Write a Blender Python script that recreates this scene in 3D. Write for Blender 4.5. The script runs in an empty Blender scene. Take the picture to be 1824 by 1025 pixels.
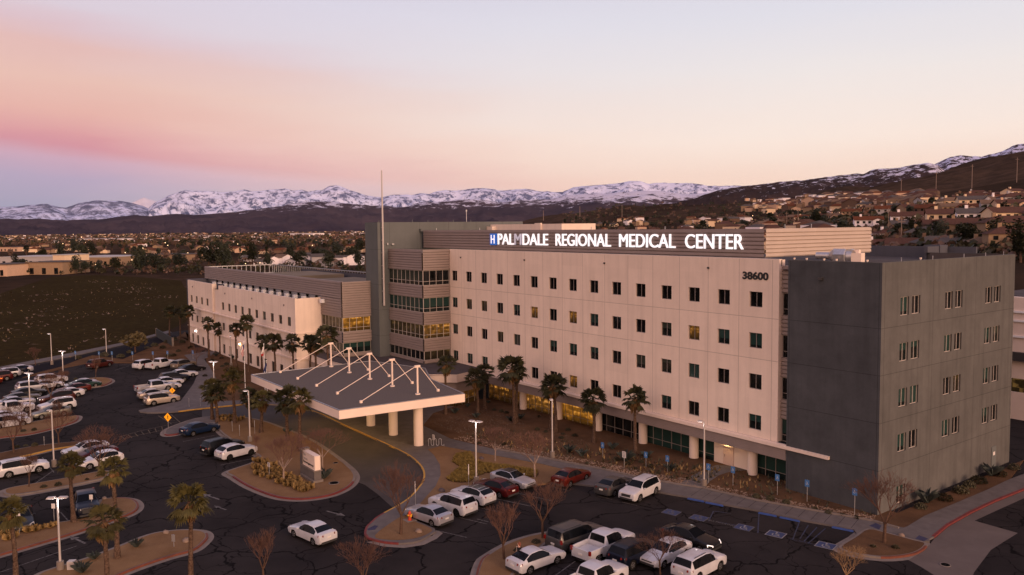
import bpy, bmesh, math, random
from math import sin, cos, tan, pi, radians as R, atan2, sqrt, hypot
from mathutils import Vector, noise, Matrix
random.seed(7)
scene = bpy.context.scene
COL = scene.collection
# ------------------------------------------------------------------ camera calibration (metres; +X along the main facade, +Y into the building)
YAW, PIT, ROL, FPX, SHY = -0.9304, 0.0658, -0.0098, 1447.03, -13.454
CAM = Vector((59.7048, -65.684, 25.0))
FW = Vector((sin(YAW)*cos(PIT), cos(YAW)*cos(PIT), -sin(PIT)))
RT0 = Vector((cos(YAW), -sin(YAW), 0)); UP0 = RT0.cross(FW)
RT = RT0*cos(ROL)+UP0*sin(ROL); UP = -RT0*sin(ROL)+UP0*cos(ROL)
FH = Vector((sin(YAW), cos(YAW), 0))
def ray(x, y): return FW + RT*((x-912)/FPX) + UP*((512.5+SHY-y)/FPX)
def on(x, y, ax, v):
    d = ray(x, y); return CAM + d*((v-CAM[ax])/d[ax])
def G(x, y, z=0.0): return on(x, y, 2, z)
def PY(x, y, v): return on(x, y, 1, v)
def PX(x, y, v): return on(x, y, 0, v)
def GL(*ps): return [(G(*p)[0], G(*p)[1]) for p in ps]
# ------------------------------------------------------------------ helpers
def lin(c):
    return tuple((v/255/12.92 if v/255 <= .04045 else ((v/255+.055)/1.055)**2.4) for v in c)
class MB:
    def __init__(s): s.v = []; s.f = []; s.m = []; s.sm = []
    def add(s, vs, fs, m=0, smooth=False):
        o = len(s.v); s.v += [tuple(v) for v in vs]
        for f in fs: s.f.append(tuple(i+o for i in f)); s.m.append(m); s.sm.append(smooth)
        return s
    def quad(s, a, b, c, d, m=0): return s.add([a, b, c, d], [(0, 1, 2, 3)], m)
    def box(s, x0, y0, z0, x1, y1, z1, m=0):
        v = [(x0,y0,z0),(x1,y0,z0),(x1,y1,z0),(x0,y1,z0),(x0,y0,z1),(x1,y0,z1),(x1,y1,z1),(x0,y1,z1)]
        return s.add(v, [(0,3,2,1),(4,5,6,7),(0,1,5,4),(1,2,6,5),(2,3,7,6),(3,0,4,7)], m)
    def tube(s, p, q, r0, r1=None, n=8, m=0, caps=True, smooth=True):
        p, q = Vector(p), Vector(q); r1 = r0 if r1 is None else r1
        d = (q-p).normalized(); a = d.orthogonal().normalized(); b = d.cross(a)
        vs = [p+(a*cos(2*pi*i/n)+b*sin(2*pi*i/n))*r0 for i in range(n)]+[q+(a*cos(2*pi*i/n)+b*sin(2*pi*i/n))*r1 for i in range(n)]
        s.add(vs, [(i, (i+1) % n, n+(i+1) % n, n+i) for i in range(n)], m, smooth)
        if caps: s.add(vs, [tuple(range(n))[::-1], tuple(range(n, 2*n))], m)
        return s
    def path(s, pts, rs, n=6, m=0):
        for i in range(len(pts)-1): s.tube(pts[i], pts[i+1], rs[i], rs[i+1], n, m, caps=(i == len(pts)-2))
        return s
    def prism(s, poly, z0, z1, m=0, side=None, bottom=False):
        n = len(poly)
        ar = sum(poly[i][0]*poly[(i+1) % n][1]-poly[(i+1) % n][0]*poly[i][1] for i in range(n))
        if ar < 0: poly = poly[::-1]
        vs = [(x, y, z0) for x, y in poly]+[(x, y, z1) for x, y in poly]
        s.add(vs, [(i, (i+1) % n, n+(i+1) % n, n+i) for i in range(n)], m if side is None else side)
        s.add(vs, [tuple(range(n, 2*n))], m)
        if bottom: s.add(vs, [tuple(range(n))[::-1]], m)
        return s
    def ell(s, c, r, nu=10, nv=6, m=0, jit=0, half=False):
        vs = []; fs = []
        for j in range(nv+1):
            t = (pi/2 if half else pi)*j/nv
            for i in range(nu):
                a = 2*pi*i/nu; k = 1+random.uniform(-jit, jit)
                vs.append((c[0]+r[0]*sin(t)*cos(a)*k, c[1]+r[1]*sin(t)*sin(a)*k, c[2]+r[2]*cos(t)*k))
        for j in range(nv):
            for i in range(nu): fs.append((j*nu+i, (j+1)*nu+i, (j+1)*nu+(i+1) % nu, j*nu+(i+1) % nu))
        return s.add(vs, fs, m, True)
    def mesh(s, name):
        me = bpy.data.meshes.new(name); me.from_pydata(s.v, [], s.f)
        me.polygons.foreach_set('material_index', s.m); me.polygons.foreach_set('use_smooth', s.sm); me.update()
        return me
    def build(s, name, mats, parent=None, loc=None):
        me = s.mesh(name)
        for m in (mats if isinstance(mats, (list, tuple)) else [mats]): me.materials.append(m)
        return mko(name, me, parent, loc)
def mko(name, me, parent=None, loc=None):
    o = bpy.data.objects.new(name, me); COL.objects.link(o)
    if parent is not None: o.parent = parent
    if loc is not None: o.location = loc
    return o
def tag(o, label=None, cat=None, group=None, kind=None):
    if label: o['label'] = label
    if cat: o['category'] = cat
    if group: o['group'] = group
    if kind: o['kind'] = kind
    return o
def thing(name, label, cat, loc=(0,0,0), rz=0, group=None):
    o = bpy.data.objects.new(name, None); COL.objects.link(o); o.empty_display_size = .3
    o.location = loc; o.rotation_euler = (0,0,rz)
    return tag(o, label, cat, group)
KIDS = {}
def copy_tree(o, parent=None):
    c = o.copy(); COL.objects.link(c)
    if parent is not None: c.parent = parent
    for ch in KIDS.get(o.name) or KIDS.setdefault(o.name, [k for k in bpy.data.objects if k.parent == o]): copy_tree(ch, c)
    return c
def setmat(o, m, i=0):
    o.material_slots[i].link = 'OBJECT'; o.material_slots[i].material = m
# ------------------------------------------------------------------ materials
class NT:
    def __init__(s, name):
        s.mat = bpy.data.materials.new(name); s.mat.use_nodes = True
        s.t = s.mat.node_tree; s.n = s.t.nodes; s.b = s.n['Principled BSDF']; s.tc = None
    def co(s, kind='Object', scale=None):
        if s.tc is None: s.tc = s.n.new('ShaderNodeTexCoord')
        if scale is None: return s.tc.outputs[kind]
        m = s.n.new('ShaderNodeMapping'); m.inputs['Scale'].default_value = scale; s.t.links.new(s.tc.outputs[kind], m.inputs['Vector']); return m.outputs[0]
    def L(s, a, b): s.t.links.new(a, b)
    def noise(s, scale, detail=4, rough=.6, vec=None):
        n = s.n.new('ShaderNodeTexNoise'); n.inputs['Scale'].default_value = scale; n.inputs['Detail'].default_value = detail; n.inputs['Roughness'].default_value = rough
        s.L(vec if vec is not None else s.co(), n.inputs['Vector']); return n.outputs['Fac']
    def ramp(s, fac, stops, interp='LINEAR'):
        r = s.n.new('ShaderNodeValToRGB'); r.color_ramp.interpolation = interp
        e = r.color_ramp.elements
        while len(e) < len(stops): e.new(.5)
        for k, (p, c) in enumerate(stops):
            e[k].position = p; e[k].color = (c, c, c, 1) if isinstance(c, (int, float)) else (*c, 1)
        s.L(fac, r.inputs[0]); return r.outputs[0]
    def mix(s, f, a, b, bt='MIX'):
        m = s.n.new('ShaderNodeMix'); m.data_type = 'RGBA'; m.blend_type = bt
        for k, v in ((0, f), (6, a), (7, b)):
            if isinstance(v, bpy.types.NodeSocket): s.L(v, m.inputs[k])
            else: m.inputs[k].default_value = v if k == 0 else (*v, 1)
        return m.outputs[2]
    def math(s, op, a, b=0, c=None):
        m = s.n.new('ShaderNodeMath'); m.operation = op
        for k, v in enumerate((a, b) if c is None else (a, b, c)):
            if isinstance(v, bpy.types.NodeSocket): s.L(v, m.inputs[k])
            else: m.inputs[k].default_value = v
        return m.outputs[0]
    def bump(s, h, strength=.3, dist=.05):
        b = s.n.new('ShaderNodeBump'); b.inputs['Strength'].default_value = strength; b.inputs['Distance'].default_value = dist
        s.L(h, b.inputs['Height']); s.L(b.outputs[0], s.b.inputs['Normal'])
    def sep(s, v=None):
        x = s.n.new('ShaderNodeSeparateXYZ'); s.L(v if v is not None else s.co(), x.inputs[0]); return x.outputs
def mk(name, col, rough=.8, metal=0., spec=.5, var=0., vs=1., emit=None, es=0., bump=0., bs=20., coat=0.):
    t = NT(name); b = t.b
    b.inputs['Roughness'].default_value = rough; b.inputs['Metallic'].default_value = metal; b.inputs['Specular IOR Level'].default_value = spec
    if rough >= .85: b.inputs['Specular IOR Level'].default_value = min(spec, .03)
    if var:
        f = t.noise(vs, 5, .65)
        c0 = tuple(v*(1-var) for v in col); c1 = tuple(min(1, v*(1+var)) for v in col)
        t.L(t.ramp(f, [(.3, c0), (.7, c1)]), b.inputs['Base Color'])
    else: b.inputs['Base Color'].default_value = (*col, 1)
    if bump: t.bump(t.noise(bs, 3), bump, .02)
    if emit: b.inputs['Emission Color'].default_value = (*emit, 1); b.inputs['Emission Strength'].default_value = es
    if coat: b.inputs['Coat Weight'].default_value = coat; b.inputs['Coat Roughness'].default_value = .05
    return t.mat
def stucco(name, col, jx=None, jz=None, ax=0, var=.06, vx0=0, streak=.22, jc=.5):
    """painted stucco with joints every jx metres along an axis and at the heights jz"""
    t = NT(name); b = t.b; b.inputs['Roughness'].default_value = .95; b.inputs['Specular IOR Level'].default_value = .05
    f = t.noise(.35, 6, .7); fine = t.noise(9, 3, .7)
    c = t.ramp(f, [(.3, tuple(v*(1-var) for v in col)), (.7, tuple(v*(1+var) for v in col))])
    st = t.noise(1.0, 5, .6, t.co('Object', (1.3, 1.3, .09)))
    c = t.mix(t.ramp(st, [(.46, 0.), (.74, streak)]), c, tuple(v*.45 for v in col))
    c = t.mix(t.ramp(fine, [(.35, .10), (.65, 0.)]), c, tuple(v*.6 for v in col))
    s = t.sep()
    mask = None
    if jx:
        cb = t.n.new('ShaderNodeCombineXYZ'); t.L(t.math('FLOOR', t.math('DIVIDE', t.math('ADD', s[ax], -vx0), jx)), cb.inputs[0]); t.L(t.math('FLOOR', t.math('DIVIDE', t.math('SUBTRACT', s[2], 3.9), 4.05)), cb.inputs[1])
        wn = t.n.new('ShaderNodeTexWhiteNoise'); t.L(cb.outputs[0], wn.inputs['Vector']); c = t.mix(t.math('MULTIPLY', wn.outputs['Value'], .16), c, tuple(v*.62 for v in col))
        a = t.math('ABSOLUTE', t.math('SUBTRACT', t.math('MODULO', t.math('ADD', s[ax], -vx0+jx*100.5), jx), jx*.5))
        mask = t.math('LESS_THAN', a, .03)
    for z in (jz or []):
        m = t.math('LESS_THAN', t.math('ABSOLUTE', t.math('SUBTRACT', s[2], z)), .03)
        mask = m if mask is None else t.math('MAXIMUM', mask, m)
    if mask is not None: c = t.mix(t.math('MULTIPLY', mask, jc), c, tuple(v*.25 for v in col))
    t.L(c, b.inputs['Base Color']); t.bump(fine, .25, .02)
    return t.mat
BEIGE = (.77, .635, .53)
M = {}
M['beige'] = stucco('beige_stucco', BEIGE, 3.849, (11.95, 16.0), 0, vx0=-17.92)
M['beigew'] = stucco('cream_stucco', (.77, .64, .54), 3.849, (8.3,), 0, vx0=-98.8)
M['beigeplain'] = stucco('plain_cream_stucco', (.72, .60, .51))
M['grey'] = stucco('slate_stucco', (.074, .078, .084), 8.6, (3.9, 8.0, 12.1, 16.1), 0, vx0=15.0, var=.22, streak=.3)
M['greyside'] = stucco('pale_grey_stucco', (.108, .106, .103), 8.3, (3.9, 8.0, 12.1, 16.1), 1, vx0=.2, var=.16, streak=.45)
M['greytower'] = stucco('tower_stucco', (.125, .135, .135), 5.5, (8.0, 12.1, 16.1, 21.6), 1, vx0=1.0)
M['greywing'] = stucco('wing_grey_stucco', (.085, .087, .105))
M['metal'] = mk('ribbed_metal', (.225, .178, .16), .55, .0, .4, .07, .6)
M['metallit'] = mk('ribbed_metal_lit', (.42, .34, .285), .55, .0, .4, .05, .6)  # same cladding with the warm light of the right face put into its colour
M['roofgrey'] = mk('roof_membrane', (.08, .07, .07), .9, var=.2, vs=.3, bump=.2, bs=3)
M['roofgravel'] = mk('canopy_gravel', (.125, .108, .098), .95, var=.22, vs=6, bump=.5, bs=12)
M['rooftan'] = mk('roof_tan', (.30, .24, .18), .9, var=.15, vs=.2)
M['cream'] = mk('cream_paint', (.72, .59, .50), .75, var=.04, vs=.6)
M['frame'] = mk('window_frame', (.23, .19, .17), .5)
M['framegrey'] = mk('pale_window_frame', (.42, .37, .33), .5)
M['darkmetal'] = mk('dark_metal', (.06, .055, .055), .5, .3)
M['white'] = mk('white_paint', (.78, .78, .78), .45)
M['polepaint'] = mk('lamp_pole_paint', (.42, .385, .37), .5, .1)
M['galv'] = mk('galvanised', (.42, .42, .44), .4, .7, var=.15, vs=3)
M['concrete'] = mk('concrete', (.125, .11, .105), .92, var=.16, vs=.9, bump=.2, bs=15)
M['curb'] = mk('curb_concrete', (.19, .16, .14), .92, var=.15, vs=1.2)
M['red'] = mk('red_curb_paint', (.13, .016, .014), .75, var=.3, vs=2)
M['orangered'] = mk('faded_red_curb_paint', (.13, .032, .014), .75, var=.3, vs=2)
M['yellow'] = mk('yellow_curb_paint', (.40, .22, .03), .75, var=.25, vs=2)
M['blue'] = mk('blue_stop_paint', (.018, .055, .22), .6, var=.2, vs=2)
M['tactile'] = mk('tactile_mat', (.05, .05, .085), .9, var=.2, vs=2)
def glass(name, col, rough=.08, blind=None):
    """window glass; blind = colour of a blind drawn to a different height in each window"""
    t = NT(name); b = t.b; b.inputs['Roughness'].default_value = rough; b.inputs['Specular IOR Level'].default_value = .22
    f = t.noise(.9, 3, .5, t.co('Object', (1.7, 1.7, .35)))
    c = t.ramp(f, [(.38, tuple(v*.35 for v in col)), (.55, col), (.7, tuple(v*1.5 for v in col))])
    if blind:
        oi = t.n.new('ShaderNodeObjectInfo'); z = t.sep()[2]; th = t.math('MULTIPLY', oi.outputs['Random'], 1.1)
        m = t.math('GREATER_THAN', z, th); sl = t.math('ABSOLUTE', t.math('SINE', t.math('MULTIPLY', t.sep()[0], 22.)))
        c = t.mix(m, c, t.mix(t.math('MULTIPLY', sl, .5), blind, tuple(v*.55 for v in blind)))
    t.L(c, b.inputs['Base Color']); return t.mat
M['gdark'] = glass('dark_glass', (.010, .011, .012))
M['gteal'] = glass('teal_blind_glass', (.010, .016, .016), .12, (.020, .048, .042))
M['gteal2'] = glass('green_grey_glass', (.014, .017, .015), .12, (.040, .048, .038))
M['gcar'] = mk('car_glass', (.005, .006, .008), .06, spec=.14)
def litglass(name, c1, c2, st, bw=.5, rh=.42, top=1.6):
    """glow of a lit room painted into the glass: panels of different brightness, brighter toward the ceiling, dark furniture low down"""
    t = NT(name); b = t.b; b.inputs['Roughness'].default_value = .15; b.inputs['Base Color'].default_value = (.015, .012, .008, 1); b.inputs['Specular IOR Level'].default_value = .2
    sp = t.sep(); cb = t.n.new('ShaderNodeCombineXYZ'); t.L(sp[0], cb.inputs[0]); t.L(sp[2], cb.inputs[1])
    br = t.n.new('ShaderNodeTexBrick'); br.inputs['Scale'].default_value = 1.; br.inputs['Brick Width'].default_value = bw; br.inputs['Row Height'].default_value = rh; br.inputs['Mortar Size'].default_value = .0; br.offset = .37; br.squash = 1.6; br.inputs['Color1'].default_value = (.02,.02,.02,1); br.inputs['Color2'].default_value = (1,1,1,1); br.inputs['Bias'].default_value = 0
    t.L(cb.outputs[0], br.inputs['Vector'])
    n1 = t.ramp(t.noise(1.6, 3, .5), [(.4, .15), (.62, 1.)]); g = t.ramp(t.math('DIVIDE', sp[2], top), [(0., .10), (.3, .45), (.8, 1.)])
    f = t.math('MULTIPLY', t.math('MULTIPLY', br.outputs['Color'], n1), g); f = t.math('ADD', f, t.math('MULTIPLY', g, .16))
    t.L(t.ramp(f, [(0., (.004,.003,.001)), (.18, tuple(v*.35 for v in c1)), (.5, c1), (.95, c2)]), b.inputs['Emission Color']); b.inputs['Emission Strength'].default_value = st; return t.mat
M['lit'] = litglass('lit_window', (.30, .12, .02), (1., .43, .10), .66, .42, .4, 1.4)
M['litbright'] = litglass('bright_lit_window', (.45, .17, .018), (1., .43, .08), .8, .8, .5, 2.)
M['litdim'] = litglass('dim_lit_window', (.06, .034, .012), (.26, .14, .04), .42, .5, .5, 2.)
M['litlobby'] = litglass('lobby_glow', (.14, .052, .010), (1., .42, .07), .66, .9, .45, 2.)
M['lampwhite'] = mk('lamp_glow', (.9, .9, .9), .4, emit=(1., .88, .86), es=7.)
M['lampwarm'] = mk('warm_lamp_glow', (.9, .8, .6), .4, emit=(1., .62, .28), es=14.)
M['letter'] = mk('letter_glow', (.9, .9, .9), .4, emit=(1., .95, 1.), es=.78)
M['letterdim'] = mk('failing_letter', (.5, .48, .52), .4, emit=(.55, .5, .6), es=.45)
M['blueglow'] = mk('blue_sign_glow', (.02, .09, .35), .4, emit=(.02, .12, .5), es=.55)
M['black'] = mk('black_paint', (.012, .012, .012), .5)
M['rubber'] = mk('rubber', (.012, .012, .012), .85)
M['rim'] = mk('alloy_rim', (.32, .32, .34), .3, .8)
M['darkrim'] = mk('dark_rim', (.03, .03, .03), .35, .6)
M['well'] = mk('wheel_well', (.006, .006, .006), 1.)
M['head'] = mk('headlamp_glass', (.45, .45, .47), .1)
M['headon'] = mk('headlamp_lit', (.9, .9, .9), .2, emit=(1., .82, .72), es=1.3)
M['tail'] = mk('tail_lamp', (.16, .008, .006), .15)
M['tailon'] = mk('tail_lamp_lit', (.5, .05, .01), .2, emit=(1., .22, .03), es=5)
M['plate'] = mk('licence_plate', (.6, .58, .55), .5)
M['chrome'] = mk('chrome_trim', (.5, .5, .5), .15, 1.)
M['plastic'] = mk('black_plastic', (.02, .02, .022), .6)
M['signblue'] = mk('blue_sign_face', (.045, .15, .36), .5)
M['signwhite'] = mk('white_sign_face', (.62, .58, .56), .5)
M['signyellow'] = mk('yellow_sign_face', (.95, .42, .01), .5, emit=(.9, .35, .0), es=.18)
M['flagred'] = mk('flag_red', (.35, .03, .03), .8)
M['flagwhite'] = mk('flag_white', (.6, .55, .55), .8)
M['flagblue'] = mk('flag_blue', (.02, .03, .12), .8)
M['hydrant'] = mk('hydrant_red', (.5, .05, .015), .5)
M['hydyel'] = mk('hydrant_yellow', (.7, .35, .02), .5)
M['stone'] = mk('boulder', (.22, .165, .13), .95, var=.3, vs=2, bump=.5, bs=5)
M['stonedark'] = mk('dark_boulder', (.10, .08, .08), .95, var=.3, vs=2, bump=.5, bs=5)
M['rocks'] = mk('river_rocks', (.10, .07, .05), .95, var=.55, vs=1.6)
M['trunkpalm'] = mk('palm_trunk', (.085, .055, .04), .95, var=.75, vs=7, bump=1., bs=12)
M['trunkpale'] = mk('pale_trunk', (.24, .18, .15), .9, var=.25, vs=4)
M['bark'] = mk('bark', (.09, .055, .04), .95, var=.3, vs=4)
M['twig'] = mk('twig', (.16, .09, .07), .9)
M['twigred'] = mk('red_twig', (.125, .07, .055), .9)
M['twigtan'] = mk('tan_twig', (.30, .19, .10), .9)
def leafm(name, col, var=.45, vs=.8, tr=.15):
    t = NT(name); b = t.b; b.inputs['Roughness'].default_value = .75; b.inputs['Specular IOR Level'].default_value = .25
    oi = t.n.new('ShaderNodeObjectInfo')
    f = t.noise(vs, 4, .7)
    c = t.ramp(f, [(.3, tuple(v*(1-var) for v in col)), (.7, tuple(v*(1+var) for v in col))])
    hsv = t.n.new('ShaderNodeHueSaturation'); t.L(c, hsv.inputs['Color'])
    t.L(t.math('ADD', t.math('MULTIPLY', oi.outputs['Random'], .5), .75), hsv.inputs['Value'])
    t.L(hsv.outputs[0], b.inputs['Base Color']); return t.mat
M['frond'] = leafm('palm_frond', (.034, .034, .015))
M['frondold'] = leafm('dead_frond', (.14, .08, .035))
M['frondolive'] = leafm('olive_frond', (.060, .052, .016))  # lighter olive frond colour for part of the palms
M['evergreen'] = leafm('evergreen_leaves', (.022, .026, .014))
M['olive'] = leafm('olive_leaves', (.085, .065, .025))
M['browncrown'] = leafm('leafless_crown', (.12, .075, .055), .3)
M['shrub'] = leafm('shrub_leaves', (.05, .045, .025))
M['agave'] = leafm('agave_leaves', (.045, .055, .05), .25)
M['straw'] = leafm('straw_grass', (.25, .165, .065), .4, 1.5)
M['mat_green'] = leafm('mat_cover', (.20, .135, .032), .6, 2.5)
def dirt(name, c0, c1, gran=18):
    t = NT(name); b = t.b; b.inputs['Roughness'].default_value = 1.; b.inputs['Specular IOR Level'].default_value = 0.
    f = t.noise(.25, 5, .65); g = t.noise(gran, 3, .8)
    c = t.ramp(f, [(.3, c0), (.72, c1)])
    c = t.mix(t.ramp(g, [(.35, .35), (.6, 0.)]), c, tuple(v*.4 for v in c0))
    t.L(c, b.inputs['Base Color']); t.bump(g, .5, .04); return t.mat
M['dg'] = dirt('decomposed_granite', (.17, .10, .052), (.25, .155, .085))
M['dgdark'] = dirt('brown_gravel', (.078, .047, .029), (.155, .088, .049))
M['dgmulch'] = dirt('dark_rocky_mulch', (.05, .03, .02), (.10, .062, .035), 5)
# asphalt with tar-sealed cracks
def asphalt():
    t = NT('cracked_asphalt'); b = t.b; b.inputs['Roughness'].default_value = .95; b.inputs['Specular IOR Level'].default_value = .05
    nd = t.n.new('ShaderNodeTexNoise'); nd.inputs['Scale'].default_value = .35; nd.inputs['Detail'].default_value = 4; t.L(t.co(), nd.inputs['Vector'])
    vm = t.n.new('ShaderNodeVectorMath'); vm.operation = 'MULTIPLY_ADD'; t.L(nd.outputs['Color'], vm.inputs[0]); vm.inputs[1].default_value = (4, 4, 0); t.L(t.co(), vm.inputs[2])
    masks = []
    for sc, w in ((.15, .013), (.34, .014)):
        v = t.n.new('ShaderNodeTexVoronoi'); v.feature = 'DISTANCE_TO_EDGE'; v.voronoi_dimensions = '2D'; v.inputs['Scale'].default_value = sc; v.inputs['Randomness'].default_value = 1.
        t.L(vm.outputs[0], v.inputs['Vector']); masks.append(t.ramp(v.outputs['Distance'], [(w*.5, 1.), (w*1.6, 0.)]))
    thin = t.math('MULTIPLY', masks[1], t.ramp(t.noise(.09, 2), [(.42, 0.), (.52, 1.)]))
    m = t.math('MAXIMUM', masks[0], thin)
    base = t.ramp(t.noise(.07, 6, .7), [(.3, (.0155, .0135, .0140)), (.7, (.042, .036, .035))])
    base = t.mix(t.ramp(t.noise(25, 2), [(.4, .3), (.7, 0.)]), base, (.006, .0055, .006))
    c = t.mix(t.math('MULTIPLY', m, .88), base, (.0018, .0018, .002)); t.L(c, b.inputs['Base Color'])
    return t.mat
M['asphalt'] = asphalt()
M['asphaltnew'] = mk('smooth_asphalt', (.013, .012, .015), .95, spec=.12, var=.2, vs=.4)
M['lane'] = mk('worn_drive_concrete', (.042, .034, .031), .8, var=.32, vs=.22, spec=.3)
M['apron'] = mk('concrete_apron', (.12, .10, .092), .9, var=.12, vs=.4)
def worn(name, col, lo=.42, hi=.6):
    t = NT(name); b = t.b; b.inputs['Roughness'].default_value = .85
    f = t.noise(3.5, 5, .75)
    t.L(t.ramp(f, [(lo, (.022, .019, .019)), (hi, tuple(v*.55 for v in col))]), b.inputs['Base Color']); return t.mat
M['lineworn'] = worn('worn_white_line', (.22, .20, .19), .4, .55)
M['lineyellow'] = worn('worn_yellow_line', (.24, .15, .05), .42, .62)
M['linewhite'] = worn('white_line', (.45, .43, .42), .3, .45)
M['lineblue'] = worn('worn_blue_line', (.035, .06, .17), .42, .6)
M['padblue'] = mk('blue_pavement_paint', (.022, .036, .10), .8, var=.4, vs=2)
# ------------------------------------------------------------------ terrain
COLS = {   # photo column -> (distance, height)
 -900: [(0,0),(20000,0)], 800: [(0,0),(20000,0)],
 1000: [(0,0),(300,0),(1000,6),(1800,40),(2300,46),(3500,10),(20000,0)],
 1200: [(0,0),(220,0),(350,5),(700,13),(1200,26),(1900,62),(2500,66),(3800,20),(20000,0)],
 1350: [(0,0),(170,0),(260,7),(500,17),(900,30),(1500,52),(2400,85),(3200,60),(20000,0)],
 1500: [(0,0),(140,0),(200,10),(300,15),(400,22),(550,27),(800,37),(1200,54),(2000,90),(2800,60),(20000,0)],
 1700: [(0,0),(130,0),(175,12),(240,17),(400,27),(550,38),(750,51),(1000,68),(1400,101),(2200,60),(20000,0)],
 1824: [(0,0),(130,0),(175,13),(240,18.5),(400,31),(550,42),(750,58),(1000,80),(1300,114),(2200,60),(20000,0)],
 2300: [(0,0),(130,0),(175,14),(240,21),(400,38),(550,55),(750,80),(1000,110),(1400,150),(2200,60),(20000,0)],
 4200: [(0,0),(130,0),(175,10),(240,16),(400,30),(750,50),(1300,60),(2600,0),(20000,0)],
}
CA = sorted((math.atan((k-912)/FPX), [(math.log(max(d, 1)), z) for d, z in v]) for k, v in COLS.items())
def colz(c, ld):
    for (a, za), (b, zb) in zip(c, c[1:]):
        if ld <= b: t = (ld-a)/(b-a) if b > a else 0; t = max(0, t); return za+(zb-za)*t
    return c[-1][1]
def TZ(x, y):
    dx, dy = x-CAM.x, y-CAM.y; d = hypot(dx, dy)
    if d < 100: return 0.
    az = atan2(dx*RT0.x+dy*RT0.y, dx*FH.x+dy*FH.y)
    ld = math.log(d)
    if az <= CA[0][0]: z = colz(CA[0][1], ld) if az > -2 else 0
    elif az >= CA[-1][0]: z = colz(CA[-1][1], ld)*max(0, 1-(az-CA[-1][0])/.5)
    else:
        for (a0, c0), (a1, c1) in zip(CA, CA[1:]):
            if az <= a1:
                t = (az-a0)/(a1-a0); t = t*t*(3-2*t) if abs(a1-a0) > .2 else t
                z = colz(c0, ld)*(1-t)+colz(c1, ld)*t; break
    if z > 1:
        n = noise.fractal(Vector((x*.004, y*.004, 0)), 1., 2., 4)
        k = min(1, z/40)*min(1, max(0, (d-600)/600))
        z += n*22*k
    return z
def TG(px, py, dmax=9000):
    """where the sight line through a photo point meets the terrain"""
    d = ray(px, py); h = hypot(d.x, d.y); s = 110.
    while s < dmax:
        p = CAM+d*(s/h)
        if p.z <= TZ(p.x, p.y): return Vector((p.x, p.y, TZ(p.x, p.y)))
        s *= 1.012
    return None
def terrain_mat():
    t = NT('desert_ground'); b = t.b; b.inputs['Roughness'].default_value = 1.; b.inputs['Specular IOR Level'].default_value = 0.
    f = t.noise(.0035, 8, .65); g = t.noise(.06, 5, .7)
    c = t.ramp(f, [(.34, (.020, .014, .011)), (.66, (.085, .054, .036))])
    c = t.mix(t.ramp(g, [(.4, .65), (.6, 0.)]), c, (.022, .018, .014))
    t.L(c, b.inputs['Base Color']); return t.mat
M['terrain'] = terrain_mat()
def fieldmat():
    t = NT('scrub_field'); b = t.b; b.inputs['Roughness'].default_value = 1.; b.inputs['Specular IOR Level'].default_value = 0.
    c = t.ramp(t.noise(.02, 6, .7), [(.3, (.038, .026, .012)), (.68, (.050, .039, .016))])
    c = t.mix(t.ramp(t.noise(.5, 5, .8), [(.45, .6), (.62, 0.)]), c, (.018, .014, .009))
    c = t.mix(t.ramp(t.noise(.22, 6, .75), [(.62, 0.), (.68, .6)]), c, (.14, .10, .07))
    t.L(c, b.inputs['Base Color']); return t.mat
M['field'] = fieldmat()
def polar(radii, azs, zf, cx=CAM.x, cy=CAM.y):
    mb = MB(); nr, na = len(radii), len(azs)
    for r in radii:
        for a in azs:
            x = cx+r*(FH.x*cos(a)+RT0.x*sin(a)); y = cy+r*(FH.y*cos(a)+RT0.y*sin(a)); mb.v.append((x, y, zf(x, y, r, a)))
    for i in range(nr-1):
        for j in range(na-1):
            mb.f.append((i*na+j, i*na+j+1, (i+1)*na+j+1, (i+1)*na+j)); mb.m.append(0); mb.sm.append(True)
    return mb
azs = [-pi+i*.12 for i in range(20)]; azs = [a for a in azs if a < -.8]+[-.8+i*.008 for i in range(201)]+[a for a in [.9+i*.12 for i in range(19)]]+[pi]
radii = [2, 40, 90]+[110*1.035**i for i in range(150)]+[22000, 26000]
o = polar(radii, azs, lambda x, y, r, a: TZ(x, y)-.06-(.0 if r < 300 else min(.4, (r-300)*.001))).build('ground', M['terrain']); tag(o, kind='structure')
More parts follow.
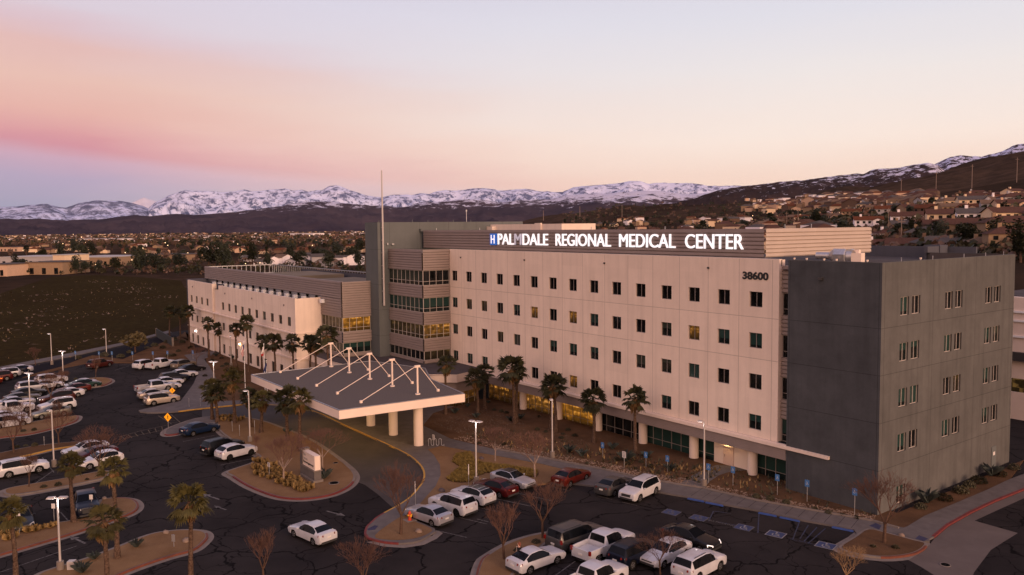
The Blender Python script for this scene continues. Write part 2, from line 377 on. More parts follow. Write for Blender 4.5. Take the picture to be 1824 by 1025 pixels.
# ------------------------------------------------------------------ hills and mountains
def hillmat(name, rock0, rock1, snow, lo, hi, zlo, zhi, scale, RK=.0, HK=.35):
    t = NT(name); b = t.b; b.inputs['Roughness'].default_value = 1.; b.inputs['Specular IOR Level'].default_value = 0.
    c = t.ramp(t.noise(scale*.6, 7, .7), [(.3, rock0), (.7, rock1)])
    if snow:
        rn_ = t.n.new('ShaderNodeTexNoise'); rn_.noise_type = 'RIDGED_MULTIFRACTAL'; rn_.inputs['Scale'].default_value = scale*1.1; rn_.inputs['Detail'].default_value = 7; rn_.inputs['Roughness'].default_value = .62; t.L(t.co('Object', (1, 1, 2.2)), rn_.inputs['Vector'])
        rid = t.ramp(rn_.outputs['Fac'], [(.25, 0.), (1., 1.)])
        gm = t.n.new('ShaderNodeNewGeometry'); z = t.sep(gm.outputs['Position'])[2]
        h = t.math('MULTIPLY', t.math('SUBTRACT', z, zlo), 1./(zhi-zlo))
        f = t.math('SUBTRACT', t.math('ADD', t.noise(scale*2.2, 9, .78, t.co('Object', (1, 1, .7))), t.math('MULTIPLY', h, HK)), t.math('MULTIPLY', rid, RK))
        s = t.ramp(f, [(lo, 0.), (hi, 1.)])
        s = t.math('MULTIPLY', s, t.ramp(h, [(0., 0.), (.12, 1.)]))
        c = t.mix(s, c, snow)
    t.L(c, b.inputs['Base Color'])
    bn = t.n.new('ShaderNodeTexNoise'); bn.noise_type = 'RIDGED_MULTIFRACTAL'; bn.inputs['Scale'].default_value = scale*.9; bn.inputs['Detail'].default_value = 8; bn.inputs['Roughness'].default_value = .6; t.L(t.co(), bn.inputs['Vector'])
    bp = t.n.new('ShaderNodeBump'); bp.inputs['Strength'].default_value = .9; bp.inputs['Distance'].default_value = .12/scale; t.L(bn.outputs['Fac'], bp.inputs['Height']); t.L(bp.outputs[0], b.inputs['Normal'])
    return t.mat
def cr(profile, x):
    for (a, ya), (b_, yb) in zip(profile, profile[1:]):
        if x <= b_: return ya+(yb-ya)*max(0, (x-a))/(b_-a)
    return profile[-1][1]
def mountain(name, prof, dr, df, db, zb, amp, freq, mat, nx=420, nt=34, sharp=1.):
    x0, x1 = prof[0][0], prof[-1][0]; mb = MB(); seed = Vector((dr*.013, 3.1, 7.7))
    T = [i/nt for i in range(nt+1)]+[1.08, 1.2, 1.4, 1.7, 2.]
    for t in T:
        for i in range(nx+1):
            px = x0+(x1-x0)*i/nx; py = cr(prof, px)+noise.fractal(Vector((px*.045, dr*.01, 0)), 1., 2., 3)*1.1
            d3 = ray(px, py); h = hypot(d3.x, d3.y)
            wob = 1+.10*noise.noise(Vector((px*.02, 5, dr)))
            rd = df*wob+(dr-df*wob)*t if t <= 1 else dr+(db-dr)*(t-1)
            zr = CAM.z+d3.z/h*dr
            e = min(1, (px-x0)/30, (x1-px)/30) if True else 1
            p = Vector((d3.x/h, d3.y/h, 0))*rd
            if t <= 1:
                s = t**1.35*(1-.25*sin(pi*t))
                n = noise.ridged_multi_fractal(Vector((p.x*freq, p.y*freq, 0))+seed, 1.0, 2.1, 6, 1., 2.)-1.1
                z = zb+(zr-zb)*s+amp*n*(sin(pi*min(t, .97)**.8)**.8)
                z = min(z, zb+(zr-zb)*(.12+.88*t)+amp*.4*(1-t))
            else: z = zb+(zr-zb)*max(0, 1-(t-1))
            mb.v.append((CAM.x+p.x, CAM.y+p.y, z))
    n = nx+1
    for a in range(len(T)-1):
        for i in range(nx): mb.f.append((a*n+i, a*n+i+1, (a+1)*n+i+1, (a+1)*n+i)); mb.m.append(0); mb.sm.append(True)
    o = mb.build(name, mat); tag(o, kind='structure'); return o
SNOW = (.68, .68, .78)
PA = [(264,371),(275,362),(300,349),(322,341),(330,338.5),(345,341),(368,340),(400,343),(418,341),(435,338),(448,341),(463,340.5),(488,338),(508,335.5),(523,340),(538,337.5),(551,340.5),(574,339),(586,331.7),(599,330),(609,333),(627,340.5),(642,345),(652,348),(667,350.6),(682,352),(697,347),(723,347),(733,348),(748,344),(765,346),(778,341),(793,339),(813,340.5),(841,336),(860,335),(888,339),(913,338),(936,336),(951,339),(976,340),(1001,342.5),(1021,334),(1041,331.7),(1077,329),(1107,326),(1122,322.5),(1140,323),(1157,328),(1170,325),(1195,323.4),(1213,325.4),(1233,326),(1258,331),(1278,332),(1304,331),(1340,330),(1352,328),(1366,328),(1400,332),(1500,336),(1700,345)]
PA0 = [(-300,366),(-120,369),(0,370),(30,368),(50,365),(84,362),(105,367),(118,370),(140,362),(175,357),(195,357),(215,357.5),(240,363),(256,368),(280,378),(330,384)]
PW = [(200,372),(235,360),(246,356),(256,352),(266,355),(276,358),(300,368),(330,378)]
PB = [(-500,385),(0,390),(70,390),(116,392),(176,391),(239,383),(265,385.4),(315,381),(345,383),(403,379.6),(450,374),(498,367.8),(521,362.7),(541,360.7),(564,358.7),(591,360),(614,360.7),(642,362.7),(662,366),(695,367),(702,369.5),(728,367),(758,358.7),(778,360),(816,355.7),(860,355.7),(888,361),(938,355.7),(976,355.7),(1001,349.4),(1026,346.8),(1089,343),(1117,340.5),(1137,339.3),(1165,339.8),(1193,341.8),(1213,346),(1236,345.6),(1262,343),(1300,352),(1400,372)]
PC = [(1150,374),(1200,362),(1240,350),(1278,337),(1300,334),(1351,329),(1400,323.4),(1429,321.4),(1495,312.7),(1538,309),(1558,301.5),(1604,299),(1630,293),(1653,290.3),(1670,294.6),(1696,312),(1711,322),(1760,345),(1900,380)]
PD = [(1560,340),(1620,310),(1667,291.8),(1688,281.7),(1711,276.8),(1748,277.4),(1782,268.8),(1805,257.3),(1824,253),(1900,238),(2000,222),(2200,215),(2500,230)]
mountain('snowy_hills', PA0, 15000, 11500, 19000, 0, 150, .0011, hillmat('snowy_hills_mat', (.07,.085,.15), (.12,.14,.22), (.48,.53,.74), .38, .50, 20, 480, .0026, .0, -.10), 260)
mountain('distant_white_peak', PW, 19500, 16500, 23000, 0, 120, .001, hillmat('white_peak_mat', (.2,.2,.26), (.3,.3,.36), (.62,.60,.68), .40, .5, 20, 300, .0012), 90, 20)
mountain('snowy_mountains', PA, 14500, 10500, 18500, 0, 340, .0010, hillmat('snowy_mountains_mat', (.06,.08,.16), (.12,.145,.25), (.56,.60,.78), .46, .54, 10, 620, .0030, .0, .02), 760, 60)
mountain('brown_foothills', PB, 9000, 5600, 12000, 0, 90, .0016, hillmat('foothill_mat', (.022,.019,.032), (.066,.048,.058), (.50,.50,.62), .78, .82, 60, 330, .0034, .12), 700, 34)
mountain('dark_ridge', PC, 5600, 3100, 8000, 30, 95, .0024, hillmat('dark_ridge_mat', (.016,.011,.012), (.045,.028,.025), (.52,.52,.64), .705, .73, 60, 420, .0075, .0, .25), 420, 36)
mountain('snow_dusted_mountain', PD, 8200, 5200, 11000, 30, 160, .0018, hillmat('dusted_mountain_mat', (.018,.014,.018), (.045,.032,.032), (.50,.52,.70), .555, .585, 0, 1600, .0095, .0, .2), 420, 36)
# ------------------------------------------------------------------ site: pavement, beds, walks, islands
def poly(name, pts, z, mat, kind='structure', z0=None, side=None):
    mb = MB(); mb.prism(pts, z-.3 if z0 is None else z0, z, 0, None if side is None else 1)
    o = mb.build(name, [mat] if side is None else [mat, side]); tag(o, kind=kind); return o
def sheet(name, pts, z, mat):
    mb = MB(); mb.add([(x, y, z) for x, y in pts], [tuple(range(len(pts)))])
    o = mb.build(name, mat); me = o.data
    if me.polygons[0].normal.z < 0: me.flip_normals()
    return tag(o, kind='structure')
def smooth(pts, n=4, closed=True):
    out = []; N = len(pts); rng = range(N if closed else N-1)
    for i in rng:
        p0, p1, p2, p3 = (pts[(i+k-1) % N] if closed else pts[max(0, min(N-1, i+k-1))] for k in range(4))
        for j in range(n):
            t = j/n
            out.append(tuple(.5*((2*p1[a])+(-p0[a]+p2[a])*t+(2*p0[a]-5*p1[a]+4*p2[a]-p3[a])*t*t+(-p0[a]+3*p1[a]-3*p2[a]+p3[a])*t**3) for a in (0, 1)))
    if not closed: out.append(pts[-1])
    return out
def inset(pts, w):
    n = len(pts); ar = sum(pts[i][0]*pts[(i+1) % n][1]-pts[(i+1) % n][0]*pts[i][1] for i in range(n)); s = 1 if ar > 0 else -1
    out = []
    for i in range(n):
        a = Vector(pts[i])-Vector(pts[i-1]); b = Vector(pts[(i+1) % n])-Vector(pts[i])
        if a.length < 1e-6 or b.length < 1e-6: out.append(tuple(pts[i])); continue
        a.normalize(); b.normalize(); na = Vector((-a.y, a.x)); nb = Vector((-b.y, b.x)); m = na+nb
        if m.length < .2: m = na
        m.normalize(); k = w/max(.45, m.dot(na)); q = Vector(pts[i])+m*k*s; out.append((q.x, q.y))
    return out
def island(outline, mat=None, cw=.22, gutter=.45, name='planter_island', sm=4, paint=()):
    pts = smooth(outline, sm) if sm > 1 else outline
    if gutter: sheet('gutter_pan', inset(pts, -gutter), .006, M['curb'])
    o = poly('island_curb', pts, .15, M['curb'])
    inn = inset(pts, cw)
    mb = MB(); mb.add([(x, y, .17+.03*noise.noise(Vector((x, y, 0)))) for x, y in inn], [tuple(range(len(inn)))])
    p = mb.build(name, mat or M['dg'])
    if p.data.polygons[0].normal.z < 0: p.data.flip_normals()
    tag(p, kind='structure')
    for a, b, m in paint:   # painted part of the curb by outline vertex indices
        ribbon(pts, int(a*sm), int(b*sm), m, inset(pts, .16))
    return pts
def ribbon(pts, a, b, m, inn):
    mb = MB(); n = len(pts); o2 = inset(pts, -.004)
    for i in range(a, b):
        p, q = o2[i % n], o2[(i+1) % n]; r, s = inn[i % n], inn[(i+1) % n]
        mb.quad((*p, .01), (*q, .01), (*q, .154), (*p, .154)); mb.quad((*p, .154), (*q, .154), (*s, .154), (*r, .154))
    tag(mb.build('curb_paint', M[m]), kind='structure')
def line(name, pts, w, mat, z=.012):
    mb = MB()
    for (x0, y0), (x1, y1) in zip(pts, pts[1:]):
        d = Vector((x1-x0, y1-y0)); d.normalize(); n = Vector((-d.y, d.x))*w/2
        mb.quad((x0-n.x, y0-n.y, z), (x0+n.x, y0+n.y, z), (x1+n.x, y1+n.y, z), (x1-n.x, y1-n.y, z))
    o = mb.build(name, mat)
    for p in o.data.polygons:
        if p.normal.z < 0: o.data.flip_normals(); break
    return tag(o, kind='structure')
fieldpts = GL((-420,690),(-120,678),(0,655),(60,643),(127,630),(216,611),(262,599),(300,589),(330,575),(345,560))+[(-135,40)]+GL((330,514),(322,500),(250,494),(160,490),(90,494),(40,510),(-50,540),(-300,600))
sheet('scrub_field', fieldpts, -.02, M['field'])
lotpts = GL((-420,720),(-120,690),(0,658),(60,646),(127,633),(216,613),(262,600))+[(-150,-12),(-140,10),(-60,60),(40,75),(110,60),(150,-20),(130,-120),(40,-150),(-60,-130)]
sheet('parking_lot', lotpts, 0, M['asphalt'])
sheet('side_road', GL((-200,706),(0,665),(60,652),(127,638),(216,619),(262,606),(300,597),(318,600),(290,610),(219,640),(150,640),(107,655),(0,684),(-200,730)), .006, M['asphaltnew'])
poly('pavement', GL((-200,694),(0,655),(60,643),(127,630),(216,612),(262,600),(300,590),(306,593),(262,604),(218,616),(127,636),(60,649),(0,662),(-200,704)), .14, M['concrete'])
# lane under the canopy
curbline = GL((387,726),(431,722),(470,722),(510,726),(557,734),(608,757),(659,780),(700,799),(727,813),(742,825),(751,836),(754.5,848),(752,860),(746,869),(738,879),(728,889),(714,899),(700,907),(683,916),(670,924),(660,933),(652,941),(648.6,951.5),(651,957),(657,962),(682.6,968.5),(710,971),(735.6,969),(750,965),(764,957),(776,949.5),(774,944))
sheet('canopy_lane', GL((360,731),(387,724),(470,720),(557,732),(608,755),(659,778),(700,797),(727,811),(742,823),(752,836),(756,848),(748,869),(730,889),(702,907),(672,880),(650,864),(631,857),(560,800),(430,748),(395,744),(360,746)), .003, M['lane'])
# plaza + crescent walk + point island share one curb
plaza = curbline+GL((733,927),(728,922),(732,914),(743,906),(758,889),(776,869),(785,849),(783.5,830),(773,813),(762,803),(786,796))+GL((753,760))+[(-33,-10),(-36.5,-1),(-60,-2),(-64,-12),(-66,-16.2)]+GL((530,700),(454,714),(387,722))
poly('plaza_walk', plaza, .14, M['concrete'])
n0 = 0
ci = inset(curbline, .18); co = inset(curbline, -.006)
def curbpaint(i0, i1, m):
    mb = MB(); a = smooth(curbline[i0:i1], 3, False); b = smooth(ci[i0:i1], 3, False)
    # ensure the painted strip is on the kerb top and its face
    for k in range(len(a)-1):
        mb.quad((*a[k], .146), (*a[k+1], .146), (*b[k+1], .146), (*b[k], .146)); 
        c0 = Vector(a[k])+(Vector(a[k])-Vector(b[k])).normalized()*.012; c1 = Vector(a[k+1])+(Vector(a[k+1])-Vector(b[k+1])).normalized()*.012
        mb.quad((c0.x, c0.y, .01), (c1.x, c1.y, .01), (*a[k+1], .146), (*a[k], .146))
    tag(mb.build('curb_paint', M[m]), kind='structure')
# orientation of inset for an open line: flip when it lands outside
test = Vector(ci[12])-Vector(curbline[12]); 
if (Vector(G(780, 830)[:2])-Vector(curbline[12])).dot(test) < 0: ci = inset(curbline, -.18)
curbpaint(0, 19, 'yellow'); curbpaint(18, 27, 'red')
pt = smooth(GL((667.5,957.5),(708,927),(724,922),(736,931),(768,945),(764,953),(745,961),(720,965),(690,965)), 3)
mb = MB(); mb.add([(x, y, .16) for x, y in pt], [tuple(range(len(pt)))]); o = mb.build('planter_island', M['dg']); 
if o.data.polygons[0].normal.z < 0: o.data.flip_normals()
tag(o, kind='structure')
sheet('gutter_pan', GL((652,966),(683,974),(720,976.5),(755,971),(778,960),(789,950),(778,945),(770,955),(735,965),(690,962)), .007, M['curb'])
sheet('tactile_mat', GL((654,946),(667,939),(674,940),(668,947),(656,948)), .146, M['tactile'])
# front walk along the building
wu = GL((753,760),(803,784),(882,803),(968,819),(1070,838.6),(1146,856),(1208,866.5),(1251,873),(1352,896),(1453,914),(1554,932),(1600,945),(1622,941))
wl = GL((786,796),(841,806),(963,828),(1010,840),(1020,846),(986,859),(1000,862),(1057,868),(1115,872),(1173,879),(1226,888),(1289,901),(1352,912.5),(1428,929),(1521,946),(1526,953),(1503,976))
poly('front_walk', wu+GL((1560,958),(1540,952))+wl[::-1], .144, M['concrete'])
poly('building_bed', [(-36,1.6),(-36.5,-1),(-33,-10)]+wu+[(24.4,1.6)], .11, M['dgdark'])
mb = MB()
for a, b in zip(wu[2:-2], wu[3:-1]):      # low curb between the bed and the walk
    d = Vector((b[0]-a[0], b[1]-a[1])).normalized(); n = Vector((-d.y, d.x))*.16
    mb.prism([a, b, (b[0]+n.x, b[1]+n.y), (a[0]+n.x, a[1]+n.y)], .0, .26)
tag(mb.build('bed_curb', M['curb']), kind='structure')
poly('door_path', GL((1208,867),(1236,848),(1262,836),(1277,831))+[(7.2,1.6),(9.0,1.6)]+GL((1302,842),(1281,849),(1264,860),(1253,873.5)), .15, M['concrete'])
crescent_bed = GL((762,803),(773,813),(783.5,830),(785,849),(776,869),(758,889),(743,906),(732,914),(728,921),(760,914),(800,902),(845,888),(890,876),(935,868),(972,864),(985,858),(1018,846),(1008,840),(963,829),(841,807),(786,797))
poly('crescent_bed', crescent_bed, .155, M['dg'])
poly('mulch_patch', smooth(GL((812,812),(838,808),(845,822),(862,828),(900,832),(940,838),(958,842),(955,853),(925,852),(900,851),(868,845),(850,851),(835,862),(808,862),(795,856),(806,846),(820,835),(806,826)), 2), .19, M['dgmulch'])
# right side: walk, curb, apron, beds
poly('side_bed', [(24.6,-1)]+GL((1568,935),(1585,941),(1616,942),(1647,922),(1705,898),(1759,875),(1799,856))+[(24.6,27)], .118, M['dgdark'])
rw = GL((1610,943),(1616,941),(1647,922),(1705,898),(1759,875),(1799,856),(1880,826),(1900,846),(1824,874),(1772,895),(1730,915),(1689,938),(1664,959),(1650,966),(1618,950))
poly('side_walk', rw, .146, M['concrete'])
poly('corner_walk', GL((1540,946),(1560,932),(1612,944),(1655,960),(1656,968),(1634,966),(1595,955),(1548,943)), .147, M['concrete'])
rc = GL((1664,959.5),(1689,938.5),(1730,915.5),(1772,895.5),(1824,874.5),(1900,846.5)); rc2 = GL((1659,958),(1686,936),(1727,913),(1770,893),(1823,872),(1899,844))
mb = MB()
for k in range(5): mb.quad((*rc[k], .15), (*rc[k+1], .15), (*rc2[k+1], .15), (*rc2[k], .15)); mb.quad((*rc[k], .005), (*rc[k+1], .005), (*rc[k+1], .15), (*rc[k], .15))
tag(mb.build('curb_paint', M['red']), kind='structure')
sheet('apron', GL((1664,960),(1689,939),(1730,916),(1772,896),(1824,875),(1900,848),(1915,856),(1824,888),(1775,910),(1736,928),(1813,950),(1765,980),(1735,1020),(1720,1060),(1640,1010),(1618,998),(1640,985),(1655,972)), .008, M['apron'])
sheet('tactile_mat', GL((1548,940),(1560,935),(1570,940),(1566,947)), .15, M['tactile'])
sheet('tactile_mat', GL((1630,963),(1637,957),(1653,963),(1646,968)), .151, M['tactile'])
# islands (photo outlines on the ground)
I = {}
I['corner'] = island(GL((1494,977),(1520,960),(1545,945),(1585,953),(1630,965),(1652,972),(1640,985),(1614,993),(1569,996),(1515,988)), M['dgdark'], sm=3, paint=((5.6,8.0,'orangered'),))
I['sign'] = island(GL((403,843),(414,851),(440,867),(473,881),(500,888.5),(530,891),(562,889),(595,882),(620,870),(632,857),(631,844),(615,828),(590,809),(562,790),(532,775),(500,763),(470,752),(430,744),(398,746),(386,753),(390,768),(410,784),(436,800),(462,815),(455,824),(430,833)), paint=((1,8.8,'red'),))
I['tongue'] = island(GL((292,774),(297,766),(318,757),(345,748),(372,744),(392,747),(386,757),(360,764),(320,774),(300,777)), M['concrete'], sm=3, paint=((7.5,9.9,'red'),))
I['lowerleft'] = island(GL((0,991),(76,969),(126,954),(166,941),(209,926),(227,920),(243,911),(247,901),(237,892),(212,889),(182,892),(172,905),(161,921),(124,930),(101,934),(0,954),(-90,974),(-90,1014)), paint=((0,9.3,'orangered'),))
I['bottom'] = island(GL((60,1030),(161,995),(214,975),(265,955),(303,948),(340,946.5),(363,949),(371,957),(364,968),(345,982),(303,994),(252,1011),(200,1032),(140,1060),(90,1060)), paint=((6.5,13,'orangered'),))
I['mid'] = island(GL((6,880),(15,872),(76,861),(121,853),(176,842),(196,842),(190,852),(160,860),(121,868),(50,881),(18,884)))
I['yellow'] = island(GL((-40,818),(0,809),(58,797),(100,792),(137,789),(141,793),(130,797),(96,802),(58,811),(0,824),(-60,838)), M['dgdark'], sm=3, paint=((5.5,10.2,'yellow'),))
I['lot'] = island(GL((-60,793),(0,781),(51,775),(101,763),(132,753),(140,746),(138,742),(126,743),(76,750),(0,765),(-60,778)), paint=((0,6.5,'orangered'),))
I['lotend'] = island(GL((119,690),(135,680),(160,675),(186,674),(199,678),(196,683),(180,689),(150,692)), paint=((3,6,'orangered'),))
I['lower'] = island(GL((850,1040),(855,1004),(870,990),(900,972.5),(930,961),(957,954),(985,949.5),(1003,949),(985,962),(955,985),(930,1006),(900,1040)), sm=3, paint=((.3,2.2,'orangered'),))
# beds by the far lot and the wing
poly('west_bed', GL((40,674),(71,664),(107,655),(140,642),(165,634),(219,641),(290,611),(318,600),(345,612),(352,640),(350,653),(330,649),(294,648),(162,647),(125,654),(70,668)), .12, M['dgdark'])
poly('wing_bed', GL((372,655),(385,680),(372,700),(357,719),(387,722),(454,714),(530,700))+[(-66,-16.2),(-112,-16.2)]+GL((366,640)), .125, M['dgdark'])
poly('wing_front_bed', GL((318,600),(345,607),(372,617))+[(-112,-16.2),(-127,-16.2)]+GL((330,592)), .1, M['dgdark'])
poly('wing_path', GL((322,716),(334,700),(345,685),(352,668),(347,652),(328,634),(365,628),(384,627),(374,637),(363,641),(374,655),(387,680),(374,700),(357,720)), .148, M['concrete'])
poly('lower_walk', smooth(GL((247,733),(275,727),(322,716),(357,718),(454,714),(456,717),(431,722),(387,726),(330,733),(304,736),(262,737)), 2), .15, M['concrete'])
mb = MB(); q = GL((454,717.5),(431,722),(387,726.5),(345,731),(318,734.5)); 
for a, b in zip(q, q[1:]):
    d = Vector((b[0]-a[0], b[1]-a[1])).normalized(); n = Vector((-d.y, d.x))*.1
    mb.prism([(a[0]-n.x, a[1]-n.y), (b[0]-n.x, b[1]-n.y), (b[0]+n.x, b[1]+n.y), (a[0]+n.x, a[1]+n.y)], 0, .156)
tag(mb.build('curb_paint', M['yellow']), kind='structure')
# painted markings
for k, (a, b) in enumerate((((282,741),(306,756)), ((304,738),(322,754)))): line('crosswalk_line', GL(a, b), .12, M['lineyellow'])
for t in (.15, .38, .6, .82):
    a = (282+24*t, 741+15*t); b = (304+18*t-3, 738+16*t+2); line('crosswalk_line', GL(a, b), .1, M['lineyellow'])
line('crosswalk_line', GL((211,779),(250,768),(297,758)), .12, M['lineyellow']); line('crosswalk_line', GL((211,784),(250,775),(292,766)), .12, M['lineyellow'])
for t in range(7): line('crosswalk_line', GL((216+t*12, 778-t*2.9), (224+t*11, 783-t*2.6)), .1, M['lineyellow'])
for i, (cx, cy) in enumerate(((1196,913),(1245,923),(1325,940),(1382,952),(1471,972))):   # wheelchair pads
    c = G(cx, cy); ax = Vector((cos(R(15)), sin(R(15)))); ay = Vector((-ax.y, ax.x)); f = lambda u, v: (c.x+ax.x*u+ay.x*v, c.y+ax.y*u+ay.y*v)
    sheet('stall_pad_border', [f(-.72, -.62), f(.72, -.62), f(.72, .62), f(-.72, .62)], .012, M['lineworn'] if i < 3 else M['linewhite'])
    sheet('stall_pad', [f(-.65, -.55), f(.65, -.55), f(.65, .55), f(-.65, .55)], .016, M['padblue'])
    mb = MB(); z = .02
    def disc(u, v, r, r2=0, a0=0, a1=2*pi):
        n = 18
        for k in range(n):
            a, b = a0+(a1-a0)*k/n, a0+(a1-a0)*(k+1)/n
            mb.quad((*f(u+r2*cos(a), v+r2*sin(a)), z), (*f(u+r*cos(a), v+r*sin(a)), z), (*f(u+r*cos(b), v+r*sin(b)), z), (*f(u+r2*cos(b), v+r2*sin(b)), z))
    disc(-.05, .38, .09); disc(.02, -.12, .30, .22, R(140), R(395))
    def seg(a, b, w=.035):
        d = Vector((b[0]-a[0], b[1]-a[1])).normalized(); n = Vector((-d.y, d.x))*w
        mb.quad((*f(a[0]-n.x, a[1]-n.y), z), (*f(b[0]-n.x, b[1]-n.y), z), (*f(b[0]+n.x, b[1]+n.y), z), (*f(a[0]+n.x, a[1]+n.y), z))
    seg((-.05,.30), (0,-.05)); seg((-.03,.14), (.2,.12)); seg((0,-.05), (.24,-.06)); seg((.24,-.06), (.34,-.36)); seg((.34,-.36),(.44,-.33))
    tag(mb.build('wheelchair_symbol', M['linewhite'] if i > 1 else M['lineworn']), kind='structure')
nw = GL((1226,888),(1289,901),(1352,912.5),(1428,929),(1521,946))
def stop(a, b):
    A, B = G(*a), G(*b); A.z = B.z = 0
    th = thing('wheel_stop', 'blue painted concrete wheel stop against the front walk', 'wheel stop', A, atan2(B.y-A.y, B.x-A.x), 'blue wheel stops')
    L = (B-A).length; m = MB(); m.add([(0,-.16,.02),(L,-.16,.02),(L,.0,.02),(0,.0,.02),(.06,-.13,.15),(L-.06,-.13,.15),(L-.06,-.03,.15),(.06,-.03,.15)], [(4,5,6,7),(0,1,5,4),(1,2,6,5),(2,3,7,6),(3,0,4,7)])
    m.build('stop_block', M['blue'], th); return th
lab = ['leftmost blue wheel stop beside the white SUV stall', 'second blue wheel stop from the left, end to end with the first', 'third blue wheel stop from the left, beyond the no parking hatching', 'fourth blue wheel stop from the left', 'rightmost blue wheel stop next to the corner planter']
for l, s in zip(lab, (((1225,889),(1255,895)), ((1257,896),(1289,902.5)), ((1351,914.5),(1384,921)), ((1389,922.5),(1425,930)), ((1482,940),(1521,948)))): stop(*s)['label'] = l
for a, b in (((1271,911),(1302,915)), ((1278,930),(1310,936)), ((1271,911),(1262,929)), ((1424,930),(1412,962)), ((1470,942),(1440,968)), ((1440,936),(1425,960)), ((1455,940),(1432,965)), ((1352,915),(1350,950))): line('hatch_line', GL(a, b), .1, M['lineblue'])
def gtext(s, px, py, h, rz, mat, name='pavement_lettering', z=.014):
    cu = bpy.data.curves.new('t', 'FONT'); cu.body = s; cu.size = h; cu.align_x = 'CENTER'; ob = bpy.data.objects.new('t', cu)
    dg = bpy.context.evaluated_depsgraph_get(); me = bpy.data.meshes.new_from_object(ob); bpy.data.objects.remove(ob); bpy.data.curves.remove(cu)
    me.name = name; me.materials.append(mat); o = mko(name, me, None, G(px, py)+Vector((0,0,z))); o.rotation_euler.z = rz; return tag(o, kind='structure')
gtext('NO PARKING', 1283, 933, .42, R(14), M['lineworn']); gtext('NO PARKING', 1431, 967, .36, R(14), M['lineblue'])
def aline(a, b, m='lineworn', w=.1): line('stall_line', GL(a, b), w, M[m])
for a, b in (((985,868),(1012,874)), ((1065,884),(1090,890)), ((1108,895),(1135,901)), ((745,938),(832,958)), ((850,925),(870,930)), ((772,912),(868,934)), ((815,896),(900,915)), ((860,884),(945,902)), ((904,875),(985,893)),
             ((990,1025),(1025,1000)), ((1040,1028),(1078,1004)), ((326,787),(382,776)), ((352,806),(405,796)), ((393,829),(456,816)), ((52,869),(96,838)), ((85,869),(92,876)), ((108,913),(125,932)), ((51,926),(63,943)),
             ((0,1020),(137,973)), ((70,663),(150,650)), ((60,670),(120,655)), ((0,812),(0,812.5)), ((75,815),(96,842)), ((230,652),(205,660)), ((215,650),(255,650)), ((130,662),(165,660)), ((250,722),(282,716)), ((262,738),(300,736))): aline(a, b)
for (px, py, s) in ((375,885,1.2),(392,905,.8),(598,915,1.),(138,962,1.1)):      # worn arrows
    c = G(px, py); a = R(196 if px != 598 else 20); f = lambda u, v: (c.x+(u*cos(a)-v*sin(a))*s, c.y+(u*sin(a)+v*cos(a))*s)
    mb = MB(); mb.add([(*f(-1.2,-.09), .012), (*f(.3,-.09), .012), (*f(.3,.09), .012), (*f(-1.2,.09), .012), (*f(.3,-.32), .012), (*f(1.2,0), .012), (*f(.3,.32), .012)], [(0,1,2,3),(4,5,6)]); tag(mb.build('lane_arrow', M['lineworn']), kind='structure')
for i in range(7):      # far dashes of the lane line bottom left
    pass
# walk score lines
for i in range(14):
    t = i/14; a = wu[6].__class__ and (wu[7][0]+(wu[10][0]-wu[7][0])*t, wu[7][1]+(wu[10][1]-wu[7][1])*t); b = (a[0]+.75, a[1]-2.45)
    line('walk_joint', [a, b], .03, M['asphaltnew'], .149)
# ------------------------------------------------------------------ main building
B = thing('hospital_building', 'five storey cream and slate grey hospital with lit sign letters on its ribbed roof screen', 'hospital')
X0, X1 = -44.2, 13.6
WX = [-42.875+3.849*i for i in range(15)]; WZ = [17.72, 13.71, 9.69, 5.69]
def wallgrid(mb, axis, c, u0, u1, z0, z1, holes, depth, m=0, mr=1, flip=False):
    """a wall sheet at axis=c with real openings; holes = (ua,ub,za,zb); reveals go back by depth"""
    us = sorted({u0, u1, *[h[0] for h in holes], *[h[1] for h in holes]}); zs = sorted({z0, z1, *[h[2] for h in holes], *[h[3] for h in holes]})
    P = (lambda u, d, z: (u, c+d, z)) if axis == 1 else (lambda u, d, z: (c-d, u, z))
    for a, b in zip(us, us[1:]):
        for e, f in zip(zs, zs[1:]):
            if any(h[0] <= a+1e-6 and h[1] >= b-1e-6 and h[2] <= e+1e-6 and h[3] >= f-1e-6 for h in holes): continue
            mb.quad(P(a,0,e), P(b,0,e), P(b,0,f), P(a,0,f), m)
    for a, b, e, f in holes:
        mb.quad(P(a,0,e), P(a,depth,e), P(a,depth,f), P(a,0,f), mr); mb.quad(P(b,0,f), P(b,depth,f), P(b,depth,e), P(b,0,e), mr)
        mb.quad(P(a,0,e), P(b,0,e), P(b,depth,e), P(a,depth,e), mr); mb.quad(P(a,0,f), P(a,depth,f), P(b,depth,f), P(b,0,f), mr)
def ribbed(mb, axis, c, u0, u1, z0, z1, out, pitch=.30, dep=.10, m=0):
    if pitch > .25: pitch = .40; dep = .15
    """horizontal ribbed cladding; out = +1/-1 direction of the face along the axis"""
    n = max(1, round((z1-z0)/pitch)); h = (z1-z0)/n
    P = (lambda u, d, z: (u, c+d*out, z)) if axis == 1 else (lambda u, d, z: (c+d*out, u, z))
    prof = []
    for i in range(n):
        z = z0+i*h; prof += [(0, z), (0, z+h*.10), (dep, z+h*.22), (dep*.75, z+h*.96), (0, z+h)]
    prof.append((0, z1))
    for (d0, a), (d1, b) in zip(prof, prof[1:]): mb.quad(P(u0,d0,a), P(u1,d0,a), P(u1,d1,b), P(u0,d1,b), m)
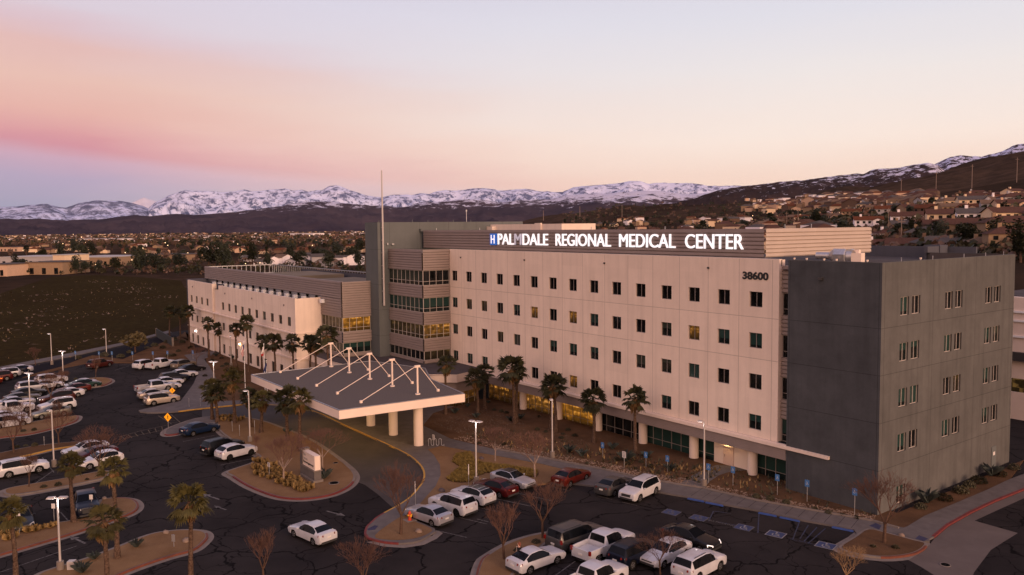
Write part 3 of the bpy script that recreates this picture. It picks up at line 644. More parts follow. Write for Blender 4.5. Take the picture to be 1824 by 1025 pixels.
def winmesh(w, h, fr, mull=(0,), transom=None):
    f = MB(); t = .05
    f.box(-w/2,-.02,0, -w/2+t,.05,h); f.box(w/2-t,-.02,0, w/2,.05,h); f.box(-w/2+t,-.02,0, w/2-t,.05,t); f.box(-w/2+t,-.02,h-t, w/2-t,.05,h)
    for x in mull: f.box(x-.028,-.022,t, x+.028,.04,h-t)
    if transom: f.box(-w/2+t,-.018,transom-.025, w/2-t,.045,transom+.025)
    p = MB(); p.quad((-w/2+t,.03,t), (w/2-t,.03,t), (w/2-t,.03,h-t), (-w/2+t,.03,h-t))
    mf = f.mesh('window'); mf.materials.append(fr); mp = p.mesh('pane'); mp.materials.append(M['gdark']); return mf, mp
def win(ms, parent, loc, rz, gl, name='window'):
    o = mko(name, ms[0], parent, loc); o.rotation_euler.z = rz; p = mko('pane', ms[1], o); setmat(p, gl); return o
W15 = winmesh(1.5, 1.5, M['frame']); WR = winmesh(1.45, 1.62, M['framegrey'])
GM = {'d': M['gdark'], 't': M['gteal'], 'g': M['gteal2'], 'L': M['lit'], 'D': M['litdim']}
rows = ['ddddddddddddddd', 'tDDdtLdLtttdgDtt'[:15], 'tddDgdttdtgttdd', 'tttDgddLdddttdt']
rows[1] = 'tDDdtLdLtdddgLt'[:13]+'tt'
rows[1] = 'tDDdtLdLtddgLtt'
rows[2] = 'tddDgdtttdggtdd'; rows[3] = 'tttDdddLddttddt'
holes = [(x-.75, x+.75, z-.75, z+.75) for x in WX for z in WZ]
mb = MB(); wallgrid(mb, 1, 0, X0, X1, 4.25, 21.62, holes, .2)
mb.box(X0, .35, 4.25, X1-.25, .36, 21.3, 1)                       # back of wall so openings stay dark
mb.quad((X1,0,4.25), (X1,.9,4.25), (X1,.9,21.62), (X1,0,21.62), 1)   # right return
mb.box(X0, .001, 21.62, X1, .45, 21.68, 1); mb.box(X0, .3, 21.0, X1, .45, 21.62, 1)
mb.build('facade_wall', [M['beige'], M['cream']], B)
for r, z in enumerate(WZ):
    for i, x in enumerate(WX): win(W15, B, (x, .17, z-.75), 0, GM[rows[r][i]])
mb = MB(); mb.add([(X0,.45,20.9),(X1+1.5,.45,20.9),(X1+1.5,30,20.9),(-54.6,30,20.9),(-54.6,.45,20.9)], [(0,1,2,3,4)]); mb.build('main_roof', M['roofgrey'], B)
# small wall-mounted fixtures under the roofline
for px, py in ((821,459),(934.5,463.5),(1077,469),(1262,477.5)):
    p = PY(px, py, 0); MB().box(-.1,-.12,-.1,.1,0,.1).build('wall_camera', M['darkmetal'], B, (p.x, -.0, p.z))
MB().box(-.18,-.3,-.12,.18,0,.1).build('wall_camera', M['darkmetal'], B, (18.2,-.32,20.1))
# recessed ribbed column with tall windows
tall = [(16.35,18.49), (12.33,14.5), (8.3-.0,12.35-2.0), (6.45-2.1,6.45)]
tall = [(16.35,18.49), (12.33,14.47), (8.32,10.44), (4.3,6.47)]
mb = MB(); zz = [4.2]+[v for t in tall[::-1] for v in t]+[21.0]
for a, b in zip(zz[0::2], zz[1::2]):
    if b-a > .2: mb = MB(); ribbed(mb, 1, .55, X1, 14.8, a, b, -1, .34, .09); mb.build('ribbed_panel', M['metal'], B)
MB().box(X1, .55, 21.0, 14.8, 1.2, 21.05).build('panel_cap', M['metal'], B)
for k, (a, b) in enumerate(tall):
    ms = winmesh(1.12, b-a, M['frame'], (), .62); win(ms, B, (14.22, .62, a), 0, M['gdark'] if k != 3 else M['gteal'], 'tall_window')
# grey block
GX0, GX1, GY0, GY1, GT = 14.8, 23.83, -.32, 25.4, 21.62
mb = MB(); mb.quad((GX0,GY0,-.1), (GX1,GY0,-.1), (GX1,GY0,GT), (GX0,GY0,GT)); mb.quad((GX0,1.8,-.1), (GX0,GY0,-.1), (GX0,GY0,GT), (GX0,1.8,GT)); mb.build('slate_wall', M['grey'], B)
RY = [3.47, 5.42, 11.45, 13.40, 19.6, 21.52]; RZ = [17.78, 13.77, 9.76, 5.76]
hl = [(y-.72, y+.72, z-.81, z+.81) for y in RY for z in RZ]+[(2.75, 4.19, .35, 1.97)]
mb = MB(); wallgrid(mb, 0, GX1, GY0, GY1, -.1, GT, hl, .2); mb.quad((GX1-.3,GY0,0), (GX1-.3,GY1,0), (GX1-.3,GY1,GT), (GX1-.3,GY0,GT), 1)
mb.build('side_wall', [M['greyside'], M['greyside']], B)
rg = 'tdddddddtddd' 'tttdtt' 'ttddtd'
k = 0; rgm = {0: 'tddddd', 1: 'tttdtg', 2: 'ttdDtd', 3: 'tdtdtd'}
for r, z in enumerate(RZ):
    for i, y in enumerate(RY): win(WR, B, (GX1-.16, y, z-.81), R(90), GM[rgm[r][i]])
win(WR, B, (GX1-.16, 3.47, .35), R(90), M['gteal'])
mb = MB(); mb.quad((GX1,GY1,-.1), (GX0,GY1,-.1), (GX0,GY1,GT), (GX1,GY1,GT))
mb.box(GX0, GY0, GT, GX1, GY0+.3, GT+.05); mb.box(GX1-.3, GY0+.3, GT, GX1, GY1-.3, GT+.05); mb.box(GX0, GY1-.3, GT, GX1, GY1, GT+.05)
mb.box(GX0, GY0+.3, 20.6, GX0+.01, GY0+.31, GT)
mb.build('parapet', M['greyside'], B)
mb = MB(); mb.quad((GX0-1,GY0+.3,20.75), (GX1-.3,GY0+.3,20.75), (GX1-.3,GY1-.3,20.75), (GX0-1,GY1-.3,20.75)); 
mb.box(GX0+.5, GY1-.31, 20.75, GX1-.3, GY1-.3, GT+.0); mb.build('block_roof', M['roofgrey'], B)
mb = MB(); mb.box(-1, 30, 20.9, 18, 30.3, 22.2); mb.box(14.5, 25.4, 20.9, 14.9, 30, 22.3); mb.box(13.2,28,21,15,29.8,22.4); mb.build('rear_parapet', M['greywing'], B)
# louvre door on the right side and its lamp
mb = MB(); mb.box(GX1, 21.2, .1, GX1+.05, 22.2, 2.3); mb.build('service_door', M['greytower'], B); MB().box(GX1+.05, 21.5, 1.4, GX1+.06, 21.9, 1.75).build('door_notice', M['signwhite'], B)
# ground floor: glazing, columns, ledge, ribbed band
GYW = 1.6
mb = MB(); ribbed(mb, 1, -.35, -37.4, 14.78, 2.78, 3.9, -1, .16, .03); mb.quad((-37.4,-.35,2.78), (14.78,-.35,2.78), (14.78,GYW,2.78), (-37.4,GYW,2.78)); mb.quad((14.78,-.39,2.78), (14.78,-.33,2.78), (14.78,-.33,3.9), (14.78,-.39,3.9)); mb.build('ribbed_band', M['metal'], B)
MB().box(-37.4, -.55, 3.9, 19.3, -.325, 4.2).box(-37.4,-.32,3.9,14.78,-.001,4.24).build('ledge', M['cream'], B)
bays = [(-36.5,-28.7),(-28.3,-21.4),(-20.7,-13.6),(-13.0,-6.0),(-5.3,1.6),(2.3,4.82),(10.0,14.7)]
glz = ['litlobby','lit','litbright','gdark','gteal','gteal','gteal']
mb = MB(); mb.box(4.82, GYW-.05, -.05, 10.0, GYW+.1, 2.8)
for (a, b), (c, d) in zip(bays, bays[1:]):
    if c-b > .1 and c < 5: mb.box(b, GYW, -.05, c, GYW+.2, 2.8)
mb.build('ground_wall', M['cream'], B)
for j, (a, b) in enumerate(bays):
    n = max(2, round((b-a)/1.3)); w = b-a
    ms = winmesh(w, 2.75, M['frame'], [-w/2+w*i/n for i in range(1, n)], .8)
    o = win(ms, B, ((a+b)/2, GYW, -.03), 0, M[glz[j]], 'storefront_window')
mb = MB(); mb.box(6.05, GYW-.12, .0, 7.35, GYW-.05, 2.1); dd = mb.build('exit_door', mk('door_paint', (.60,.44,.36), .6), B); MB().box(-.02,-.03,0,.02,.0,.25).build('door_handle', M['darkmetal'], dd, (6.25, GYW-.12, .95)); MB().box(5.95, GYW-.3, 2.1, 7.45, GYW-.05, 2.2).build('door_hood', M['cream'], B)
MB().box(6.55, GYW-.3, 2.45, 6.9, GYW-.05, 2.6).build('door_lamp', M['lampwarm'], B)
for k in range(6):
    x = 10.1-7.5*k
    c = MB().tube((x,.95,-.05), (x,.95,2.78), .5, n=28); c.build('column', M['beigeplain'], B)
# left bay with ribbon windows
BX, BY, BXL = -44.2, -4.7, -54.7
bz = [(16.38,18.58), (12.36,14.52), (8.4,10.52), (5.2,6.55)]
mb = MB(); zz = [4.7]+[v for t in bz[::-1] for v in t]+[21.62]
for a, b in zip(zz[0::2], zz[1::2]): ribbed(mb, 1, BY, BXL, BX, a, b, -1, .30, .08); ribbed(mb, 0, BX, BY, 0, a, b, 1, .30, .08)
mb.box(BXL, BY, 21.62, BX, BY+.25, 21.7); mb.box(BX-.25, BY+.25, 21.62, BX, 0, 21.7); mb.box(BXL+.1, BY+.9, 4.7, BX-.9, 0, 21.2)
mb.build('ribbed_bay', M['metal'], B)
mb = MB(); mb.quad((BXL,BY+.3,21.1), (BX-.3,BY+.3,21.1), (BX-.3,.45,21.1), (BXL,.45,21.1)); mb.build('bay_roof', M['roofgrey'], B)
bg = [('gteal2','gdark'), ('gteal','gteal'), ('litdim','lit'), ('gdark','litdim')]
for (a, b), (g1, g2) in zip(bz, bg):
    w = BX-BXL-.1; ms = winmesh(w, b-a, M['framegrey'], [-w/2+w*i/8 for i in range(1, 8)], .6 if b-a > 1.8 else None); win(ms, B, ((BX+BXL)/2, BY+.08, a), 0, M[g1], 'ribbon_window')
    w = 4.6; ms = winmesh(w, b-a, M['framegrey'], [-w/2+w*i/4 for i in range(1, 4)], .6 if b-a > 1.8 else None); win(ms, B, (BX-.08, BY+2.35, a), R(90), M[g2], 'ribbon_window')
# tower
TXr, TXl, TYf, TT = -54.6, -58.9, -6.58, 25.85
mb = MB(); mb.quad((TXl,TYf,0), (TXr,TYf,0), (TXr,TYf,TT), (TXl,TYf,TT)); mb.quad((TXr,TYf,0), (TXr,22,0), (TXr,22,TT), (TXr,TYf,TT)); mb.quad((TXl,22,0), (TXl,TYf,0), (TXl,TYf,TT), (TXl,22,TT)); mb.quad((TXl,TYf,TT), (TXr,TYf,TT), (TXr,22,TT), (TXl,22,TT))
for y in (-6.3,-.3,2.6,7.5,11.): mb.box(TXr-.2, y, TT, TXr-.1, y+.08, TT+.35)
mb.build('stair_tower', M['greytower'], B)
mb = MB(); mb.path([(-54.15,-5.9,12.8), (-54.15,-5.9,25.5), (-54.15,-5.9,33.9)], [.16,.15,.10], 8)
for z in range(13, 26, 2): mb.box(-54.6,-5.98,z, -54.1,-5.82,z+.12)
mb.build('vent_pipe', M['polepaint'], B); mb = MB(); mb.box(-54.6,-4.3,22.3,-54.2,-3.9,22.5); mb.box(-54.6,-5.1,22.3,-54.3,-4.9,22.6); mb.build('wall_light', M['galv'], B)
mb = MB(); mb.tube((-54.45,1.2,21.3), (-54.45,1.2,24.6), .07); mb.box(-54.6,.9,24.3,-54.1,1.6,24.75); mb.build('conduit', M['greytower'], B)
mb = MB(); mb.tube((-56,11,25.8), (-56,11,27.6), .05); mb.tube((-56,11,27.6), (-56,11,27.9), .14); mb.build('roof_mast', M['galv'], B)
# roof screens
mb = MB(); ribbed(mb, 1, 1.2, -53.6, 11.1, 21.7, 24.46, -1, .30, .09); mb.box(-53.6,1.2,24.46,11.1,1.5,24.52); mb.quad((-53.6,1.3,21.7),(-53.6,1.3,24.46),(-53.6,6,24.46),(-53.6,6,21.7)); mb.build('roof_screen', M['metal'], B)
mb = MB(); ribbed(mb, 0, 11.1, 1.2, 20.2, 21.75, 24.48, 1, .30, .09); mb.box(10.8,1.5,24.48,11.1,20.2,24.54); mb.quad((11.1,20.2,21.7), (8,20.2,21.7), (8,20.2,24.46), (11.1,20.2,24.46)); mb.build('roof_screen', M['metallit'], B)
mb = MB(); mb.box(-58.5,15,21,-35.7,22,25.35); mb.box(-42,14.7,21,-40.5,15,25.5); mb.box(-54.6,14.2,21,-53,15,25.0); mb.build('penthouse', M['beigeplain'], B)
for x in (-50,-38,-26,-14,-2): MB().box(x,1.3,24.5,x+.06,1.36,24.85).build('roof_antenna', M['galv'], B)
for y in (4.5,9,13.5): MB().box(11.0,y,24.5,11.06,y+.06,24.95).build('roof_antenna', M['galv'], B)
for y in (3,8.5,14.5,19,23): MB().box(23.65,y,21.6,23.7,y+.05,22.0).build('roof_antenna', M['galv'], B)
# exhaust fan on the grey block
f0 = on(1500, 452, 1, 9.0); F = thing('exhaust_fan', 'large galvanised exhaust fan and duct on the slate block roof', 'fan', (19.2, 7.2, 20.75), R(12))
def wpx(px, py, y): return PY(px, py, y)
F.location = (PY(1500, 452, 5.5).x, 5.5, 20.75); F.rotation_euler.z = R(14)
mb = MB(); mb.tube((-2.4,0,1.15), (-1.1,0,1.15), .33, n=16); mb.tube((-1.15,0,1.15), (-.7,0,1.15), .35, .72, 12); mb.build('duct', M['galv'], F)
mb = MB(); mb.tube((-.7,0,1.12), (.35,0,1.12), .74, .74, 6, smooth=False); mb.tube((.35,0,1.12), (.6,0,1.12), .74, .45, 6, smooth=False); mb.build('plenum', M['galv'], F)
mb = MB(); mb.tube((.75,-.3,1.1), (.75,.35,1.1), .72, n=20); mb.tube((.5,0,1.1), (1.0,0,1.1), .62, n=20); mb.build('fan_scroll', M['galv'], F)
mb = MB(); mb.box(1.0,-.6,.15,1.9,.6,1.45); mb.box(1.05,-.3,1.45,1.6,.3,1.75); mb.build('motor_box', M['cream'], F)
mb = MB()
for x in (-.6,.3,1.0,1.8):
    for y in (-.5,.5): mb.box(x-.05,y-.05,0,x+.05,y+.05,.5)
mb.box(-.7,-.6,.02,1.95,.6,.14); mb.build('support_frame', M['galv'], F)
for i, (px, py) in enumerate(((1415,459),(1437,460),(1468,458),(1490,459),(1545,459),(1640,452))):
    p = on(px, py, 1, 4.5 if px < 1600 else 12); p.z = 20.75
    t = thing('roof_vent', ['short white roof vent nearest the ribbed screen','short roof vent second from the ribbed screen','roof vent under the big fan duct','small vent beside the big fan','roof vent right of the big fan','lone roof vent toward the right parapet'][i], 'vent', p)
    MB().tube((0,0,0), (0,0,.75), .06).build('pipe', M['galv'], t); MB().tube((0,0,.75), (0,0,.9), .11).build('cap', M['cream'], t)
# ------------------------------------------------------------------ lettering
def text3(s, x0, x1, y, z0, h, mat, parent, name, depth=.12, bold=.018, rz=0, font=None):
    cu = bpy.data.curves.new('t', 'FONT'); cu.body = s; cu.size = 1; cu.extrude = depth/2; cu.offset = bold; cu.resolution_u = 6
    ob = bpy.data.objects.new('t', cu); me = bpy.data.meshes.new_from_object(ob); bpy.data.objects.remove(ob); bpy.data.curves.remove(cu)
    xs = [v.co.x for v in me.vertices]; ys = [v.co.y for v in me.vertices]; ax, bx, ay, by = min(xs), max(xs), min(ys), max(ys)
    for v in me.vertices:
        u = x0+(v.co.x-ax)/(bx-ax)*(x1-x0); w = z0+(v.co.y-ay)/(by-ay)*h; d = -v.co.z; v.co = (u, y+d, w)
    me.name = name; me.materials.append(mat); return mko(name, me, parent)
SY = .98
SH = 1.5
def word(letters, x0, x1, zb):
    """letters given with per-letter material so a failing one can differ"""
    cu = bpy.data.curves.new('t', 'FONT'); cu.size = 1; cu.body = ''.join(l for l, _ in letters); ob = bpy.data.objects.new('t', cu)
    me = bpy.data.meshes.new_from_object(ob); tot = max(v.co.x for v in me.vertices)-min(v.co.x for v in me.vertices); off = min(v.co.x for v in me.vertices)
    parts = []
    for i, (l, m) in enumerate(letters):
        cu.body = ''.join(k for k, _ in letters[:i+1]); bpy.context.view_layer.update(); a = bpy.data.meshes.new_from_object(ob); e1 = max(v.co.x for v in a.vertices)-off
        cu.body = l; b = bpy.data.meshes.new_from_object(ob); w = max(v.co.x for v in b.vertices)-min(v.co.x for v in b.vertices); parts.append((l, m, e1-w, e1))
    bpy.data.objects.remove(ob); bpy.data.curves.remove(cu); s = (x1-x0)/tot
    for l, m, a, b in parts:
        text3(l, x0+a*s, x0+b*s, SY, zb, SH, m, B, 'sign_letter', .16, .0)
n_ = M['letter']; dm = M['letterdim']
word([(c, dm if i == 3 else n_) for i, c in enumerate('PALMDALE')], -32.95, -21.9, 22.50)
word([(c, n_) for c in 'REGIONAL'], -20.3, -10.2, 22.50)
word([(c, n_) for c in 'MEDICAL'], -8.75, -.15, 22.50)
word([(c, n_) for c in 'CENTER'], 1.25, 8.75, 22.50)
hs = MB(); hs.box(-34.75, .86, 22.42, -33.3, 1.1, 24.02); hb = hs.build('hospital_emblem', M['blueglow'], B); text3('H', -34.45, -33.6, .82, 22.62, 1.2, M['letter'], hb, 'emblem_letter', .06, .0)
text3('38600', 9.45, 12.44, -.03, 19.62, .78, M['black'], B, 'street_number', .05, .04)
# ------------------------------------------------------------------ left wing
Wg = thing('hospital_wing', 'three storey cream hospital wing with grey recess and long ribbed roof screen behind the palms', 'hospital wing', (0,0,0))
WY = -16.0; EX0, EX1 = -109.4, -65.4
topx = [-102.66+3.84*i for i in range(10)]; farx = [-124.58+3.85*i for i in range(4)]
def wh(xs, zc, w=.75, h=.75): return [(x-w, x+w, zc-h, zc+h) for x in xs]
gxs = [-102.76+3.84*i for i in range(10)]
allx = topx
mb = MB(); wallgrid(mb, 1, WY, -105.2, EX1, 0, 13.75, wh(allx, 9.84)+wh(allx, 5.75)+wh(gxs, 1.3, .75, .95), .14)
mb.quad((EX1,WY,0), (EX1,-11.5,0), (EX1,-11.5,13.75), (EX1,WY,13.75), 1); mb.quad((-105.2,WY+1,0), (-105.2,WY,0), (-105.2,WY,13.75), (-105.2,WY+1,13.75), 1)
wallgrid(mb, 1, WY, -127.2, -109.4, 0, 13.85, wh(farx, 9.92)+wh(farx, 5.75)+wh(farx, 1.3, .75, .95), .14)
mb.quad((-109.4,WY,0), (-109.4,WY+1,0), (-109.4,WY+1,13.85), (-109.4,WY,13.85), 1)
mb.box(-105.2, WY+.001, 13.75, EX1, WY+.3, 13.8, 1); mb.box(-127.2, WY+.001, 13.85, -109.4, WY+.3, 13.9, 1); mb.box(-105,WY+.3,12.9,EX1-.25,WY+.31,13.75,1)
mb.box(-127, WY+.4, 0, EX1-.3, WY+.41, 12.9, 1)
mb.build('wing_wall', [M['beigew'], M['beigeplain']], Wg)
mb = MB(); mb.box(-105.6, WY-.35, 7.95, EX1+.3, WY-.003, 8.15); mb.box(EX1+.003, WY-.35, 7.95, EX1+.3, -11.5, 8.15); mb.box(-127.2, WY-.35, 7.95, -108.8, WY-.003, 8.15); mb.box(-108.8,WY-.35,7.95,-105.6,WY+.5,8.15)
mb.box(-127.2, WY-.3, 3.8, EX1+.25, WY-.003, 3.98); mb.box(EX1+.003, WY-.3, 3.8, EX1+.25, -11.5, 3.98)
mb.build('wing_ledge', M['cream'], Wg)
mb = MB(); mb.box(-109.4, WY+.9, 0, -105.2, WY+1.2, 13.95); mb.box(-129.6, WY+.4, 0, -127.2, WY+4, 13.95); mb.box(-129.6, WY+4, 0, -129.3, 5, 13.9); mb.build('wing_recess', M['greywing'], Wg)
for xs, z in ((topx, 9.84), (farx, 9.92), (topx, 5.75), (farx, 5.75)):
    for i, x in enumerate(xs): win(W15, Wg, (x, WY+.12, z-.75), 0, random.choice([M['gdark'], M['gdark'], M['gteal']]))
WG19 = winmesh(1.5, 1.9, M['frame'])
for x in gxs+farx: win(WG19, Wg, (x, WY+.12, .35), 0, M['gdark'])
mb = MB(); mb.quad((-129,WY+.3,12.9), (EX1,WY+.3,12.9), (EX1,4.5,12.9), (-129,4.5,12.9)); mb.build('wing_roof', M['roofgrey'], Wg)
# penthouse band and long ribbed screen
mb = MB(); mb.box(-128.5,-11.1,12.9,-57.9,-10.9,13.95); mb.build('clerestory_wall', M['galv'], Wg)
for i in range(16):
    x = -122+i*3.85; MB().box(x-.34,-11.25,13.4,x+.34,-11.1,13.9).build('roof_slot', M['well'], Wg); MB().box(x-.42,-12.1,12.92,x+.42,-11.5,13.52).build('drain_cap', M['white'], Wg)
mb = MB(); ribbed(mb, 1, -11.5, -129.5, -57.5, 13.95, 16.6, -1, .3, .08); mb.box(-129.5,-11.5,16.6,-57.5,-11.2,16.66); mb.quad((-129.5,-11.4,13.9), (-57.5,-11.4,13.9), (-57.5,-10.9,13.9), (-129.5,-10.9,13.9)); mb.quad((-129.5,-11.2,13.95),(-57.5,-11.2,13.95),(-57.5,-11.2,16.6),(-129.5,-11.2,16.6)); mb.build('wing_screen', M['metal'], Wg)
mb = MB(); ribbed(mb, 1, -11.5, EX1, -57.5, 10.95, 13.9, -1, .3, .08); ribbed(mb, 1, -11.5, EX1, -57.5, 6.98, 8.72, -1, .3, .08); ribbed(mb, 1, -11.5, EX1, -57.5, 4.7, 5.3, -1, .3, .08); ribbed(mb, 0, -57.5, -11.5, TYf, 4.7, 5.3, 1, .3, .08)
for a, b in ((10.95,13.95), (13.95,16.6), (6.98,8.72)): ribbed(mb, 0, -57.5, -11.5, TYf+.0, a, b, 1, .3, .08)
mb.build('corner_cladding', M['metal'], Wg)
for (a, b, g1, g2) in ((8.72,10.95,'litdim','litbright'), (5.3,6.98,'gteal2','gteal')):
    w = 7.8; ms = winmesh(w, b-a, M['framegrey'], [-w/2+w*i/6 for i in range(1, 6)], .6 if b-a > 2 else None); win(ms, Wg, (-61.45, -11.42, a), 0, M[g1], 'ribbon_window')
    w = 4.8; ms = winmesh(w, b-a, M['framegrey'], [-w/2+w*i/4 for i in range(1, 4)], .6 if b-a > 2 else None); win(ms, Wg, (-57.58, -9.05, a), R(90), M[g2], 'ribbon_window')
mb = MB(); y = 4.3
mb.box(-130.5,y,16.45,-58.9,y+.12,16.6); mb.box(-129.5,-11.2,16.45,-129.38,y,16.6); mb.box(-130.5,y,14.6,-58.9,y+.08,14.7); mb.box(-129.5,-11.2,14.6,-129.4,y,14.7)
for i in range(60): x = -130+i*1.2; mb.box(x,y+.02,12.9,x+.1,y+.1,16.45)
for i in range(14): mb.box(-129.48,-11+i*1.1,12.9,-129.38,-10.9+i*1.1,16.45)
mb.build('screen_frame', M['galv'], Wg)
MB().quad((-112,4.25,13),(-58.9,4.25,13),(-58.9,4.25,16.2),(-112,4.25,16.2)).build('rear_screen', M['greywing'], Wg)
mb = MB(); mb.box(-104,-7,12.9,-88,3.2,16.0); mb.box(-82,-9.5,12.9,-59.2,2.5,15.7); mb.build('plant_room', mk('plant_room_paint', (.19,.155,.115), .9, var=.1, vs=.3), Wg)
mb = MB()
for px, py in ((343.5,511),(401,523),(449,532),(506,544)):
    p = PY(px, py, WY); mb.box(p.x-.08,WY-.1,p.z-.15,p.x+.08,WY-.002,p.z+.15)
mb.build('wall_camera', M['darkmetal'], Wg)
MB().box(-121.9,WY-.3,2.9,-121.5,WY-.003,3.2).build('wall_lamp', M['lampwhite'], Wg)
MB().box(-93.0,WY-.3,3.25,-92.7,WY-.003,3.5).build('wall_lamp', M['lampwarm'], Wg)
# ------------------------------------------------------------------ link roof between canopy and building
Lk = thing('entrance_link', 'low flat link roof with ribbed cladding between the entrance canopy and the tower', 'link building', (0,0,0))
lk = [(-35.2,-1.2), (-33.9,-5.6), (-40.6,-12.8), (-57.4,-14.5), (-65.2,-14.0), (-65.2,-11.6), (-57.4,-11.6), (-57.4,-6.6), (-54.62,-6.6), (-54.62,-4.85), (-44.05,-4.85), (-44.05,-.06), (-36.0,-.06)]
mb = MB(); mb.prism(lk, 4.55, 4.68, 0, 1, True); mb.build('link_roof', [M['roofgrey'], M['cream']], Lk)
mb = MB(); mb.prism(lk[:3]+lk[3:5]+lk[5:], 3.55, 4.5, 0, 0); mb.build('link_fascia', M['cream'], Lk)
mb = MB(); lk2 = inset(lk, .25); mb.prism(lk2, 2.0, 3.55, 0, 0, True); mb.build('link_cladding', M['metal'], Lk)
lk3 = inset(lk, .6); mb = MB(); mb.prism(lk3, 0.1, 2.0, 0, 0); mb.build('link_glazing', M['litlobby'], Lk)
mb = MB(); n = len(lk3); pth = lk3[:4]
for a, b in zip(pth, pth[1:]):
    k = max(2, int(hypot(b[0]-a[0], b[1]-a[1])/1.2))
    for i in range(k+1): x = a[0]+(b[0]-a[0])*i/k; y = a[1]+(b[1]-a[1])*i/k; mb.tube((x,y,.1), (x,y,2.0), .06, n=4)
    mb.tube((*a,.85), (*b,.85), .05, n=4)
mb.build('link_mullions', M['frame'], Lk)
# ------------------------------------------------------------------ entrance canopy
Cp = thing('entrance_canopy', 'flat grey gravelled entrance canopy with white fascia, round columns and five cable-stayed masts', 'canopy', (0,0,0))
ZC = 6.0
A_, B_, D_ = G(604,732,ZC), G(828,702,ZC), G(447,668,ZC)
cpl = [(A_.x,A_.y), (B_.x,B_.y)]+GL()+[(G(768,676,ZC).x, G(768,676,ZC).y), (-34.5,-10.2), (-44.8,-13.2), (D_.x+.2,-17.0), (D_.x, D_.y)]
mb = MB(); mb.prism(cpl, 5.08, 6.0, 0, 1, True); mb.build('canopy_slab', [M['roofgravel'], M['cream']], Cp)
ins = inset(cpl, .14); mb = MB()
for i in range(len(cpl)):
    a, b = cpl[i], cpl[(i+1) % len(cpl)]; c, d = ins[(i+1) % len(cpl)], ins[i]
    mb.quad((*a,6.06), (*b,6.06), (*c,6.06), (*d,6.06)); mb.quad((*d,6.06), (*c,6.06), (*c,5.995), (*d,5.995))
mb.build('roof_edge', M['galv'], Cp)
cols = [(-20.2,-19.7), (-26.2,-19.7), (-32.1,-19.7), (-38.0,-19.7), (-43.9,-19.6)]
nearx, farx2 = -26.9, -17.0
for i, (x, y) in enumerate(cols):
    MB().tube((x,y,.1), (x,y,5.08), .54, n=32).build('column', M['beigeplain'], Cp)
    m = MB().tube((x,y,6.0), (x,y,9.2), .11, n=12); m.tube((x,y,6.0), (x,y,6.12), .3, n=12); m.box(x-.1,y-.35,9.1,x+.1,y+.35,9.35); ms_ = m.build('mast', M['cream'], Cp)
    MB().tube((x,y,6.12),(x,y,6.2),.16,n=10).build('mast_collar', M['galv'], ms_)
    for ey in (nearx+.1, farx2):
        m = MB().tube((x,y+(.3 if ey > y else -.3),9.2), (x,ey,6.15), .042, n=6); m.box(x-.12,ey-.14,6.0,x+.12,ey+.14,6.28); m.build('stay_rod', M['cream'], Cp)
for x in (-22,-28,-34,-40):
    for y in (-26.5,-22.5): MB().tube((x,y,5.04), (x,y,5.075), .22, n=16).build('downlight', M['lampwarm'], Cp)
# ------------------------------------------------------------------ vehicles
def paint(name, col, metal=.0, rough=.32):
    t = NT(name); b = t.b; b.inputs['Roughness'].default_value = rough; b.inputs['Metallic'].default_value = metal; b.inputs['Coat Weight'].default_value = .5 if max(col) > .3 else .12; b.inputs['Specular IOR Level'].default_value = .5 if max(col) > .3 else .22; b.inputs['Coat Roughness'].default_value = .06
    f = t.noise(1.2, 4, .6); t.L(t.ramp(f, [(.3, tuple(v*.82 for v in col)), (.7, col)]), b.inputs['Base Color']); return t.mat
P = {'white': paint('white_car_paint', (.50,.50,.53)), 'silver': paint('silver_car_paint', (.36,.36,.40), .4), 'grey': paint('grey_car_paint', (.075,.072,.072), .4), 'greyg': paint('green_grey_car_paint', (.15,.15,.13), .5),
     'black': paint('black_car_paint', (.008,.008,.010)), 'navy': paint('navy_car_paint', (.004,.006,.016), .2), 'blue': paint('blue_car_paint', (.006,.016,.045), .2), 'red': paint('dark_red_car_paint', (.06,.006,.007), .2), 'orange': paint('rust_red_car_paint', (.085,.010,.006), .2),
     'beige': paint('champagne_car_paint', (.42,.35,.29), .4), 'green': paint('dark_green_car_paint', (.012,.035,.030), .2), 'maroon': paint('brown_red_car_paint', (.05,.010,.008), .2), 'gold': paint('bronze_car_paint', (.17,.14,.11), .5)}
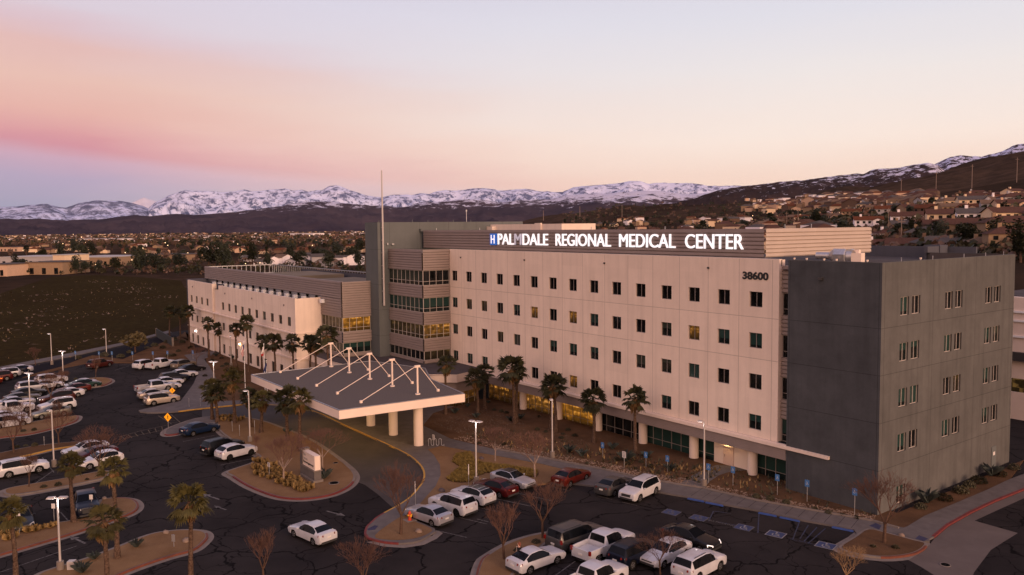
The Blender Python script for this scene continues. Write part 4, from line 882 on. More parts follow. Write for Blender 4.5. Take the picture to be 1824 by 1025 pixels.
CT = {  # profile (x, top z), belt z front/rear, half width, roof half width, wheelbase, glass ranges
 'sedan': dict(L=4.65, W=.90, rw=.60, wb=2.70, belt=(.86,.98), top=[(2.32,.62),(2.27,.72),(2.05,.80),(1.5,.89),(1.0,.97),(.86,1.0),(.12,1.40),(-.3,1.455),(-.95,1.43),(-1.2,1.36),(-1.82,1.10),(-2.1,1.09),(-2.27,1.02),(-2.33,.70)], ws=(.86,.12), rg=(-1.2,-1.82), sg=(.62,-1.55), pil=(-.35,), wr=.325),
 'hatch': dict(L=4.4, W=.90, rw=.63, wb=2.62, belt=(.93,1.08), top=[(2.2,.66),(2.15,.82),(1.9,.92),(1.4,1.01),(1.0,1.07),(.86,1.1),(.2,1.48),(-.3,1.56),(-1.1,1.53),(-1.5,1.44),(-2.0,1.14),(-2.15,1.0),(-2.2,.66)], ws=(.86,.2), rg=(-1.5,-2.0), sg=(.62,-1.6), pil=(-.3,-1.2), wr=.345),
 'suv': dict(L=4.7, W=.93, rw=.68, wb=2.72, belt=(.98,1.10), top=[(2.35,.70),(2.30,.90),(2.1,1.0),(1.6,1.08),(1.15,1.14),(1.02,1.17),(.38,1.60),(-.2,1.70),(-1.4,1.68),(-1.9,1.62),(-2.18,1.20),(-2.28,1.10),(-2.35,.70)], ws=(1.02,.38), rg=(-1.9,-2.18), sg=(.75,-1.9), pil=(-.3,-1.2), wr=.37),
 'van': dict(L=5.1, W=.98, rw=.76, wb=3.0, belt=(1.03,1.14), top=[(2.55,.75),(2.5,1.0),(2.2,1.1),(1.7,1.16),(1.35,1.2),(1.25,1.23),(.6,1.70),(0,1.80),(-1.8,1.79),(-2.3,1.74),(-2.48,1.22),(-2.52,1.12),(-2.56,.70)], ws=(1.25,.6), rg=(-2.3,-2.48), sg=(.95,-2.25), pil=(-.1,-1.2), wr=.38),
 'pickup': dict(L=5.6, W=.98, rw=.70, wb=3.5, belt=(1.08,1.14), top=[(2.8,.80),(2.76,1.05),(2.5,1.13),(1.9,1.19),(1.5,1.22),(1.4,1.25),(.8,1.72),(.3,1.80),(-.55,1.78),(-.72,1.70),(-.86,1.2),(-.9,.80),(-2.66,.80),(-2.68,1.14),(-2.76,1.12),(-2.8,.7)], ws=(1.4,.8), rg=(-.72,-.86), sg=(1.1,-.6), pil=(.25,), wr=.40, bed=True),
}
CACHE = {}
def car_meshes(ty):
    if ty in CACHE: return CACHE[ty]
    c = CT[ty]; tp = sorted(c['top'], reverse=True); xs = {x for x, _ in tp}; hw = c['wb']/2; ar = c['wr']+.07
    for w in (hw, -hw):
        for k in (-1,-.97,-.8,-.45,0,.45,.8,.97,1): xs.add(round(w+k*ar, 3))
    for p in c['pil']: xs |= {p-.045, p+.045}
    xs |= {c['sg'][0], c['sg'][1], c['sg'][0]-.3}; xs = sorted(xs, reverse=True)
    xs = [x for i, x in enumerate(xs) if i == 0 or xs[i-1]-x > .008]
    def ztop(x):
        for (a, za), (b, zb) in zip(tp, tp[1:]):
            if x >= b-1e-9: return za+(zb-za)*((a-x)/(a-b)) if a > b else za
        return tp[-1][1]
    front, rear = tp[0][0], tp[-1][0]; ring = []
    for x in xs:
        t = (front-x)/(front-rear); zt = ztop(x); zb = c['belt'][0]+(c['belt'][1]-c['belt'][0])*t
        e = min(1, (front-x)/.55, (x-rear)/.45); e = max(0, e); W = c['W']*(.84+.16*sqrt(e*(2-e)))
        gh = zt > zb+.09 and x <= c['ws'][0]+.01 and x >= c['rg'][1]-.01
        if c.get('bed') and -2.67 <= x <= -.89: z0 = .8; ring.append((x, [(0,z0),(W-.12,z0),(W-.10,1.17),(W-.01,1.15),(W,.9)], False, W))
        elif gh:
            f = min(1, (zt-zb)/.45); rwid = (W-.06)+(c['rw']-(W-.06))*f; ring.append((x, [(0,zt+.015),(rwid*.62,zt+.008),(rwid*.94,zt-.01),(rwid,zt-.05),(W-.045,zb),], True, W))
        else:
            zb2 = min(zb, zt-.05); ring.append((x, [(0,zt+.012),(W*.45,zt+.008),(W*.72,zt-.004),(W*.88,zt-.03),(W-.045,zb2)], False, W))
    full = []
    for x, r, g, W in ring:
        arch = 0
        for w in (hw, -hw):
            if abs(x-w) < ar: arch = max(arch, c['wr']+sqrt(max(0, ar*ar-(x-w)**2)))
        zb = r[-1][1]; lo = .24 if abs(x) < front-.1 else .34
        z1 = min(zb-.14, .78) if True else 0
        pts = list(r)+[(W, max(zb-.16, .6)), (W, max(.50, min(arch, zb-.18))), (W-.02, max(lo+.06, arch-.0)), (W-.12, max(lo, arch-.01))]
        full.append((x, pts, g))
    body, gl = MB(), MB(); n = len(full[0][1])
    def emit(i, k, s, tgt):
        (x0, a, _), (x1, b, _) = full[i], full[i+1]
        q = [(x0, a[k][0]*s, a[k][1]), (x0, a[k+1][0]*s, a[k+1][1]), (x1, b[k+1][0]*s, b[k+1][1]), (x1, b[k][0]*s, b[k][1])]
        if s < 0: q = q[::-1]
        tgt.add(q, [(0,1,2,3)], 0, True)
    bedf = c.get('bed')
    for i in range(len(full)-1):
        xm = (full[i][0]+full[i+1][0])/2; g = full[i][2] and full[i+1][2]
        for k in range(n-1):
            for s in (1, -1):
                t = body
                inw = c['ws'][1] < xm < c['ws'][0] or c['rg'][1] < xm < c['rg'][0]
                if g or inw:
                    if inw and k in (0, 1): t = gl
                    elif k == 3 and g and c['sg'][1] < xm < c['sg'][0]: t = gl
                emit(i, k, s, t)
    for idx in (0, len(full)-1):
        x, pts, _ = full[idx]; loop = [(x, y, z) for y, z in pts]+[(x, -y, z) for y, z in pts[::-1]]
        body.add(loop, [tuple(range(len(loop))) if idx else tuple(range(len(loop)))[::-1]], 0)
    # merge by distance for smooth shading
    def fin(mb, name, slots, ang=32):
        me = mb.mesh(name); bm = bmesh.new(); bm.from_mesh(me); bmesh.ops.remove_doubles(bm, verts=bm.verts, dist=.002); bmesh.ops.recalc_face_normals(bm, faces=bm.faces)
        bm.to_mesh(me); bm.free(); me.set_sharp_from_angle(angle=R(ang))
        for s in slots: me.materials.append(s)
        return me
    F, Rr, W = front, -rear, c['W']; res = {}
    res['body'] = fin(body, 'body', [P['white']]); res['window_glass'] = fin(gl, 'window_glass', [M['gcar']], 25)
    u = MB(); u.box(rear+.15,-W+.16,.2,front-.15,W-.16,.62)
    for w in (hw,-hw): u.box(w-ar+.02,-W+.06,.3,w+ar-.02,W-.06,.70)
    res['underbody'] = fin(u, 'underbody', [M['well']])
    zz = dict(sedan=.64, hatch=.74, suv=.80, van=.86, pickup=.92)[ty]; zt_ = dict(sedan=.86, hatch=.92, suv=.94, van=1.0, pickup=.96)[ty]
    h = MB(); h.add([(F-.30,W*.93,zz),(F-.02,W*.60,zz-.02),(F-.04,W*.60,zz+.10),(F-.36,W*.91,zz+.16),(F-.28,W*.99,zz),(F+.018,W*.62,zz-.02),(F-.0,W*.62,zz+.11),(F-.34,W*.975,zz+.16)], [(4,5,6,7),(0,1,5,4),(1,2,6,5),(2,3,7,6),(3,0,4,7)])
    res['headlight'] = fin(h, 'headlight', [M['head']])
    h = MB(); h.add([(-Rr+.28,W*.93,zt_),(-Rr-.0,W*.55,zt_),(-Rr+.03,W*.55,zt_+.13),(-Rr+.30,W*.90,zt_+.15),(-Rr+.24,W*1.0,zt_),(-Rr-.025,W*.58,zt_),(-Rr-.0,W*.58,zt_+.13),(-Rr+.26,W*.97,zt_+.15)], [(7,6,5,4),(0,4,5,1),(1,5,6,2),(2,6,7,3),(3,7,4,0)])
    if ty in ('van','pickup'): h = MB(); h.box(-Rr-.02,W*.80,zt_-.08,-Rr+.12,W*.985,zt_+.22)
    res['taillight'] = fin(h, 'taillight', [M['tail']])
    g = MB(); g.box(F-.06,-W*.5,.60,F+.02,W*.5,zz+.03); g.box(F-.12,-W*.72,.34,F+.025,W*.72,.5); res['grille'] = fin(g, 'grille', [M['plastic']])
    g = MB(); g.box(-Rr-.03,-W*.8,.30,-Rr+.1,W*.8,.47); res['rear_bumper'] = fin(g, 'rear_bumper', [M['plastic'] if ty in ('suv','hatch') else (M['chrome'] if ty == 'pickup' else M['plastic'])])
    g = MB(); g.box(-Rr-.035,-.18,.70,-Rr+.02,.18,.83); res['licence_plate'] = fin(g, 'licence_plate', [M['plate']])
    mx = c['sg'][0]-.02; g = MB()
    zb = c['belt'][0]+.10; g.ell((mx, W+.07, zb+.04), (.10,.10,.075), 8, 5); g.box(mx-.05,W-.08,zb-.03,mx+.03,W+.05,zb+.01); res['mirror'] = fin(g, 'mirror', [P['white']])
    ty_ = MB(); r = c['wr']; ty_.tube((0,-.10,0), (0,.10,0), r, r, 24); res['tyre'] = fin(ty_, 'tyre', [M['rubber']])
    rm = MB(); rm.tube((0,.085,0), (0,.108,0), r*.64, r*.62, 20)
    res['rim'] = fin(rm, 'rim', [M['rim']])
    hb = MB()
    for k in range(5):
        a = 2*pi*k/5+.3; d = Vector((cos(a),0,sin(a))); p = Vector((-sin(a),0,cos(a)))
        hb.add([tuple(d*r*.18+p*r*.06+Vector((0,.113,0))), tuple(d*r*.58+p*r*.20+Vector((0,.113,0))), tuple(d*r*.58+p*r*.30+Vector((0,.113,0))), tuple(d*r*.18+p*r*.3+Vector((0,.113,0)))], [(0,1,2,3)])
    res['spoke_gap'] = fin(hb, 'spoke_gap', [M['well']])
    if ty in ('suv','van'):
        g = MB()
        for s in (1,-1): g.tube((-.1,s*c['rw']*.86,1.72 if ty == 'suv' else 1.82), (-1.5 if ty == 'suv' else -2.0,s*c['rw']*.86,1.71 if ty == 'suv' else 1.82), .022, n=6)
        res['roof_rail'] = fin(g, 'roof_rail', [M['black']])
    if ty == 'pickup':
        g = MB(); g.box(-2.65,-W+.14,.80,-.95,W-.14,.84); res['bed_liner'] = fin(g, 'bed_liner', [M['plastic']])
    CACHE[ty] = res; return res
def car(ty, col, x, y, hd, label, roof=None, lit=None, rim=None, group=None, far=False, z=0, bed=None, kind=None):
    m = car_meshes(ty); c = CT[ty]; kindn = {'sedan':'sedan','hatch':'crossover','suv':'suv','van':'large_suv','pickup':'pickup_truck'}[ty]
    cat = {'sedan':'car','hatch':'car','suv':'SUV','van':'SUV','pickup':'pickup truck'}[ty]
    t = thing(kindn, label, cat, (x, y, z), R(hd), group)
    b = mko('body', m['body'], t); setmat(b, P[col])
    g = mko('window_glass', m['window_glass'], t)
    mko('underbody', m['underbody'], t)
    for s in (1, -1):
        o = mko('headlight', m['headlight'], t); o.scale.y = s
        if lit == 'head': setmat(o, M['headon'])
        o = mko('taillight', m['taillight'], t); o.scale.y = s
        if lit in ('tail',): setmat(o, M['tailon'])
        if not far: o = mko('mirror', m['mirror'], t); o.scale.y = s; setmat(o, P[col])
    if ty == 'pickup' and bed: o = mko('bed_liner', m['bed_liner'], t); setmat(o, P[bed] if bed in P else M[bed])
    if not far: mko('grille', m['grille'], t); mko('rear_bumper', m['rear_bumper'], t); mko('licence_plate', m['licence_plate'], t)
    if 'roof_rail' in m: mko('roof_rail', m['roof_rail'], t)
    for sx in (1, -1):
        for sy in (1, -1):
            w = mko('wheel', m['tyre'], t, (sx*c['wb']/2, sy*(c['W']-.13), c['wr']));
            if sy < 0: w.rotation_euler.z = pi
            r = mko('rim', m['rim'], w); 
            if rim: setmat(r, M[rim])
            if not far: mko('spoke_gap', m['spoke_gap'], w)
    if roof:   # contrasting roof panel
        rr = MB(); rw = c['rw']*.93; x0, x1 = c['ws'][1]-.05, c['rg'][0]+.05
        tp = sorted(c['top'], reverse=True)
        def zt(x):
            for (a, za), (b_, zb) in zip(tp, tp[1:]):
                if x >= b_: return za+(zb-za)*((a-x)/(a-b_))
        k = 8; v = []
        for i in range(k+1):
            xx = x0+(x1-x0)*i/k; v += [(xx,-rw,zt(xx)+.004), (xx,-rw*.62,zt(xx)+.014), (xx,0,zt(xx)+.021), (xx,rw*.62,zt(xx)+.014), (xx,rw,zt(xx)+.004)]
        rr.add(v, [(i*5+j, (i+1)*5+j, (i+1)*5+j+1, i*5+j+1) for i in range(k) for j in range(4)], 0, True)
        o = rr.build('roof_panel', P['black'], t); 
    return t
def wcar(ty, col, anchor, px, py, hd, label, **k):
    """place a car by where one wheel (FL FR RL RR), its nose N or its tail T stands on the ground in the photograph"""
    p = G(px, py); c = CT[ty]; h = R(hd); u = Vector((cos(h), sin(h))); v = Vector((-u.y, u.x))
    off = {'FL': (c['wb']/2, c['W']), 'FR': (c['wb']/2, -c['W']), 'RL': (-c['wb']/2, c['W']), 'RR': (-c['wb']/2, -c['W']), 'N': (c['L']/2, 0), 'T': (-c['L']/2, 0), 'C': (0, 0)}[anchor]
    q = Vector((p.x, p.y))-u*off[0]-v*off[1]; return car(ty, col, q.x, q.y, hd, label, **k)
wcar('sedan','silver','RL',768,940,191,'silver sedan parked nose-in beside the fire hydrant planter')
wcar('suv','white','RL',812,922,191,'white SUV with dark tailgate glass between the silver sedan and the black-roofed crossover', rim='darkrim')
wcar('hatch','white','RL',848.5,904,191,'white crossover with black roof beside the dark red sedan', roof=True, rim='darkrim')
wcar('sedan','red','RL',889,889,191,'dark red sedan between the black-roofed crossover and the silver car with its nose out')
wcar('sedan','silver','FR',921,874,11,'silver sedan with dark roof, backed in with its nose facing the camera', roof=True)
wcar('sedan','orange','RR',1017,869,104,'rust red sedan alone at the left end of the stalls by the front walk', lit=None)
wcar('sedan','grey','RR',1095.6,885.5,102,'dark grey sedan beside the white SUV by the front walk')
wcar('suv','white','FL',1141,895.5,282,'white SUV facing the camera at the front walk beside the dark grey sedan')
wcar('sedan','white','RR',945.5,1025,94,'white sedan with lit rear lamp parked by the person at the bottom planter', lit=None)
wcar('van','grey','RR',1018,986,95,'long grey SUV with roof rails left of the white pickup')
CACHE and None
wcar('pickup','white','RR',1068,1005,98,'white crew cab pickup with empty bed right of the long grey SUV', bed='white')
wcar('suv','navy','RR',1128,1016,97,'dark navy hatchback between the white pickup and the bare tree')
wcar('sedan','white','RL',1222,995,277,'white sedan facing the camera behind the small bare tree at the bottom')
wcar('suv','white','FR',1284,1018,97,'white SUV with sunroof at the right end of the bottom row', roof=None)
wcar('pickup','white','FR',1106,1043,98,'white pickup roof and hood cut by the bottom edge', bed='white')
wcar('sedan','black','FR',1246,986,7.5,'black sedan with bright headlight driving along the aisle by the blue pads', lit='head')
wcar('sedan','white','RL',556.5,973.5,191,'white sedan alone, driving across the cracked asphalt in the foreground')
wcar('sedan','blue','RR',345,778,104,'dark blue sedan beside the concrete tongue near the crosswalk')
wcar('suv','black','RR',385,813,104,'black SUV with silver roof rails left of the white crossover')
wcar('hatch','white','RR',410,821.5,104,'white crossover parked beside the black SUV near the sign planter', rim='darkrim')
wcar('suv','beige','RR',274.5,723.5,94,'champagne SUV nearest the lower walk at the end of its row')
wcar('sedan','beige','RR',262,713,94,'champagne sedan half hidden behind the champagne SUV')
wcar('pickup','silver','RR',258,702,94,'silver pickup with open black bed in the row beside the curved walk', bed='plastic')
wcar('sedan','white','FR',313,694,94,'white sedan just above the silver pickup')
wcar('sedan','white','FR',318,686,94,'white sedan below the navy SUV')
wcar('suv','navy','FR',329,680,94,'navy SUV in the row beside the curved walk')
wcar('sedan','white','FR',344,672,94,'white sedan showing its hood beyond the navy SUV')
wcar('sedan','black','C',342,663,105,'black sedan at the bend of the curved walk')
wcar('suv','gold','RR',324,659,120,'bronze grey SUV at the right end of the far row')
wcar('pickup','white','RR',280,659,122,'white pickup with dark bed beside the white SUV in the far row', bed='plastic')
wcar('suv','white','RR',256,659,122,'white SUV left of the white pickup in the far row')
wcar('suv','maroon','C',178,655,122,'brown red SUV alone in the far row')
# left lot, right-hand column (nearest first)
H1, H2 = 278, 98
wcar('sedan','greyg','FL',74.6,747.5,H1,'green grey sedan at the near end of the column beside the curved planter')
wcar('suv','white','N',68,735.5,H1,'white SUV behind the green grey sedan')
wcar('suv','maroon','N',69,722,H1,'brown red SUV with one headlight on, nosing out of its stall', lit='head')
wcar('sedan','white','N',88,713,H1,'white sedan between two red vehicles in the left lot')
wcar('sedan','orange','N',102,704,H1,'rust red sedan in the middle of the left lot')
wcar('sedan','silver','N',115,695,H1,'silver sedan beside the dark green sedan')
wcar('sedan','green','N',179,687.5,H2,'dark green sedan at the far end of the column by the small planter')
# left lot, left-hand column
wcar('suv','white','FR',41,760,H2,'white SUV nearest the curved planter at the left edge')
wcar('sedan','white','N',47,745,H2,'white sedan at the left edge below the white pickup')
wcar('pickup','white','N',60,731,H2,'white pickup at the left edge beside the lamp post', bed='plastic')
wcar('sedan','silver','N',62,719,H2,'silver sedan at the left edge above the white pickup')
wcar('sedan','grey','N',71,711.5,H2,'grey sedan in the left column between silver and black cars')
wcar('sedan','black','N',82,702.5,H2,'black sedan in the left column')
wcar('suv','silver','N',88,693,H2,'silver SUV in the left column under the leafless tree')
wcar('sedan','white','N',113,688.5,H2,'white sedan second from the far end of the left column')
wcar('suv','white','N',119,680,H2,'white SUV at the far end of the left column')
wcar('sedan','orange','T',3,683,H1,'rust red car cut by the left edge', lit='tail')
wcar('suv','red','T',22,676,H1,'dark red SUV by the left edge')
wcar('suv','silver','T',36,670,H1,'silver SUV in the outer left row')
wcar('sedan','navy','T',48,664,H1,'navy car in the outer left row behind the silver SUV')
wcar('sedan','silver','T',58,662,H1,'silver sedan at the far end of the outer left row')
# middle left
wcar('sedan','white','N',112,817,H1,'white sedan leftmost of the three parked under the leafless tree')
wcar('sedan','red','N',127,827,H1,'dark red sedan in the middle of the three under the leafless tree')
wcar('hatch','white','N',139,838,H1,'white hatchback behind the two palms, rightmost of three')
wcar('suv','white','RR',16.5,853,95,'large white SUV at the left edge above the narrow median', rim='rim')
wcar('pickup','navy','N',159,926,-4,'dark blue pickup facing the camera behind a palm trunk', bed='plastic', lit=None)
wcar('sedan','black','N',40,952,-4,'black car mostly hidden behind the palm crown at the left edge')
# ------------------------------------------------------------------ palms
def fan_mesh(name, seed, n=34, r=1.9, droop=.5, thin=1.):
    rnd = random.Random(seed); mb = MB()
    for k in range(n):
        el = R(rnd.uniform(-55, 78)) if k > n*.25 else R(rnd.uniform(20, 85)); az = rnd.uniform(0, 2*pi)
        d = Vector((cos(az)*cos(el), sin(az)*cos(el), sin(el))); L = rnd.uniform(.5, .75)*r*.62
        side = d.cross(Vector((0,0,1))).normalized() if abs(d.z) < .98 else Vector((1,0,0)); up = side.cross(d).normalized()
        c = d*L; base = Vector((0,0,-.1)); c.z -= .12*L
        w = .025; mb.quad(base-side*w, base+side*w, c+side*w*.6, c-side*w*.6)
        m = 15; fr = rnd.uniform(.62, .82)*r*.55*thin; fold = rnd.uniform(.15, .4)
        for j in range(m):
            a = R(-88+176*j/(m-1)); dd = (d*cos(a)+side*sin(a)+up*(-fold*abs(sin(a)))).normalized()
            ln = fr*(1-.18*abs(sin(a)))*rnd.uniform(.85, 1.1); q = side*cos(a)-d*sin(a); q.normalize(); ww = fr*.105
            mid = c+dd*ln*.6; tip = c+dd*ln+Vector((0,0,-droop*ln*rnd.uniform(.3,.8))); mid.z -= .06*ln
            mb.add([c, mid-q*ww, tip, mid+q*ww], [(0,1,2,3)])
    return mb.mesh(name)
CROWN = [fan_mesh('crown', s, n, r) for s, n, r in ((1,34,1.9),(2,30,1.75),(3,38,2.0),(4,26,1.8))]
for c in CROWN: c.materials.append(M['frond'])
def skirt_mesh(seed):
    rnd = random.Random(seed); mb = MB()
    for k in range(46):
        az = rnd.uniform(0, 2*pi); z = rnd.uniform(-.5, 0); r0 = .12; o = Vector((cos(az), sin(az), 0)); t = Vector((-sin(az), cos(az), 0))*rnd.uniform(.06,.12)
        a = o*r0+Vector((0,0,z)); b = o*rnd.uniform(.28,.5)+Vector((0,0,z-rnd.uniform(.15,.45))); c = o*rnd.uniform(.2,.42)+Vector((0,0,z-rnd.uniform(.5,.95)))
        mb.add([a-t, a+t, b+t*1.4, c, b-t*1.4], [(0,1,2,3,4)])
    m = mb.mesh('dead_frond_skirt'); m.materials.append(M['frondold']); return m
SKIRT = [skirt_mesh(11), skirt_mesh(12)]
def palm(px, py, H, label, k=0, s=1., z=.12, grp='fan palms in front of the hospital', frond=None, lean=0, pos=None, rt=.17, trunk=None):
    p = pos or G(px, py); rnd = random.Random(int(px*7+k)); t = thing('palm_tree', label, 'palm tree', (p[0], p[1], z-.05), rnd.uniform(0, 6), grp)
    mb = MB(); n = 12; pts = []; rs = []; lean = lean or rnd.uniform(-.35, .35)
    for i in range(n+1):
        u = i/n; pts.append(Vector((lean*u*u+.05*sin(u*5+px), .05*cos(u*4+px)-.05, u*H))); rs.append((rt*.7*(1-u)**8+rt*(1-.22*u))*(1+.07*((i % 2)*2-1)))
    pts[0].z = -.1; mb.path(pts, rs, 10)
    # old leaf-base boots near the top
    for i in range(26):
        u = rnd.uniform(.62, .99); a = rnd.uniform(0, 2*pi); c = Vector((lean*u*u, 0, u*H)); o = Vector((cos(a), sin(a), 0)); mb.add([c+o*rt*.7, c+o*rt*1.5+Vector((0,0,.16))+Vector((-o.y,o.x,0))*.05, c+o*rt*1.5+Vector((0,0,.16))-Vector((-o.y,o.x,0))*.05], [(0,1,2)])
    mb.build('trunk', trunk or M['trunkpalm'], t)
    c = mko('crown', CROWN[k % 4], t, (lean, 0, H)); c.scale = (s*rnd.uniform(.9,1.05), s*rnd.uniform(.9,1.05), s*rnd.uniform(.82,1.0)); c.rotation_euler.z = rnd.uniform(0, 6)
    if frond: setmat(c, M[frond])
    q = mko('dead_frond_skirt', SKIRT[k % 2], t, (lean, 0, H-.15)); q.scale = (s,s,s)
    return t
gp = 'fan palms along the wing'
for i, (px, py, H, lb) in enumerate((
    (303,606,6.6,'leftmost palm, beside the dark green screen wall'), (321,608,6.6,'second palm from the left at the far end of the wing'), (338,619,7.9,'tall palm in front of the far grey corner of the wing'),
    (372,638,6.8,'palm standing just left of the grey recess of the wing'), (391.6,631,5.2,'short palm directly in front of the grey recess'), (421,658,7.3,'palm right of the grey recess, beside a lamp post'),
    (442,667,9.0,'tallest palm of the wing row, beside the striped flag'), (466,663,5.4,'short palm between the two flagpoles'))): palm(px, py, H, lb, i, 1.2, grp=gp)
for i, (px, top, lb) in enumerate(((489,608,'palm rising left of the first canopy mast group'), (521,609,'palm behind the left edge of the canopy'), (550,610,'left palm of the close pair by the wing end'), (561.6,612,'right palm of the close pair by the wing end'), (584.5,595,'tall palm in front of the yellow corner window'))):
    p = on(px, top, 1, -18.5 if i < 4 else -17.8); palm(px, 0, max(4, p.z-.1), lb, i+2, 1.28, grp=gp, pos=(p.x, p.y))
gp = 'fan palms along the main facade'
p = on(792, 647, 1, -9.0); palm(0, 0, p.z-.1, 'palm growing behind the right corner of the canopy', 1, 1.3, grp=gp, pos=(p.x, p.y))
for i, (px, py, H, lb, s) in enumerate(((851,738,4.9,'left palm of the pair before the glowing lobby corner', .95), (864,729,5.2,'darker palm behind the left lobby palm', .9), (915.6,756,7.1,'tall palm with thick crown by the cream column', 1.15), (921,753,6.3,'second trunk right behind the tall thick-crowned palm', .8),
    (989,772,5.9,'palm beside the lamp post before the lit windows', 1.05), (980.6,766,5.0,'slim palm just left of the lit lamp post', .85), (1058,790,5.1,'small palm between the lit and the dark storefronts', .9), (1133,812,6.3,'rightmost palm of the facade, before a white column', .98))): palm(px, py, H, lb, i, s*1.38, grp=gp, rt=.2)
gp = 'fan palms around the drop-off planter'
for i, (px, py, H, lb, s) in enumerate(((379.5,749,4.3,'left trunk of the pair of palms by the curved walk', 1.), (386,754,3.9,'right trunk of the pair of palms by the curved walk', .8), (417.5,756,5.8,'tall palm right of the pair by the curved walk', 1.05), (447,763,3.9,'low palm just right of the lamp post', .9),
    (466,773,4.2,'olive palm left of the canopy corner', .95), (511,787,5.0,'broad palm against the canopy fascia', 1.15), (536,806,6.0,'palm nearest the driveway against the canopy', 1.05))): palm(px, py, H, lb, i+1, s*1.32, grp=gp, rt=.2, frond='frondolive' if i in (0,2,4,6) else None)
gp = 'fan palms on the foreground medians'
for i, (px, py, H, lb, s) in enumerate(((131,933,5.2,'palm in front of the dark blue pickup', 1.), (208,998,7.0,'tall palm whose crown covers the white hatchback', 1.12), (343,1046,6.1,'lone palm at the tip of the bottom planter', 1.2), (190,1076,5.6,'low wide palm at the bottom with its base out of view', 1.25), (27,1045,5.3,'palm at the lower left edge beside the lit lamp', 1.05))): palm(px, py, H, lb, i, s*.92, grp=gp, frond='frondolive', rt=.17)
# ------------------------------------------------------------------ leafless and leafy trees
def bare_mesh(seed, H=4.2, spread=.5, depth=7, up=.25, r0=.09, th=.32):
    rnd = random.Random(seed); tr, tw = MB(), MB()
    def grow(p, d, L, r, k):
        q = p+d*L; (tr if k < 2 else tw).tube(p, q, r, r*.68, 6 if k < 2 else 3, 0, False)
        if k >= depth: return
        n = 3 if k < depth-1 else 2
        if k == 0: n = 5
        for i in range(n):
            a = rnd.uniform(0, 2*pi); o = d.orthogonal().normalized(); o.rotate(Matrix.Rotation(a, 3, d)); s = rnd.uniform(.6, 1.15)*spread
            nd = (d+o*s*(1.15 if k < 2 else 1.)+Vector((0,0,up))).normalized()
            grow(q-d*L*rnd.uniform(0,.25 if k else .1), nd, L*rnd.uniform(.66,.86) if k else H*.25*rnd.uniform(.8,1.1), max(.0065, r*rnd.uniform(.40,.56)), k+1)
    grow(Vector((0,0,-.05)), Vector((rnd.uniform(-.05,.05), rnd.uniform(-.05,.05), 1)).normalized(), H*th, r0, 0)
    a, b = tr.mesh('trunk'), tw.mesh('twigs'); return a, b
BARE = [bare_mesh(s, 4.2, sp, 6, up) for s, sp, up in ((21,.48,.28),(22,.55,.2),(23,.42,.35),(24,.6,.15))]
for a, b in BARE: a.materials.append(M['bark']); b.materials.append(M['twig'])
def bare(px, py, H, label, k=0, w=1., z=.15, tr='bark', tw='twig', grp='leafless young trees in the planters', pos=None):
    p = pos or G(px, py); t = thing('leafless_tree', label, 'tree', (p[0], p[1], z), random.uniform(0, 6), grp); s = H/4.1; t.scale = (s*w*1.12, s*w*1.12, s)
    a = mko('trunk', BARE[k % 4][0], t); setmat(a, M[tr]); b = mko('twigs', BARE[k % 4][1], t); setmat(b, M[tw]); return t
for i, a in enumerate(((714,955,5.2,'leafless tree on the hydrant planter with a broad red-brown crown',0,1.1,.17,'bark','twigred'), (505,863,4.6,'pale-trunked leafless tree in the straw grass left of the monument sign',1,1.1,.17,'trunkpale','twig'), (574,840,4.2,'pale-trunked leafless tree behind the monument sign',3,1.2,.17,'trunkpale','twig'),
    (953,853,4.2,'pale leafless tree between the walk and the silver car',1,1.25,.16,'trunkpale','twig'), (882,824,3.6,'small leafless tree on the dark rocky bed by the walk',3,1.1,.15,'trunkpale','twig'), (967,962,4.2,'larger leafless tree on the lower planter',0,1.2,.17,'bark','twigred'), (898,1000,3.8,'smaller leafless tree at the left of the lower planter',2,1.2,.17,'bark','twigred'),
    (1176,1024,3.2,'small leafless tree in front of the white sedan facing the camera',3,1.,.05,'bark','twigred'), (1575,971,4.9,'leafless tree on the corner planter before the slate block',0,1.25,.17,'bark','twigred'), (470,1040,3.4,'small leafless tree at the bottom left of centre',2,1.05,.05,'bark','twigred'), (648,1062,3.6,'leafless crown showing at the bottom edge',0,1.3,.05,'bark','twigred'), (1506,1045,2.6,'tan leafless bush at the bottom right edge',1,1.2,.05,'twigtan','twigtan'),
    (24.6,808,4.2,'leafless tree on the yellow-curbed median at the left edge',0,1.1,.17,'bark','twigred'), (105,795,4.0,'leafless tree near the end of the yellow-curbed median',1,1.,.17,'bark','twigred'), (51.7,870,2.8,'small leafless tree on the narrow median below the big white SUV',2,1.,.17,'bark','twigred'), (176,852,4.6,'leafless tree over the three cars on the median',1,1.3,.17,'bark','twigred'),
    (170.5,678,3.4,'thin leafless tree on the small lot-end planter',2,.8,.17,'bark','twigred'), (63.5,652,3.2,'leafless tree beside the far pavement at the left',1,1.1,.12,'bark','twigred'), (91,722,4.4,'leafless tree among the cars of the left lot',0,1.1,.05,'bark','twigred'), (114,697,3.0,'thin leafless tree behind the left lot lamp post',2,.9,.05,'bark','twigred'), (350,652,3.4,'small leafless tree at the start of the wing path',3,.9,.15,'bark','twigred'),
    (38,770,3.6,'leafless tree on the curved planter by the left edge',3,1.1,.17,'bark','twigred'), (103,762,3.0,'young leafless tree on the curved planter tip',2,.8,.17,'bark','twigred'), (458,824,2.6,'thin pale tree at the edge of the white crossover stall',2,.5,.17,'trunkpale','twig'), (660,0,0,'',0,0,0,'',''))[:-1]): bare(*a[:4], a[4], a[5], a[6], a[7], a[8])
